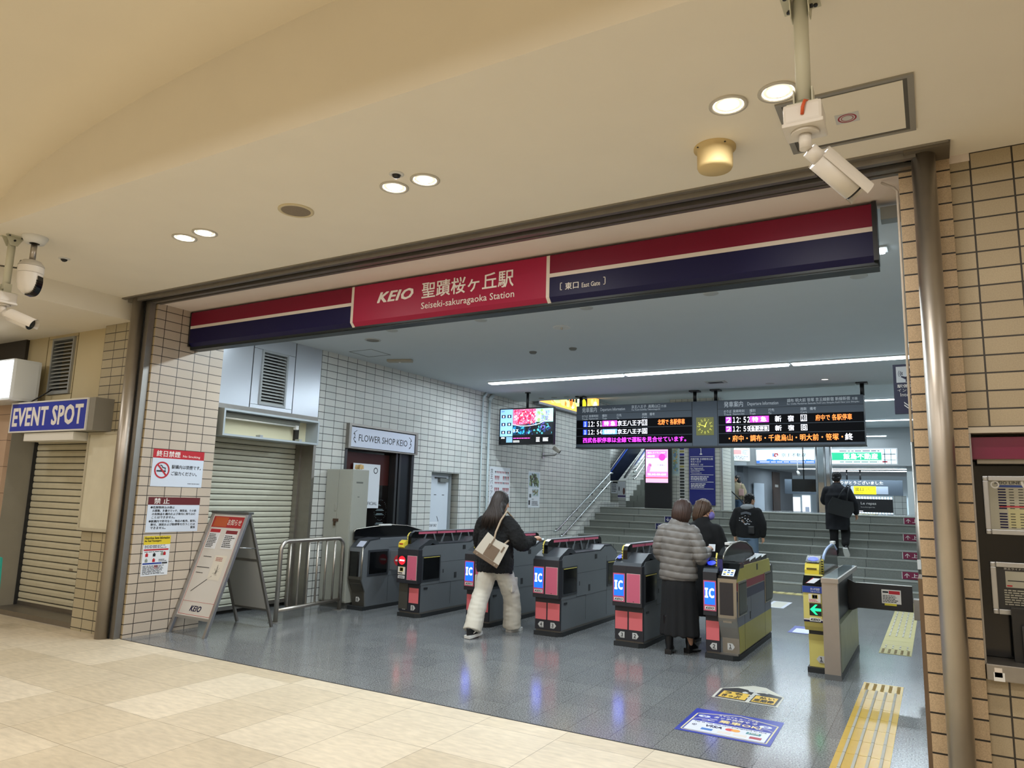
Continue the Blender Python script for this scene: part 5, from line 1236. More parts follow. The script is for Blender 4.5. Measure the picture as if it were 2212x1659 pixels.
# ================================================================== STAIR SIGNS, FLOOR STICKERS, TACTILE PAVING
for k, x0, dn in ((9, -.57, 0), (7, -.575, 0), (5, -.58, 0), (3, -.585, 0), (9, -5.55, 1), (8, -5.67, 1), (7, -5.79, 1)):
    lab = {(9, 0): 'crimson up arrow sign on the topmost riser at the right', (7, 0): 'crimson up arrow sign, second from top at the right of the stairs', (5, 0): 'crimson up arrow sign, third from top at the right of the stairs', (3, 0): 'crimson up arrow sign, lowest at the right of the stairs',
           (9, 1): 'navy down arrow sign on the topmost riser behind the two women', (8, 1): 'navy down arrow sign on the second riser behind the two women', (7, 1): 'navy down arrow sign on the third riser, lowest of the navy ones'}[(k, dn)]
    t = thing('stair_sign', lab, 'sign', (x0, step_y(k)-.015, (k-1)*RI+.01), FRONT, group='direction signs on the stair risers')
    rect('plate', t, 0, 0, .42, .13, -.003, 0, M('stair_navy', '#1b1f5a', .5) if dn else M('stair_crimson', '#7d1640', .5)); rect('edge', t, 0, 0, .012, .13, 0, .001, WHITE)
    b = MB(); s_ = -1 if dn else 1; c_ = .065
    b.box(.085-.006, .025, 0, .085+.006, .105, .0015)
    for q in (-1, 1): b.prism([(.085, c_+s_*.045), (.085+q*.04, c_+s_*.0), (.085+q*.04, c_-s_*.014), (.085, c_+s_*.028)], 0, .0015, 'Z')
    b.build('arrow', LWHITE, t); text('lettering', '下り' if dn else '上り', LWHITE, t, .16, .03, .2, .075, 0, bold=.015)
b = MB().mat(M('tactile_yellow_dull', '#a3965c', .6)).box(-7.3, 14.4, 0, .3, 14.7, .004)
TB = M('tactile_bar', '#c8bd7e', .6)
for k in range(46): b.mat(TB).box(-7.25+.16*k, 14.42, .004, -7.15+.16*k, 14.68, .008)
tag(b.build('tactile_strip'), 'pale yellow tactile strip along the foot of the stairs', 'tactile paving')
def tactile(x0, y0, y1, label, dots_at, bars, ym):
    t = thing('tactile_paving', label, 'tactile paving', (x0, y0, 0))
    n = round((y1-y0)/.32)
    for k in range(n):
        a, c = (y1-y0)*k/n, (y1-y0)*(k+1)/n
        MB().mat(ym).box(0, a+.002, 0, .325, c-.002, .003).build('yellow_tile', None, t)
    dk = M('tactile_dot_gold', '#7d6325', .5)
    b = MB().mat(M('tactile_steel', '#aaa493', .4, .4))
    for a, c in bars:
        for j in range(4): b.box(.040+.075*j, a, .003, .058+.075*j, c, .0075)
    b.build('guide_bars', None, t)
    b = MB().mat(dk)
    for a in dots_at:
        for i in range(5):
            for j in range(5): b.disc((.035+.064*j, a+.03+.058*i), .014, .003, .007, 10)
    b.build('dots', None, t)
    return t
YT = M('tactile_yellow', '#c9a545', .22, noise=.1, nscale=8)
tactile(-.652, 4.87, 7.79, 'bright yellow tactile guide path in the right foreground', (2.6,), [(.005+.3244*k, .322+.3244*k) for k in range(8)], YT)
tactile(-.628, 9.43, 14.4, 'yellow tactile guide path beyond the wide gate', (.02,), [(.36, .44), (.5, .58)]+[(1.3+.32*k, 1.58+.32*k) for k in range(10)], M('tactile_yellow_far', '#b3a868', .5, noise=.1, nscale=8))
# floor stickers
t = thing('floor_sticker', 'blue and white card payment sticker on the grey floor', 'floor sticker', (-1.70, 5.35, .001))
SB = M('sticker_blue', '#23339c', .3)
MB().mat(SB).prism([(0, 0), (.66, 0), (.645, .63), (-.01, .63)], 0, .0012, 'Z').build('sheet', None, t)
b = MB().mat(M('sticker_gold', '#d8cf9a', .4)); 
for q in ((.03, .04, .63, .05), (.03, .04, .04, .50), (.62, .04, .63, .50)): b.box(q[0], q[1], .0012, q[2], q[3], .0018)
b.prism([(.03, .50), (.33, .60), (.63, .50), (.63, .488), (.33, .588), (.03, .488)], .0012, .0018, 'Z'); b.build('gold_border', None, t)
rect('white_panel', t, .05, .06, .61, .30, .0012, .0018, M('sticker_white', '#d9dde8', .3))
text('lettering', 'スマホでも カードでも', LWHITE, t, .19, .505, .29, .032, .0012); text('lettering', 'タッチ決済で', LWHITE, t, .17, .435, .26, .05, .0012, bold=.01); text('lettering', 'ご', LWHITE, t, .15, .345, .06, .06, .0012, bold=.01)
text('lettering', '乗車OK!', M('letter_gold', '#f0dca0', .4), t, .23, .34, .30, .075, .0012, bold=.015)
text('lettering', 'Tap to ride with your smartphone or card.', NAVY, t, .07, .265, .52, .022, .0018)
text('lettering', 'VISA', NAVY, t, .17, .19, .12, .05, .0018, bold=.02, shear=.2)
b = MB().mat(M('mc_red', '#c8372d', .4)).disc((.345, .21), .032, .0018, .0024).mat(M('mc_orange', '#e09a30', .4)).disc((.385, .21), .032, .0018, .0026)
b.mat(M('card_teal', '#2b7f86', .4)).box(.46, .185, .0018, .56, .235, .0024).mat(M('card_blue', '#2f6fb8', .4)).box(.16, .105, .0018, .24, .15, .0024).mat(CREAM).box(.28, .095, .0018, .37, .145, .0024).box(.39, .095, .0018, .48, .145, .0024).mat(M('card_red', '#a52f3c', .4)).box(.50, .095, .0018, .58, .145, .0024); b.build('card_marks', None, t)
text('lettering', 'JCB', LWHITE, t, .472, .195, .075, .03, .0024, bold=.01)
b = MB()
for x, y, s_ in ((.10, .44, 1), (.55, .43, -1)): b.mat(M('sticker_white', '#d9dde8', .3)).disc((x, y), .045, .0012, .0018, ry=.03)
for x, y, m_ in ((.10, .44, SB), (.55, .43, SB), (.09, .195, NAVY), (.465, .46, LWHITE)):
    for r_ in range(3):
        for j in range(5):
            a = math.radians(-40+20*j); rr = .012+.012*r_; b.mat(m_).box(x-.02+rr*math.cos(a)-.003, y+rr*math.sin(a)-.004, .0018, x-.02+rr*math.cos(a)+.003, y+rr*math.sin(a)+.004, .0024)
b.build('contactless_marks', None, t)
b = MB()
for x, s_ in ((.10, 1), (.56, -1)): b.tube([(x-s_*.06, .33, .0014), (x-s_*.02, .37, .0014), (x+s_*.05, .37, .0014), (x+s_*.06, .34, .0014), (x+s_*.01, .33, .0014)], .0022, n=4)
b.build('hand_outline', LWHITE, t)
t = thing('floor_sticker', 'worn black and yellow ticket sticker on the grey floor', 'floor sticker', (-1.705, 6.39, .001))
MB().mat(M('sticker_pale', '#c4c2b4', .4)).prism([(0, 0), (.53, 0), (.525, .34), (.33, .59), (.22, .60), (-.01, .34)], 0, .001, 'Z').build('sheet', None, t)
SK = M('sticker_black', '#1d1f22', .35)
MB().mat(SK).prism([(.02, .02), (.27, .02), (.27, .40), (.12, .44), (.01, .34)], .001, .0016, 'Z').prism([(.30, .02), (.51, .02), (.51, .33), (.38, .40), (.30, .36)], .001, .0016, 'Z').build('black_field', None, t)
yl = MB().mat(M('sticker_yellow', '#d9b23c', .35)).box(.04, .05, .0016, .26, .27, .0022).box(.31, .05, .0016, .49, .27, .0022).build('yellow_label', None, t)
text('lettering', 'きっぷ', SK, yl, .06, .07, .15, .09, .0022, bold=.03); text('lettering', 'うち', SK, yl, .06, .18, .15, .07, .0022, bold=.02); text('lettering', '定期券', SK, yl, .32, .07, .16, .09, .0022, bold=.03); text('lettering', '払い', SK, yl, .35, .18, .12, .07, .0022, bold=.02)
b = MB().mat(M('worn_white', '#b9bab6', .5)); q = random.Random(4)
for k in range(14):
    cx, cy, rr = q.gauss(.28, .05), q.uniform(.05, .45), q.uniform(.015, .05)
    b.prism([(cx+rr*q.uniform(.5, 1)*math.cos(2*PI*i/7), cy+rr*q.uniform(.5, 1)*math.sin(2*PI*i/7)) for i in range(7)], .0022, .0026+.00001*k, 'Z')
b.build('worn_patch', None, t)
for i, (x, y, l) in enumerate(((-2.45, 12.4, 'pale floor sticker on the far side of the gates near the stairs'), (-1.72, 10.15, 'blue and white floor sticker behind the yellow gate'))):
    t = thing('floor_sticker', l, 'floor sticker', (x, y, .001))
    rect('sheet', t, 0, 0, .42 if i else .3, .6 if i else .85, 0, .0012, SB if i else M('sticker_white', '#d9dde8', .3)); rect('panel', t, .05, .05, .37 if i else .25, .4 if i else .8, .0012, .0018, M('sticker_white', '#d9dde8', .3) if i else M('sticker_pale', '#c4c2b4', .4))
tag(MB().tube([(-5.31, 2.33, .003), (-5.28, 2.35, .012), (-5.24, 2.35, .003)], .006, n=6).build('floor_scrap', INK), 'tiny dark scrap on the beige floor at the lower left', 'litter')

# ================================================================== TICKET WALL AT THE RIGHT
t = thing('ticket_fascia', 'crimson fascia strip above the black ticket panel', 'fascia', (.2, 4.93, 1.90), FRONT)
rect('band', t, 0, 0, 6.5, .125, -.1, 0, M('fascia_crimson', '#6e0f35', .4)); rect('lower_trim', t, 0.03, -.025, 6.5, 0, -.1, -.02, M('pale_trim2', '#8d8678', .4, .4))
def framed(name, label, x, z, w, h, dark):
    t = thing(name, label, 'timetable', (x, 5.09, z), FRONT)
    b = MB(); f = .028
    for q in ((f, 0, w, f), (f, h-f, w, h), (0, f, f, h-f), (w-f, f, w, h-f)): b.box(q[0], q[1], 0, q[2], q[3], .022, .004)
    for q in ((0, 0), (0, h-f), (w-f, 0), (w-f, h-f)): b.box(q[0], q[1], 0, q[0]+f, q[1]+f, .02, .008)
    b.build('frame', ALU, t)
    p = rect('sheet', t, f, f, w-f, h-f, 0, .008, M('sheet_dark', '#2b2a28', .5) if dark else M('sheet_grey', '#a9a695', .4)); return t, p
t, p = framed('timetable', 'silver framed timetable in the black ticket panel, upper one', .255, 1.475, .62, .335, False)
rect('blue_head', p, .07, .27, .3, .283, .008, .009, M('tt_blue', '#22408a', .5)); rect('red_band', p, .075, .155, .5, .165, .008, .009, M('tt_red', '#b33a44', .5)); text('lettering', 'KEIO LINER', INK, p, .06, .288, .14, .016, .008, bold=.01)
b = MB()
for r_ in range(15):
    if r_ == 8: continue
    y = .262-.0155*r_; b.mat(NAVY).box(.072, y-.008, .008, .11, y, .009)
    for c_ in range(6): b.mat(INK).box(.125+.045*c_, y-.006, .008, .148+.045*c_, y-.002, .009)
b.build('timetable_rows', None, p); rect('yellow_zone', p, .115, .04, .5, .15, .008, .0083, M('tt_yellow', '#b9b487', .5))
MB().mat(WHITE).ring((.06, .285), .022, .008, .009, .0105).ring((.235, .30), .05, .012, .009, .0105).build('round_sticker', None, p)
t, p = framed('timetable', 'silver framed dark notice below the timetable in the ticket panel', .262, 1.03, .5, .29, True)
rect('map', p, .07, .15, .2, .24, .008, .009, M('sheet_grey', '#a9a695', .4)); text('lettering', '京王ライナー', LWHITE, p, .065, .248, .10, .012, .008); prints('fine_print', p, .06, .05, .25, .14, 7, M('sheet_grey', '#a9a695', .4), .008)
rect('route_line', p, .08, .185, .19, .19, .009, .0098, INK); rect('red_tag', p, .075, .155, .10, .163, .009, .0098, REDI)
t = thing('ticket_counter', 'stainless counter ledge below the black ticket panel', 'counter', (.2, 4.84, .705))
MB().box(0, 0, 0, 6.6, .25, .085, .006).build('ledge', STEEL2, t)
b = MB().mat(CREAM).box(.035, -.0015, .02, .07, 0, .068).build('sticker', None, t); rect('round_sticker', t, .08, -.0015, .03, .095, 0, .045, WHITE)
o = thing('display_stand', 'black stand wrapped in clear film on the ticket counter', 'stand', (.38, 4.98, .79))
MB().box(-.04, 0, 0, .3, .05, .29, .004).build('panel', BLACK, o); MB().box(.0, -.03, 0, .28, .0, .2, .012).build('film', M('film_dark', '#26282a', .1, bump=1.0, nscale=30), o)

# ================================================================== UPPER CONCOURSE
t = thing('digital_signage', 'black digital signage tower with lit pink poster at the stair top', 'digital sign', (-6.49, 18.1, ZP), FRONT)
rect('cabinet', t, 0, 0, .70, 1.62, -.12, -.005, M('signage_black', '#17181c', .35), .006)
s_ = rect('screen', t, .03, .655, .625, 1.51, -.005, .0, E('sg_pink', '#f2b6e8', 1.1))
rect('pink_top', s_, .05, 1.29, .6, 1.47, 0, .001, E('sg_rose', '#e87fd0', 1.1)); rect('white_mid', s_, .05, .95, .6, 1.28, 0, .001, E('sg_white', '#f6ecff', 1.1)); rect('pink_low', s_, .03, .79, .625, .93, 0, .001, E('sg_rose2', '#f090d8', 1.1)); rect('red_bar', s_, .03, .765, .625, .79, 0, .001, E('sg_red', '#d04850', 1))
text('lettering', '京王レストランフロア', LW_, s_, .075, 1.40, .48, .05, .001, bold=.01); text('lettering', 'B館8階', LW_, s_, .075, 1.31, .2, .06, .001, bold=.01); text('lettering', 'TEL.042-400-6240', E('sg_wht', '#ffffff', 1.3), s_, .075, .84, .5, .05, .001, bold=.01)
text('lettering', '桜こころ眼科', M('sg_ink', '#5a4a80', .5), s_, .12, 1.08, .42, .05, .001)
MB().mat(E('sg_circle', '#e040b8', 1.1)).disc((.47, 1.31), .09, .0012, .002).mat(E('sg_petal', '#ee8fd0', 1)).disc((.11, 1.02), .05, .0012, .002, ry=.08).disc((.14, 1.1), .05, .0012, .002, ry=.06).disc((.09, .94), .04, .0012, .002, ry=.06).build('blossom', None, s_)
t = thing('platform_sign', 'tall navy platform 1 sign on the tiled column', 'sign', (-5.39, 18.39, 1.57), FRONT)
rect('board', t, 0, 0, .655, 1.55, -.01, .03, M('platform_navy', '#1b2370', .4))
text('number', '1', LWHITE, t, .28, 1.27, .06, .19, .03, bold=.03)
b = MB()
for y in (1.215, .97, .755, .575, .40): b.box(.03, y, .03, .62, y+.01, .032)
b.build('rule', LWHITE, t)
for s_, x, y, w, h in (('高幡不動 多摩動物公園', .04, 1.135, .57, .05), ('京王八王子', .04, 1.07, .27, .05), ('高尾山口', .04, 1.0, .21, .05), ('方面', .29, 1.0, .07, .035), ('For Takahatafudō', .04, .91, .32, .035), ('Tama-dōbutsukōen', .04, .87, .35, .032), ('Keiō-hachiōji', .04, .83, .23, .032), ('Takaosanguchi', .04, .785, .28, .032)): text('lettering', s_, LWHITE, t, x, y, w, h, .03, bold=.006)
prints('fine_print', t, .04, .61, .5, .73, 3, LWHITE, .03); prints('fine_print', t, .04, .43, .5, .55, 3, LWHITE, .03)
t = thing('art_poster', 'narrow illustrated poster on the column left of the navy sign', 'poster', (-5.85, 18.395, 2.30), FRONT)
rect('sheet', t, 0, 0, .19, .78, 0, .004, M('art_pale', '#b7c3b9', .5)); picture('illustration', t, .015, .05, .175, .76, .004, [M('art_sky', '#9fb3b6', .6), M('art_green', '#7f9778', .6), M('art_ochre', '#b89d5c', .6), M('art_blue', '#6d8aa0', .6)], 40, 11, (.12, .35))
t = thing('platform_guide', 'narrow stack of small dark station guide plates on the column', 'sign', (-5.65, 18.395, 1.56), FRONT)
b = MB().mat(WHITE).box(0, 0, 0, .135, 1.5, .006)
for k in range(19): b.mat((M('gp_dark', '#272a2b', .5), M('gp_dark', '#272a2b', .5), M('gp_dark2', '#33352c', .5))[k % 3] if k not in (12, 16, 17, 18) else (M('gp_olive', '#8b8446', .5) if k in (12, 17) else M('platform_navy', '#1b2370', .4))).box(.008, .012+.078*k, .006, .127, .074+.078*k, .009)
b.build('plates', None, t)
# escalator beyond
t = thing('escalator', 'escalator with dark blue balustrade rising behind the signage tower', 'escalator', (-8.5, 20.2, ZP))
sl = 30; L = 5.0; dz = L*math.tan(math.radians(sl))
for x, n_ in ((.0, 'outer_balustrade'), (.64, 'inner_balustrade')):
    b = MB().mat(M('esc_blue', '#151b29', .25)).prism([(0, .0), (0, .75), (L, dz+.75), (L, dz)], x, x+.04, 'X'); b.mat(M('esc_line', '#25408e', .3)).prism([(0, .78), (0, .82), (L, dz+.82), (L, dz+.78)], x-.005, x+.045, 'X')
    b.build(n_, None, t)
    MB().mat(BLACK).tube([(x+.02, 0, .55), (x+.02, -.1, .7), (x+.02, 0, .88), (x+.02, L, dz+.88)], .035, n=8).build('handrail', None, t)
MB().mat(ALU).prism([(0, .35), (0, .55), (L, dz+.55), (L, dz+.35)], .685, .71, 'X').build('steel_skirt', None, t)
b = MB().mat(M('esc_step', '#3c3f42', .5))
for k in range(12): b.box(.04, .1+.4*k, .0, .64, .5+.4*k, .23*(k+.6)) if k else None
b.build('steps', None, t)
t = thing('wall_notice', 'small dark headed notice on the stair wall end', 'notice', (-8.20, 19.99, 1.83), FRONT); rect('sheet', t, 0, 0, .2, .34, 0, .004, PAPER); rect('header', t, 0, .29, .2, .34, .004, .005, DARK); prints('fine_print', t, .02, .04, .18, .27, 5, INK, .004)
S('wall_newel', MB().mat(T_LWX).box(-8.3, 20.0, ZP, -7.985, 20.2, 2.21))
t = thing('wall_poster', 'white poster with purple lower edge on the stair wall end', 'poster', (-7.99, 19.99, 1.70), FRONT); rect('sheet', t, 0, 0, .24, .48, 0, .004, PAPER); rect('purple_edge', t, 0, .03, .24, .08, .004, .005, M('poster_purple', '#4a3b72', .5)); MB().mat(M('poster_brown', '#6e4a44', .5)).disc((.19, .2), .035, .004, .005, ry=.1).mat(INK).disc((.04, .27), .015, .004, .005, ry=.07).build('figures', None, t)
for p0, p1, l in ((1.05, 1.05, 'upper steel handrail of the flight behind the signage tower'), (.85, .85, 'lower steel handrail of the flight behind the signage tower')):
    t = thing('handrail', l, 'handrail', (-7.55, 20.0, ZP)); MB().tube([(0, .1, p0-.05), (0, .3, p0), (0, 4, p0+2.05)], .022, n=8).build('rail', M('rail_steel', '#c4cacb', .25, 1), t)
    for k in range(3): MB().tube([(0, .5+1.2*k, p0+.10+.66*k), (-.18, .5+1.2*k, p0+.05+.66*k)], .01, n=6).build('bracket', DARK, t)
t = thing('steel_pillar', 'mirror steel clad pillar between the two lit advertisements', 'pillar', (-3.07, 24.0, ZP))
MB().mat(M('mirror_steel', '#b9c0c4', .15, 1)).box(0, 0, 0, .41, .4, 2.85).build('cladding', None, t); b = MB().mat(ALU)
for x in (.0, .41, .235): b.cyl((x, 0, 0), (x, 0, 2.85), .035, n=14)
b.build('edge_post', None, t); MB().mat(M('pil_panel', '#8d989c', .2, .8)).box(.05, -.012, .9, .19, 0, 2.3).build('panel', None, t)
LB1 = E('ad_pale', '#d6f0f6', 1.2); LB2 = E('ad_blue', '#3c6fc8', .9)
t = thing('lit_advertisement', 'pale blue lit property advertisement on the far beam', 'lit advertisement', (-5.45, 26.96, 3.10), FRONT)
rect('frame', t, -.03, -.04, 2.10, .52, -.15, -.01, ALU); f_ = rect('face', t, 0, 0, 2.07, .48, -.01, 0, LB1); rect('blue_band', f_, 0, 0, 2.07, .10, 0, .002, LB2)
text('lettering', '京王不動産', M('ad_ink', '#2b4660', .5), f_, .86, .23, .83, .13, .001, bold=.005); prints('fine_print', f_, .12, .025, 1.95, .075, 1, LW_, .002, ragged=.02)
b = MB().mat(E('ad_skyline', '#4f86cc', .8)); q = random.Random(5); x = .35
while x < 2.0:
    w = q.uniform(.02, .06); b.box(x, .10, .001, x+w, .10+q.uniform(.01, .06), .002) if not .85 < x < 1.5 else None; x += w
b.mat(M('ad_red', '#c0344a', .5)).prism([(.62, .36), (.74, .36), (.76, .29), (.66, .22), (.60, .25)], .001, .002, 'Z').mat(LB1).disc((.68, .29), .03, .002, .003).mat(LB2).box(.56, .24, .001, .60, .36, .002); b.build('skyline_and_mark', None, f_)
t = thing('lit_advertisement', 'green lit estate agent advertisement on the far beam', 'lit advertisement', (-3.0, 26.96, 3.09), FRONT)
rect('frame', t, -.03, -.04, 2.06, .52, -.15, -.01, ALU); f_ = rect('face', t, 0, 0, 2.02, .48, -.01, 0, LB1); rect('green_panel', f_, .0, .12, 1.58, .38, 0, .002, E('ad_green', '#18a878', 1))
text('lettering', '飯島不動産', LW_, f_, .42, .15, 1.05, .20, .002, bold=.02); prints('fine_print', f_, .3, .40, 1.55, .46, 1, M('ad_ink', '#2b4660', .5), .001, ragged=.02); prints('fine_print', f_, .3, .03, 1.5, .09, 1, M('ad_ink2', '#4f9a88', .5), .001, ragged=.02)
b = MB().mat(M('ad_map', '#7f96a0', .5))
for q_ in ((1.66, .0, 1.69, .48), (1.85, .0, 1.87, .48), (1.6, .3, 2.0, .33), (1.62, .12, 2.0, .14)): b.box(q_[0], q_[1], .001, q_[2], q_[3], .002)
b.mat(M('ad_red', '#c0344a', .5)).box(1.6, .04, .001, 1.75, .09, .002); b.build('map_lines', None, f_)
t = thing('lit_advertisement', 'small angled lit advertisement on the grey wall', 'lit advertisement', (-5.86, 25.0, 3.10), (PI/2, 0, math.radians(38)))
rect('housing', t, -.02, -.03, .66, .44, -.2, -.01, GREYP); f_ = rect('face', t, 0, 0, .64, .41, -.01, 0, LB1); rect('red_panel', f_, .03, .2, .34, .36, 0, .002, E('ad_redp', '#d87a7a', .9)); prints('fine_print', f_, .05, .03, .6, .16, 3, M('ad_ink', '#2b4660', .5), .001); prints('fine_print', f_, .38, .2, .6, .36, 4, M('ad_ink', '#2b4660', .5), .001)
t = thing('monitor', 'switched off black monitor hanging by the grey wall', 'monitor', (-4.12, 26.0, 2.10), FRONT)
rect('cabinet', t, 0, 0, .76, .42, -.08, 0, BLKGLOSS, .006); MB().cyl((.38, .42, -.04), (.38, 2.19, -.04), .02, n=10).build('hanger', BLACK, t)
t = thing('exit_sign', 'wide grey hanging sign with yellow west exit panel', 'sign', (-4.95, 29.6, 2.08), FRONT)
rect('board', t, 0, 0, 4.02, .56, -.1, 0, M('exit_grey', '#4a5560', .5)); rect('pale_panel', t, 1.8, .05, 3.55, .33, 0, .003, M('exit_pale', '#9aa6b6', .5, emit=.2))
y_ = rect('yellow_panel', t, 2.42, .04, 3.16, .33, 0, .006, E('exit_yellow', '#e8d81c', .8)); text('lettering', '出口', INK, y_, 2.47, .16, .28, .13, .006, bold=.02); text('lettering', '(西口)', INK, y_, 2.83, .16, .28, .09, .006); text('lettering', 'West Exit', INK, y_, 2.47, .07, .28, .06, .006)
text('lettering', 'ご乗車ありがとうございました', LWHITE, t, 1.40, .39, 2.0, .13, .001, bold=.012)
for x in (2.2, 2.65): MB().cyl((x, .56, -.05), (x, .93, -.05), .03, n=10).build('hanger', BLACK, t)
t = thing('shop_fascia', 'black shop fascia with white lettering beyond the far exit', 'shop sign', (-3.4, 32.2, 1.46), FRONT)
rect('board', t, 0, 0, 2.4, .52, -.1, 0, M('fascia_black', '#16171a', .5)); text('lettering', 'Le repas', LWHITE, t, .88, .27, .55, .13, 0, bold=.015); text('lettering', 'boulangerie', LWHITE, t, .88, .17, .5, .05, 0); rect('white_mark', t, .35, .18, .72, .40, 0, .004, LW_); rect('lamp', t, .75, .03, .95, .05, 0, .01, LW_); rect('post', t, .1, -1.8, .2, 0, -.1, -.02, DARK); rect('post', t, 2.2, -1.8, 2.3, 0, -.1, -.02, DARK)
# street front with upright white fins; daylight put in as glow of its materials
b = MB().mat(DAY)
t = thing('street_front', 'bright glazed street front with upright white fins beyond the exit', 'building', (-8.2, 41.0, -.4))
MB().box(0, 0, 0, 9, .1, 4.2).build('glazing', M('street_glass', '#8fa0a8', .2, emit=.25), t)
for k in range(26): MB().mat(M('fin_daylight_glow', '#eef2f4', .5, emit=1.0)).box(4.0+.13*k, -.3, 0, 4.06+.13*k, 0, 2.6).build('fin', None, t)
for k, (x0, x1, z1) in enumerate(((.6, 1.2, 2.6), (1.3, 2.1, 2.5), (2.2, 2.6, 2.6), (7.4, 8.4, 3.0))): MB().mat(DAY).box(x0, -.05, .0, x1, 0, z1).build('daylight_glow_panel', None, t)
for x, m_, h in ((1.05, '#d88a90', 1.4), (2.35, '#bcd0ea', 1.6), (1.8, '#8c2630', 1.0)): MB().mat(M('street_poster'+m_, m_, .5, emit=.5)).box(x, -.1, .4, x+.2, -.06, .4+h).build('poster', None, t)
t = thing('wall_board', 'white leaning board against the grey wall near the far exit', 'board', (-5.9, 28.5, .95), (PI/2, 0, math.radians(74))); rect('board', t, 0, .05, .8, 1.5, 0, .03, M('board_pale', '#b8c4d0', .4)); rect('frame', t, -.02, .0, .82, .05, 0, .03, ALU)
t = thing('side_door', 'brown door in the grey wall near the far exit', 'door', (-5.52, 30.2, .95), (PI/2, 0, math.radians(83))); rect('leaf', t, 0, 0, .9, 2.0, .0, .03, M('door_brown', '#4e3f38', .6)); rect('sign', t, .25, 1.4, .65, 1.5, .03, .035, WHITE)
t = thing('handrail', 'dark handrail at the top of the stairs left of the woman in khaki', 'handrail', (-5.62, 23.6, ZP)); MB().tube([(0, 0, .62), (.25, .4, .3), (.42, .8, .02)], .02, n=8).build('rail', DARK, t); MB().tube([(0, 0, .0), (0, 0, .6)], .02, n=8).build('post', DARK, t)
t = thing('spotlight', 'small white ceiling spotlight under the far soffit', 'spotlight', (-3.95, 26.2, 2.78)); MB().cyl((0, 0, 0), (.06, -.1, -.1), .045, n=12).build('head', WHITE, t); MB().cyl((0, 0, 0), (0, 0, .4), .012, n=8).build('stem', WHITE, t)
T_LOW = tile('tile_low_wall', 'XZ', .2, .18, -1.0, ZP, .004, '#b5bab8', '#adb2b0', '#30363a')
S('wall_low_right', MB().mat(T_LOW).box(-1.05, 24.5, ZP, -.7, 25, ZP+.55))
# ================================================================== PEOPLE
def rings(b, L, n=24):
    """closed trunk from horizontal ellipses (x, y, z, rx, ry)"""
    R = []
    for q in L:
        x, y, z, rx, ry = q[:5]; tw = q[5] if len(q) > 5 else 0
        R.append([b.bm.verts.new((x+rx*math.cos(a)*math.cos(tw)-ry*math.sin(a)*math.sin(tw), y+rx*math.cos(a)*math.sin(tw)+ry*math.sin(a)*math.cos(tw), z)) for a in [2*PI*k/n for k in range(n)]])
    for p, c in zip(R, R[1:]):
        for k in range(n): b.bm.faces.new((p[k], p[(k+1) % n], c[(k+1) % n], c[k]))
    b.bm.faces.new(R[0][::-1]); b.bm.faces.new(R[-1]); return b
def ball(b, c, rx, ry=None, rz=None, mx=None):
    ry = ry or rx; rz = rz or rx
    r = bmesh.ops.create_uvsphere(b.bm, u_segments=18, v_segments=12, radius=1)
    T = Matrix.Translation(c) @ (mx or Matrix.Identity(4)) @ Matrix.Diagonal((rx, ry, rz, 1))
    bmesh.ops.transform(b.bm, matrix=T, verts=r['verts']); return b
def limb(b, pts, rad, n=14, flat=False):
    """smooth tapering limb through the joints, with rounded ends"""
    P = [Vector(p) for p in pts]; out, rr = [], []
    for i in range(len(P)-1):
        p0, p1, p2, p3 = P[max(i-1, 0)], P[i], P[i+1], P[min(i+2, len(P)-1)]
        for k in range(6):
            t = k/6
            out.append(.5*((2*p1)+(p2-p0)*t+(2*p0-5*p1+4*p2-p3)*t*t+(3*p1-p0-3*p2+p3)*t**3)); rr.append(rad[i]+(rad[i+1]-rad[i])*t)
    out.append(P[-1]); rr.append(rad[-1])
    b.tube(out, rr, n=n); ball(b, out[0], rr[0]*.98)
    if not flat: ball(b, out[-1], rr[-1]*.98)
    return b
def hand(b, wrist, d, up, side, scale=1.0, curl=.6):
    """palm, four unequal bent fingers and a thumb leaving the side of the palm"""
    d = Vector(d).normalized(); up = (Vector(up)-d*Vector(up).dot(d)).normalized(); s = d.cross(up)*side
    w = Vector(wrist)
    limb(b, [w-d*.03, w+d*.03, w+d*.075], [.024*scale, .030*scale, .028*scale], 10)
    for i, (o, l) in enumerate(((-.027, .062), (-.009, .075), (.010, .07), (.028, .052))):
        p0 = w+d*.075+s*o; p1 = p0+(d*(1-curl*.4)-up*curl*.5).normalized()*l*.5*scale; p2 = p1+(d*(1-curl)-up*curl).normalized()*l*.5*scale
        b.tube([p0-d*.02, p0, p1, p2], [.0105, .010, .009, .0075], n=8)
    t0 = w+d*.025-s*.03; b.tube([t0, t0+d*.03-s*.025, t0+d*.058-s*.026-up*.01], [.013, .011, .009], n=8)
    return b
SKIN = M('skin', '#c99a7c', .55); LENSB = M('eye_dark', '#20140f', .3); LIP = M('lip', '#a8605a', .5)
def head(b, c, yaw, tilt=0.0, s=1.0):
    """skull, jaw, nose, ears and neck; the face looks along +y turned by yaw"""
    R = Matrix.Rotation(yaw, 4, 'Z') @ Matrix.Rotation(tilt, 4, 'X'); c = Vector(c)
    def at(x, y, z): return c+R.to_3x3() @ Vector((x*s, y*s, z*s))
    ball(b, at(0, -.012, .02), .074*s, .094*s, .10*s, R); ball(b, at(0, .03, -.045), .056*s, .062*s, .066*s, R); ball(b, at(0, .055, -.085), .03*s, .028*s, .024*s, R)
    limb(b, [at(0, .088, .012), at(0, .108, -.022)], [.010*s, .014*s], 8)
    for q in (-1, 1):
        ball(b, at(q*.076, -.005, -.01), .011*s, .02*s, .032*s, R); ball(b, at(q*.032, .072, .008), .018*s, .012*s, .011*s, R)
    return R, at
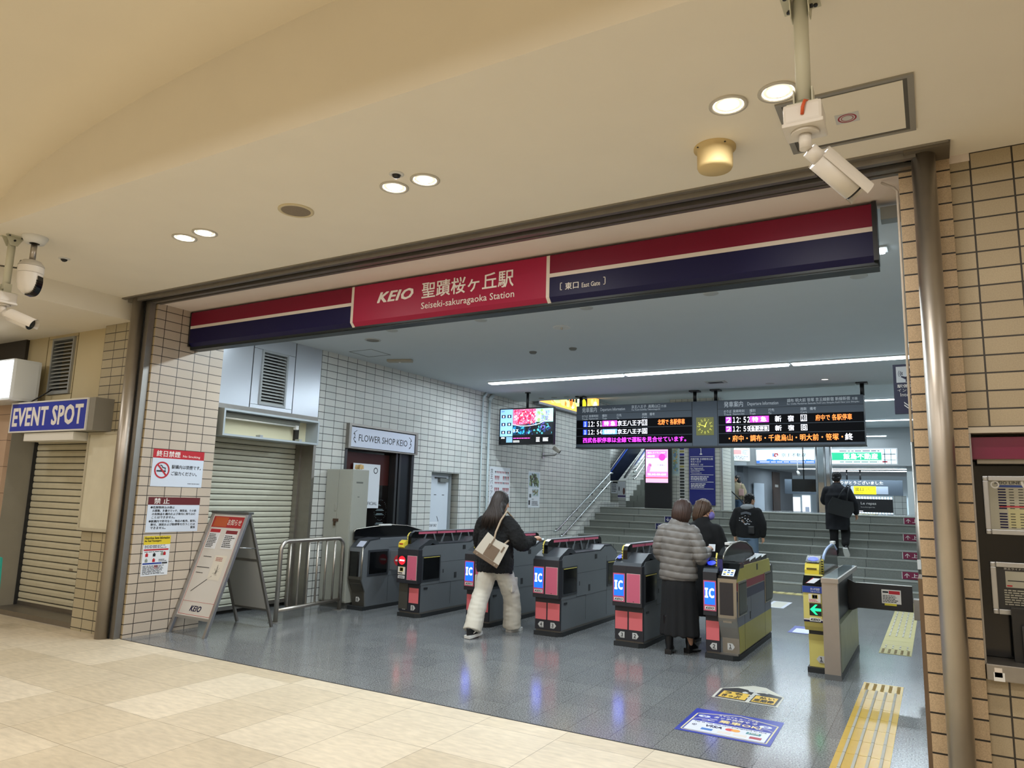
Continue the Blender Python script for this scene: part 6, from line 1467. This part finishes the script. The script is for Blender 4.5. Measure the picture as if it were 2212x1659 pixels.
def face_marks(p, c, R, at, mask=None):
    b = MB().mat(LENSB)
    for q in (-1, 1):
        ball(b, at(q*.031, .084, .008), .011, .006, .006, R); b.mat(LENSB)
    b.build('eyes', LENSB, p)
    ball(MB(), at(0, .082, -.058), .022, .010, .007, R).build('mouth', LIP, p) if not mask else None
def strands(b, roots, n, r, seed, spread=.03):
    q = random.Random(seed)
    for k in range(n):
        path = roots(q); rr = q.uniform(.6, 1.2)*r
        b.tube(path, [rr*.6]+[rr]*(len(path)-2)+[rr*.3], n=6)
    return b
def noise_disp(amp, f, seed=0):
    from mathutils import noise as nz
    def g(co, n): return amp*nz.noise(Vector(co)*f+Vector((seed, 0, 0)))
    return g
def shoe(p, x, y, z, yaw, pitch, body, sole, white_strip=None, L=.27, name='shoe'):
    R = Matrix.Translation((x, y, z)) @ Matrix.Rotation(yaw, 4, 'Z') @ Matrix.Rotation(pitch, 4, 'X')
    b = MB(); rings(b, [(0, .03, .022, .046, .12), (0, .03, .05, .044, .115), (0, .0, .085, .04, .085), (0, -.03, .115, .038, .055)])
    o = soft(b, name, body, p, .008, 6); o.matrix_local = R
    b = MB(); pr = [(-.042, -.09), (.042, -.09), (.05, .0), (.052, .09), (.035, .155), (.0, .17), (-.035, .155), (-.052, .09), (-.05, .0)]
    s_ = b.prism(pr, 0, .032, 'Z').build('sole', sole, o)
    if white_strip: MB().tube([(.043, -.02, .05), (.045, .02, .065), (.03, .06, .082)], .006, n=6).build('stripe', white_strip, o)
    return o
FUR = M('black_fleece', '#0c0c0d', .95, bump=.8, nscale=120); CREAMT = M('cream_trousers', '#c6c0b2', .85, noise=.05, nscale=9)
HAIRD = M('hair_dark_brown', '#1a130f', .55, noise=.35, nscale=40); HAIRT = M('hair_tips', '#251a14', .55, noise=.4, nscale=25)
# --- woman with the shoulder bag
w = thing('person', 'person with long brown hair, black fleece jacket and cream trousers stepping through gate', 'person', (-4.62, 7.62, 0))
b = MB()
R, at = head(b, (.03, .06, 1.545), -.55, -.25)
limb(b, [(.0, .0, 1.33), (.02, .03, 1.46)], [.055, .05]); rings(b, [(0, 0, .80, .13, .09), (0, 0, 1.0, .12, .085), (0, .01, 1.2, .14, .09), (0, .0, 1.34, .15, .075), (0, 0, 1.39, .06, .05)])
for P, r in (([(.15, 0, 1.32), (.33, .0, 1.08), (.40, .24, 1.12)], [.045, .038, .026]), ([(-.15, 0, 1.32), (-.24, .1, 1.06), (-.15, .28, 1.0)], [.045, .038, .026])): limb(b, P, r)
hand(b, (.405, .25, 1.125), (.1, 1, .05), (0, 0, 1), 1); hand(b, (-.145, .285, 1.0), (.2, 1, .0), (0, 0, 1), -1)
for P in ([(-.08, 0, .84), (-.08, -.13, .49), (-.06, -.40, .12)], [(.08, 0, .84), (.11, .2, .49), (.08, .31, .09)]): limb(b, P, [.07, .052, .035])
soft(b, 'body', SKIN, w, .008, 5); face_marks(w, None, R, at)
b = MB(); rings(b, [(0, 0, .76, .17, .13), (0, 0, .86, .17, .13), (0, 0, .95, .15, .11)])
limb(b, [(-.085, -.0, .80), (-.085, -.08, .58), (-.085, -.20, .38), (-.065, -.355, .075)], [.122, .108, .103, .112], flat=True); limb(b, [(.085, .0, .80), (.11, .13, .58), (.115, .23, .38), (.085, .305, .055)], [.122, .110, .105, .115], flat=True)
n1, n2 = noise_disp(.006, 7), noise_disp(.005, 20, 4)
soft(b, 'trousers', CREAMT, w, .011, 3, lambda c, n: n1(Vector((c.x, c.y, c.z*1.2)), n)+n2(Vector((c.x*.6, c.y*.6, c.z*1.6)), n))
b = MB()
for x, y, z in ((.207, .13, .60), (-.197, -.04, .62)): b.box(x-.022, y-.06, z-.11, x+.004, y+.07, z+.06, .012)
b.build('cargo_pocket', CREAMT, w)
b = MB(); rings(b, [(0, -.01, .72, .235, .155), (0, -.01, .80, .245, .165), (0, 0, 1.0, .235, .16), (0, 0, 1.2, .22, .145), (.0, 0, 1.32, .195, .12), (0, .0, 1.40, .11, .09), (0.01, .01, 1.46, .075, .075)])
limb(b, [(.17, 0, 1.30), (.29, .0, 1.17), (.345, .03, 1.06), (.385, .20, 1.10)], [.095, .095, .09, .06]); limb(b, [(-.17, 0, 1.30), (-.25, .04, 1.14), (-.26, .12, 1.03), (-.17, .27, 1.0)], [.095, .095, .085, .06])
f1, f2 = noise_disp(.010, 45), noise_disp(.012, 11, 5)
soft(b, 'jacket', FUR, w, .012, 3, lambda c, n: f1(c, n)+f2(c, n))
shoe(w, -.06, -.36, .015, -.1, .10, BLACK, WHITE, WHITE, name='sneaker'); shoe(w, .085, .33, .0, -.15, 0, BLACK, WHITE, WHITE, name='sneaker')
b = MB(); ball(b, at(0, -.02, .03), .092, .108, .108, R); ball(b, at(0, -.045, -.05), .095, .08, .10, R); rings(b, [(-.0, -.10, 1.31, .10, .03), (.0, -.06, 1.40, .125, .055), (.02, .0, 1.50, .11, .075), (.03, .03, 1.58, .08, .07)])
h = soft(b, 'hair', HAIRD, w, .010, 5, noise_disp(.006, 30))
def rt(q):
    a = q.uniform(-1.5, 1.35); x, y = math.sin(a)*.10, -math.cos(a)*.07
    e = q.uniform(1.20, 1.31); k = q.uniform(-.03, .03)
    u, v = math.sin(a), -math.cos(a)
    return [at(u*.02, -.01+v*.03, .138), at(u*.07, -.02+v*.085, .11), at(u*.094, -.02+v*.108, .03), at(u*.10, -.035+v*.10, -.05), (x*1.2+k, -.045+y*1.2, 1.40), (x*1.3+k*1.6-.01, -.065+y*1.25, e)]
strands(MB(), rt, 150, .007, 3).build('hair_strands', HAIRT, h)
# her bag
t = thing('shoulder_bag', 'cream shoulder bag with brown square pocket hanging from the woman in the fleece', 'bag', (-4.512, 7.355, 1.0), (0, math.radians(31), math.radians(30)))
BCR = M('bag_cream', '#c9c1b2', .55); BBR = M('bag_brown', '#76624f', .6)
MB().mat(BCR).prism([(-.165, -.10), (.165, -.10), (.145, .145), (.0, .125), (-.145, .145)], -.045, .045, 'Y').build('body', None, t)
MB().mat(BBR).box(-.167, -.047, -.145, .167, .047, -.10, .006).build('base', None, t); MB().mat(BBR).box(-.06, -.051, -.095, .085, -.044, .055, .003).build('pocket', None, t)
b = MB().mat(BBR); b.box(-.048, -.056, .0, -.030, -.046, .13, .003); b.box(.10, -.052, .04, .12, -.045, .11, .003); b.build('tab', None, t)
b = MB(); [b.cyl((x, -.05, -.125), (x, -.045, -.125), .008, n=8) for x in (-.12, .12)]; b.build('stud', STEEL, t)
inv = t.matrix_basis.inverted() if False else (Matrix.Translation((-4.512, 7.355, 1.0)) @ Matrix.Rotation(math.radians(30), 4, 'Z') @ Matrix.Rotation(math.radians(31), 4, 'Y')).inverted()
def loc_(p): return tuple(inv @ Vector(p))
MB().tube([(-.04, -.03, .12), loc_((-4.50, 7.42, 1.20)), loc_((-4.465, 7.47, 1.34)), loc_((-4.45, 7.58, 1.445)), loc_((-4.44, 7.72, 1.36)), loc_((-4.42, 7.78, 1.18)), (.09, .03, .12)], .012, n=8).build('strap', M('strap_tan', '#9a866e', .6), t)
tag(MB().box(-.045, -.028, -.003, .045, .028, .003, .002).build('travel_card', M('card_white', '#d6e4ee', .4), None, (-4.205, 7.985, 1.118), (.15, 0, .3)), 'pale card held over the gate by the woman in the fleece', 'card')
# --- lady in the quilted jacket
PUF = M('quilted_taupe', '#6f6a65', .5, noise=.05, nscale=30); HAIRA = M('hair_auburn', '#38231a', .5, noise=.35, nscale=45); BLKCL = M('black_cloth', '#0b0b0d', .9, noise=.2, nscale=20)
w = thing('person', 'person with auburn bob and taupe quilted jacket tapping at the gate', 'person', (-2.47, 7.97, 0))
b = MB(); R, at = head(b, (.05, .05, 1.515), -.35, -.1); limb(b, [(.0, .0, 1.33), (.03, .03, 1.44)], [.055, .05]); rings(b, [(0, 0, .80, .14, .10), (0, 0, 1.0, .13, .09), (0, .0, 1.2, .14, .09), (0, .0, 1.33, .15, .075), (0, 0, 1.38, .06, .05)])
for P, r in (([(.14, 0, 1.30), (.26, -.05, 1.02), (.285, .14, 1.10)], [.045, .038, .026]), ([(-.14, 0, 1.30), (-.21, .02, 1.02), (-.12, .24, 1.06)], [.045, .038, .026])): limb(b, P, r)
hand(b, (.285, .145, 1.105), (.05, 1, .15), (0, 0, 1), 1); hand(b, (-.115, .245, 1.06), (.3, 1, .1), (0, 0, 1), -1)
for x, y in ((-.09, -.04), (.09, .10)): limb(b, [(x*.9, 0, .85), (x, y*.6, .47), (x, y, .10)], [.075, .05, .036])
soft(b, 'body', SKIN, w, .008, 5); face_marks(w, None, R, at)
def quilt(c, n):
    return .015*(abs(math.sin(PI*(c.z+.012*math.sin(c.x*9))/.072))**.3)-.012+.0025*math.sin(c.x*55)*math.sin(c.z*40)
b = MB(); rings(b, [(0, 0, .77, .20, .14), (0, 0, .80, .215, .155), (0, 0, 1.0, .20, .15), (0, 0, 1.2, .20, .14), (0, 0, 1.32, .185, .115), (0, .0, 1.385, .11, .085), (.02, .01, 1.44, .085, .08)])
limb(b, [(.155, 0, 1.29), (.235, -.03, 1.13), (.262, -.03, 1.02), (.285, .12, 1.085)], [.085, .082, .078, .055]); limb(b, [(-.155, 0, 1.29), (-.21, .0, 1.12), (-.20, .06, 1.01), (-.12, .22, 1.05)], [.085, .082, .075, .055])
soft(b, 'quilted_jacket', PUF, w, .008, 3, quilt)
b = MB(); rings(b, [(0, .02, .19, .215, .19), (.0, .02, .45, .205, .17), (0, 0, .70, .19, .145), (0, 0, .95, .16, .12)])
fold = lambda c, n: .012*math.sin(math.atan2(c.y, c.x)*11)*max(0, (.9-c.z))
soft(b, 'long_skirt', BLKCL, w, .012, 4, fold)
for x, y, yaw in ((-.085, -.07, .1), (.085, .12, -.25)):
    Rm_ = Matrix.Translation((x, y, 0)) @ Matrix.Rotation(yaw, 4, 'Z')
    b = MB(); rings(b, [(0, .05, .03, .042, .115), (0, .04, .06, .04, .10), (0, .0, .10, .042, .06), (0, -.01, .2, .048, .052), (0, -.01, .40, .062, .062)]); o = soft(b, 'boot', M('boot_black', '#0c0c0e', .35), w, .009, 4); o.matrix_local = Rm_
    MB().box(-.035, -.075, 0, .035, .0, .05, .004).box(-.042, .03, .0, .042, .165, .014, .004).build('heel', BLACK, o)
b = MB(); ball(b, at(0, -.015, .03), .10, .112, .108, R); ball(b, at(0, -.04, -.045), .105, .09, .095, R); ball(b, at(.0, -.05, -.10), .085, .07, .05, R)
h = soft(b, 'hair', HAIRA, w, .009, 4, noise_disp(.005, 40))
def rb(q):
    a = q.uniform(-1.9, 1.9); x, y = math.sin(a), -math.cos(a)
    return [at(.02*x, -.02+.02*y, .13), at(.085*x, -.02+.09*y, .08), at(.104*x, -.03+.105*y, -.01), at(.10*x, -.04+.095*y, -.075), at(.075*x, -.04+.07*y, -.135)]
strands(MB(), rb, 110, .008, 8).build('hair_strands', HAIRA, h)
tag(MB().box(-.036, -.07, -.004, .036, .07, .004, .003).build('phone', M('phone_white', '#d9dadc', .3), None, (-2.175, 8.26, 1.118), (.5, 0, .2)), 'white phone held by the lady in the quilted jacket', 'phone')
# --- companion with the lilac mask
HAIRB = M('hair_light_brown', '#4c3626', .5, noise=.35, nscale=45)
w = thing('person', 'person in black coat with light brown hair and lilac face mask', 'person', (-2.44, 8.83, 0))
b = MB(); R, at = head(b, (.02, .05, 1.525), -1.25, -.12); limb(b, [(0, 0, 1.33), (.01, .03, 1.45)], [.055, .05]); rings(b, [(0, 0, .80, .13, .10), (0, 0, 1.0, .12, .09), (0, .0, 1.2, .14, .09), (0, .0, 1.33, .15, .075), (0, 0, 1.38, .06, .05)])
for s_ in (-1, 1): limb(b, [(s_*.14, 0, 1.30), (s_*.22, .02, 1.02), (s_*.18, .18, .92)], [.045, .038, .026]); hand(b, (s_*.18, .19, .915), (0, 1, -.4), (0, 0, 1), s_); limb(b, [(s_*.08, 0, .85), (s_*.09, .02, .47), (s_*.09, .03*s_, .10)], [.075, .05, .036])
soft(b, 'body', SKIN, w, .008, 5); face_marks(w, None, R, at, True)
b = MB(); rings(b, [(0, 0, .30, .22, .16), (0, 0, .6, .21, .16), (0, 0, 1.0, .20, .15), (0, 0, 1.2, .205, .14), (0, 0, 1.33, .185, .11), (0, .0, 1.39, .10, .085), (.0, .02, 1.45, .075, .07)])
for s_ in (-1, 1): limb(b, [(s_*.165, 0, 1.29), (s_*.23, .02, 1.10), (s_*.23, .06, 1.0), (s_*.185, .17, .93)], [.085, .08, .075, .055])
soft(b, 'coat', BLKCL, w, .012, 4, noise_disp(.006, 14))
for s_ in (-1, 1): shoe(w, s_*.09, .05*s_, 0, 0, 0, BLACK, BLACK)
b = MB(); ball(b, at(0, .075, -.055), .058, .05, .055, R); mk = soft(b, 'face_mask', M('mask_lilac', '#7a70b8', .7), w, .007, 3)
MB().tube([at(.055, .06, -.03), at(.078, .0, -.0)], .003, n=6).tube([at(.055, .06, -.08), at(.078, .0, -.02)], .003, n=6).build('ear_loop', BLACK, mk)
b = MB(); ball(b, at(0, -.02, .035), .094, .104, .104, R); ball(b, at(0, -.06, -.04), .09, .07, .10, R); ball(b, at(0, -.06, -.11), .07, .05, .06, R)
h = soft(b, 'hair', HAIRB, w, .009, 4, noise_disp(.005, 40))
def rc(q):
    a = q.uniform(-2.3, 2.3); x, y = math.sin(a), -math.cos(a); f = 1 if abs(a) < 1.9 else .55
    return [at(.02*x, -.02+.02*y, .135), at(.085*x, -.02+.09*y, .09), at(.098*x, -.03+.10*y, .0), at(.09*x, -.05+.085*y, -.08*f), at(.07*x, -.06+.06*y, -.15*f)]
strands(MB(), rc, 110, .008, 18).build('hair_strands', HAIRB, h)
# --- young man with the printed jacket on the stairs
JEAN = M('jeans', '#5d7186', .85, noise=.15, nscale=14); HAIRK = M('hair_black', '#0d0c0d', .5, noise=.3, nscale=60)
w = thing('person', 'person in black printed jacket with grey hood and jeans climbing the stairs', 'person', (-3.24, 15.06, RI))
b = MB(); R, at = head(b, (.04, .07, 1.545), -.7, -.05); limb(b, [(0, 0, 1.36), (.02, .04, 1.47)], [.06, .055]); rings(b, [(0, 0, .82, .14, .10), (0, 0, 1.0, .13, .10), (0, .0, 1.2, .15, .10), (0, .0, 1.36, .16, .08), (0, 0, 1.41, .06, .05)])
for s_ in (-1, 1): limb(b, [(s_*.16, 0, 1.34), (s_*.25, -.03, 1.06), (s_*.27, .05, .82)], [.05, .04, .028]); hand(b, (s_*.27, .055, .815), (0, .3, -1), (s_, 0, 0), 1)
limb(b, [(-.09, 0, .85), (-.09, .22, .52), (-.09, .24, .26)], [.08, .055, .038]); limb(b, [(.09, 0, .85), (.09, .02, .45), (.09, -.06, .08)], [.08, .055, .038])
soft(b, 'body', SKIN, w, .009, 5); face_marks(w, None, R, at)
b = MB(); rings(b, [(0, 0, .76, .17, .13), (0, 0, .9, .17, .125), (0, 0, 1.0, .16, .115)]); limb(b, [(-.09, .0, .8), (-.09, .2, .53), (-.09, .22, .25)], [.11, .095, .085]); limb(b, [(.09, .0, .8), (.09, .02, .45), (.09, -.06, .09)], [.11, .095, .085]); soft(b, 'jeans', JEAN, w, .012, 4, noise_disp(.006, 12))
b = MB(); rings(b, [(0, 0, .80, .215, .145), (0, 0, .86, .235, .16), (0, 0, 1.1, .24, .16), (0, 0, 1.28, .235, .14), (0, 0, 1.37, .19, .11), (0, .01, 1.44, .09, .08)])
for s_ in (-1, 1): limb(b, [(s_*.19, 0, 1.31), (s_*.265, -.02, 1.12), (s_*.285, -.01, 1.03), (s_*.275, .045, .86)], [.09, .088, .08, .06])
jk = soft(b, 'jacket', BLKCL, w, .012, 4, noise_disp(.007, 12))
b = MB(); ball(b, (0, -.06, 1.40), .13, .085, .06); ball(b, (.02, .0, 1.42), .11, .09, .05); soft(b, 'grey_hood', M('hood_grey', '#8d9194', .9), w, .010, 4, noise_disp(.008, 20))
b = MB(); q = random.Random(12)
for k in range(9): a = -.55+.14*k; x = .13*math.sin(a*1.3); b.mat(M('print_grey', '#55595f', .8)).box(x-.012, -.172, 1.255+.015*math.cos(a*2)-abs(a)*.03, x+.010, -.158, 1.30+.015*math.cos(a*2)-abs(a)*.03)
for k in range(34):
    x, z = q.uniform(-.14, .12), q.uniform(1.05, 1.24)
    if (x/.14)**2+((z-1.15)/.1)**2 > 1: continue
    s_ = q.uniform(.006, .018); b.mat((M('print_white', '#b9bcc2', .8), M('print_white', '#b9bcc2', .8), M('print_tan', '#8b7260', .8))[k % 3]).box(x-s_, -.172, z-s_*.7, x+s_, -.158, z+s_*.7)
b.build('printed_motif', None, jk)
o = MB().box(.035, -.21, .88, .165, -.155, 1.04, .03).build('body_pouch', BLACK, w)
shoe(w, -.09, .25, RI+.0, 0, 0, WHITE, WHITE); shoe(w, .09, -.05, 0, 0, 0, WHITE, WHITE)
b = MB(); ball(b, at(0, -.02, .04), .092, .108, .095, R); ball(b, at(0, -.06, -.03), .085, .06, .08, R); h = soft(b, 'hair', HAIRK, w, .009, 3, noise_disp(.012, 45))
# --- man in the navy coat with a tote on the stairs
NAVYC = M('navy_coat', '#14171f', .85, noise=.15, nscale=18); TOTE = M('tote_charcoal', '#2e3236', .65, noise=.08, nscale=14)
w = thing('person', 'person in navy coat with dark tote and white soled shoe climbing the stairs', 'person', (-1.68, 16.0, 4*RI))
b = MB(); R, at = head(b, (.0, .10, 1.55), -.1, -.25); limb(b, [(0, .02, 1.36), (.0, .07, 1.48)], [.06, .055]); rings(b, [(0, 0, .82, .14, .10), (0, 0, 1.0, .13, .10), (0, .02, 1.2, .15, .10), (0, .03, 1.36, .16, .08), (0, .03, 1.41, .06, .05)])
limb(b, [(.16, .02, 1.33), (.27, -.02, 1.07), (.33, .06, .84)], [.05, .04, .028]); limb(b, [(-.16, .02, 1.33), (-.23, .12, 1.08), (-.20, .32, 1.12)], [.05, .04, .028])
hand(b, (.33, .065, .835), (.1, .4, -1), (1, 0, 0), 1); hand(b, (-.2, .325, 1.12), (.2, 1, .2), (0, 0, 1), -1)
limb(b, [(-.08, .0, .85), (-.085, .06, .46), (-.08, .02, .09)], [.085, .055, .038]); limb(b, [(.09, .0, .85), (.11, .14, .50), (.13, -.14, .24)], [.085, .055, .038])
soft(b, 'body', SKIN, w, .009, 5); face_marks(w, None, R, at)
b = MB(); rings(b, [(0, 0, .76, .17, .13), (0, 0, .9, .17, .125), (0, 0, 1.0, .16, .115)]); limb(b, [(-.085, .0, .8), (-.09, .06, .46), (-.085, .02, .08)], [.11, .085, .075]); limb(b, [(.09, .0, .8), (.115, .14, .50), (.13, -.12, .26)], [.11, .09, .072]); soft(b, 'trousers', BLKCL, w, .012, 4, noise_disp(.005, 12))
b = MB(); rings(b, [(-.03, -.02, .52, .20, .13), (-.01, 0, .62, .225, .15), (0, 0, .9, .225, .15), (0, .01, 1.2, .235, .15), (0, .03, 1.35, .19, .115), (0, .04, 1.42, .09, .085), (0, .06, 1.47, .07, .07)])
limb(b, [(.18, .02, 1.30), (.27, .0, 1.12), (.30, -.0, 1.04), (.33, .05, .88)], [.09, .085, .08, .06]); limb(b, [(-.18, .02, 1.30), (-.24, .07, 1.13), (-.24, .14, 1.08), (-.205, .29, 1.11)], [.09, .085, .08, .06])
soft(b, 'coat', NAVYC, w, .012, 4, noise_disp(.007, 10))
shoe(w, -.08, .03, 0, 0, 0, BLACK, BLACK); shoe(w, .14, -.20, .10, -.15, -.85, BLACK, M('sole_white', '#d6d6d2', .6))
b = MB(); ball(b, at(0, -.02, .04), .09, .105, .095, R); ball(b, at(0, -.055, -.02), .085, .06, .08, R); soft(b, 'hair', HAIRK, w, .009, 3, noise_disp(.010, 45))
t = thing('tote_bag', 'dark charcoal tote hanging at the back of the man in navy', 'bag', (-1.60, 15.76, 4*RI+.97), (0, math.radians(14), math.radians(8)))
MB().prism([(-.20, -.17), (.20, -.17), (.25, .0), (.20, .16), (.0, .145), (-.18, .16), (-.23, .0)], -.055, .055, 'Y').build('body', TOTE, t)
MB().tube([(-.08, -.04, .15), (-.03, -.02, .33), (.04, .10, .46), (.08, .22, .45)], .013, n=8).tube([(.08, -.04, .15), (.07, -.02, .33), (.08, .10, .45), (.1, .22, .44)], .013, n=8).build('strap', TOTE, t)
# --- woman in the khaki jacket coming up the far stairs
w = thing('person', 'person in khaki jacket and jeans looking aside at the stair top', 'person', (-5.77, 25.3, .96))
KH = M('khaki_jacket', '#857c63', .85, noise=.1, nscale=12)
b = MB(); R, at = head(b, (.0, -.03, 1.52), PI/2+.35, -.1); limb(b, [(0, 0, 1.33), (.0, -.02, 1.44)], [.055, .05]); rings(b, [(0, 0, .80, .13, .10), (0, 0, 1.0, .12, .09), (0, .0, 1.2, .14, .09), (0, .0, 1.33, .15, .075), (0, 0, 1.38, .06, .05)])
for s_ in (-1, 1): limb(b, [(s_*.14, 0, 1.30), (s_*.22, .0, 1.02), (s_*.24, -.06, .80)], [.045, .038, .026]); hand(b, (s_*.24, -.065, .795), (0, -.2, -1), (s_, 0, 0), 1); limb(b, [(s_*.08, 0, .85), (s_*.085, -.04*s_, .46), (s_*.085, -.1*s_, .10)], [.08, .052, .036])
soft(b, 'body', SKIN, w, .009, 5); face_marks(w, None, R, at)
b = MB(); rings(b, [(0, 0, .76, .16, .12), (0, 0, .9, .16, .12), (0, 0, 1.0, .15, .11)])
for s_ in (-1, 1): limb(b, [(s_*.085, 0, .8), (s_*.09, -.04*s_, .46), (s_*.085, -.1*s_, .12)], [.10, .08, .075])
soft(b, 'jeans', M('jeans_blue', '#41566f', .85, noise=.15, nscale=14), w, .012, 4)
b = MB(); rings(b, [(0, 0, .82, .20, .14), (0, 0, .9, .21, .15), (0, 0, 1.15, .20, .14), (0, 0, 1.31, .185, .11), (0, .0, 1.39, .10, .085), (.0, .0, 1.44, .08, .075)])
for s_ in (-1, 1): limb(b, [(s_*.16, 0, 1.28), (s_*.235, .0, 1.08), (s_*.24, -.02, 1.0), (s_*.24, -.06, .84)], [.085, .08, .075, .055])
soft(b, 'jacket', KH, w, .012, 4, noise_disp(.007, 12))
for s_ in (-1, 1): shoe(w, s_*.085, -.1*s_, -.01, PI, 0, WHITE, WHITE)
b = MB(); ball(b, at(0, -.025, .03), .09, .10, .10, R); ball(b, at(0, -.05, -.06), .09, .07, .12, R); soft(b, 'hair', HAIRK, w, .010, 4, noise_disp(.006, 30))
t = thing('shoulder_bag', 'small pink bag on the shoulder of the woman in khaki', 'bag', (-5.60, 25.12, 2.05)); MB().box(-.08, -.04, -.14, .08, .04, .09, .02).build('body', M('bag_pink', '#a5857f', .6), t); MB().tube([(-.03, 0, .09), (-.03, .03, .22), (-.02, .12, .30)], .010, n=6).build('strap', M('bag_pink', '#a5857f', .6), t)
for x, m_, l in ((-6.03, WHITE, 'white shopping bag carried low by the woman in khaki, left side'), (-5.49, M('bag_red', '#a4474f', .6), 'pale red shopping bag carried low by the woman in khaki, right side')):
    t = thing('shopping_bag', l, 'bag', (x, 25.22, 1.22)); MB().box(-.12, -.05, 0, .12, .05, .36, .01).build('body', m_, t); MB().tube([(-.05, 0, .35), (0, 0, .50), (.05, 0, .35)], .006, n=6).build('handle', m_, t)
# --- heads of people beyond the far steps
for i, (px_, X, Y, c, l) in enumerate(((1867, -2.42, 33.6, '#2b2d33', 'far off person beyond the exit, first of the five small heads from the left'), (1886, -2.22, 34.2, '#5b4a44', 'far off person beyond the exit, second of the five small heads'), (1916, -1.72, 33.4, '#1f2126', 'far off person beyond the exit, middle of the five small heads'),
                               (1934, -1.42, 33.0, '#2e2a28', 'far off person beyond the exit, fourth of the five small heads'), (1945, -1.28, 34.6, '#23262c', 'far off person beyond the exit, rightmost of the five small heads'))):
    w = thing('person', l, 'person', (X, Y, -.35), group='people beyond the exit')
    b = MB(); R, at = head(b, (0, .02, 1.56), .4*i); limb(b, [(0, 0, 1.35), (0, 0, 1.48)], [.055, .05]); rings(b, [(0, 0, .8, .15, .11), (0, 0, 1.1, .17, .11), (0, 0, 1.33, .18, .10), (0, 0, 1.40, .07, .06)])
    for s_ in (-1, 1): limb(b, [(s_*.17, 0, 1.32), (s_*.23, 0, 1.06), (s_*.22, .1, .84)], [.055, .045, .03]); hand(b, (s_*.22, .105, .835), (0, .3, -1), (s_, 0, 0), 1); limb(b, [(s_*.08, 0, .85), (s_*.09, .08*s_, .46), (s_*.09, .12*s_, .06)], [.08, .06, .045])
    soft(b, 'body', SKIN, w, .014, 4); b = MB(); rings(b, [(0, 0, .75, .19, .14), (0, 0, 1.1, .2, .14), (0, 0, 1.33, .19, .115), (0, 0, 1.42, .08, .08)])
    for s_ in (-1, 1): limb(b, [(s_*.17, 0, 1.30), (s_*.24, 0, 1.06), (s_*.225, .08, .9)], [.08, .07, .055])
    soft(b, 'coat', M('far_coat'+c, c, .9), w, .014, 4); b = MB(); ball(b, at(0, -.02, .04), .09, .105, .10, R); ball(b, at(0, -.06, -.03), .085, .06, .08, R); soft(b, 'hair', HAIRK, w, .014, 3)
# ================================================================== GROUPS OF REPEATS
for o in list(bpy.data.objects):
    if o.parent is None and 'category' in o.keys() and 'group' not in o.keys():
        n = o.name.split('.')[0]
        g_ = {'ticket_gate': 'ticket gates in a row', 'floor_sticker': 'stickers on the grey floor', 'lit_advertisement': 'lit advertisements beyond the stairs', 'handrail': 'steel handrails on the stair flights',
              'security_camera': 'security cameras', 'timetable': 'silver framed notices in the ticket panel', 'roller_shutter': 'closed roller shutters', 'louver_vent': 'louvred vents above the shutters',
              'wall_pipe': 'white pipes on the tiled wall', 'ceiling_detector': 'small detectors on the station ceiling', 'ceiling_sensor': 'small sensors on the passage ceiling', 'shopping_bag': 'shopping bags of the woman in khaki', 'steel_post': 'round steel posts of the entrance'}.get(n)
        if g_: o['group'] = g_
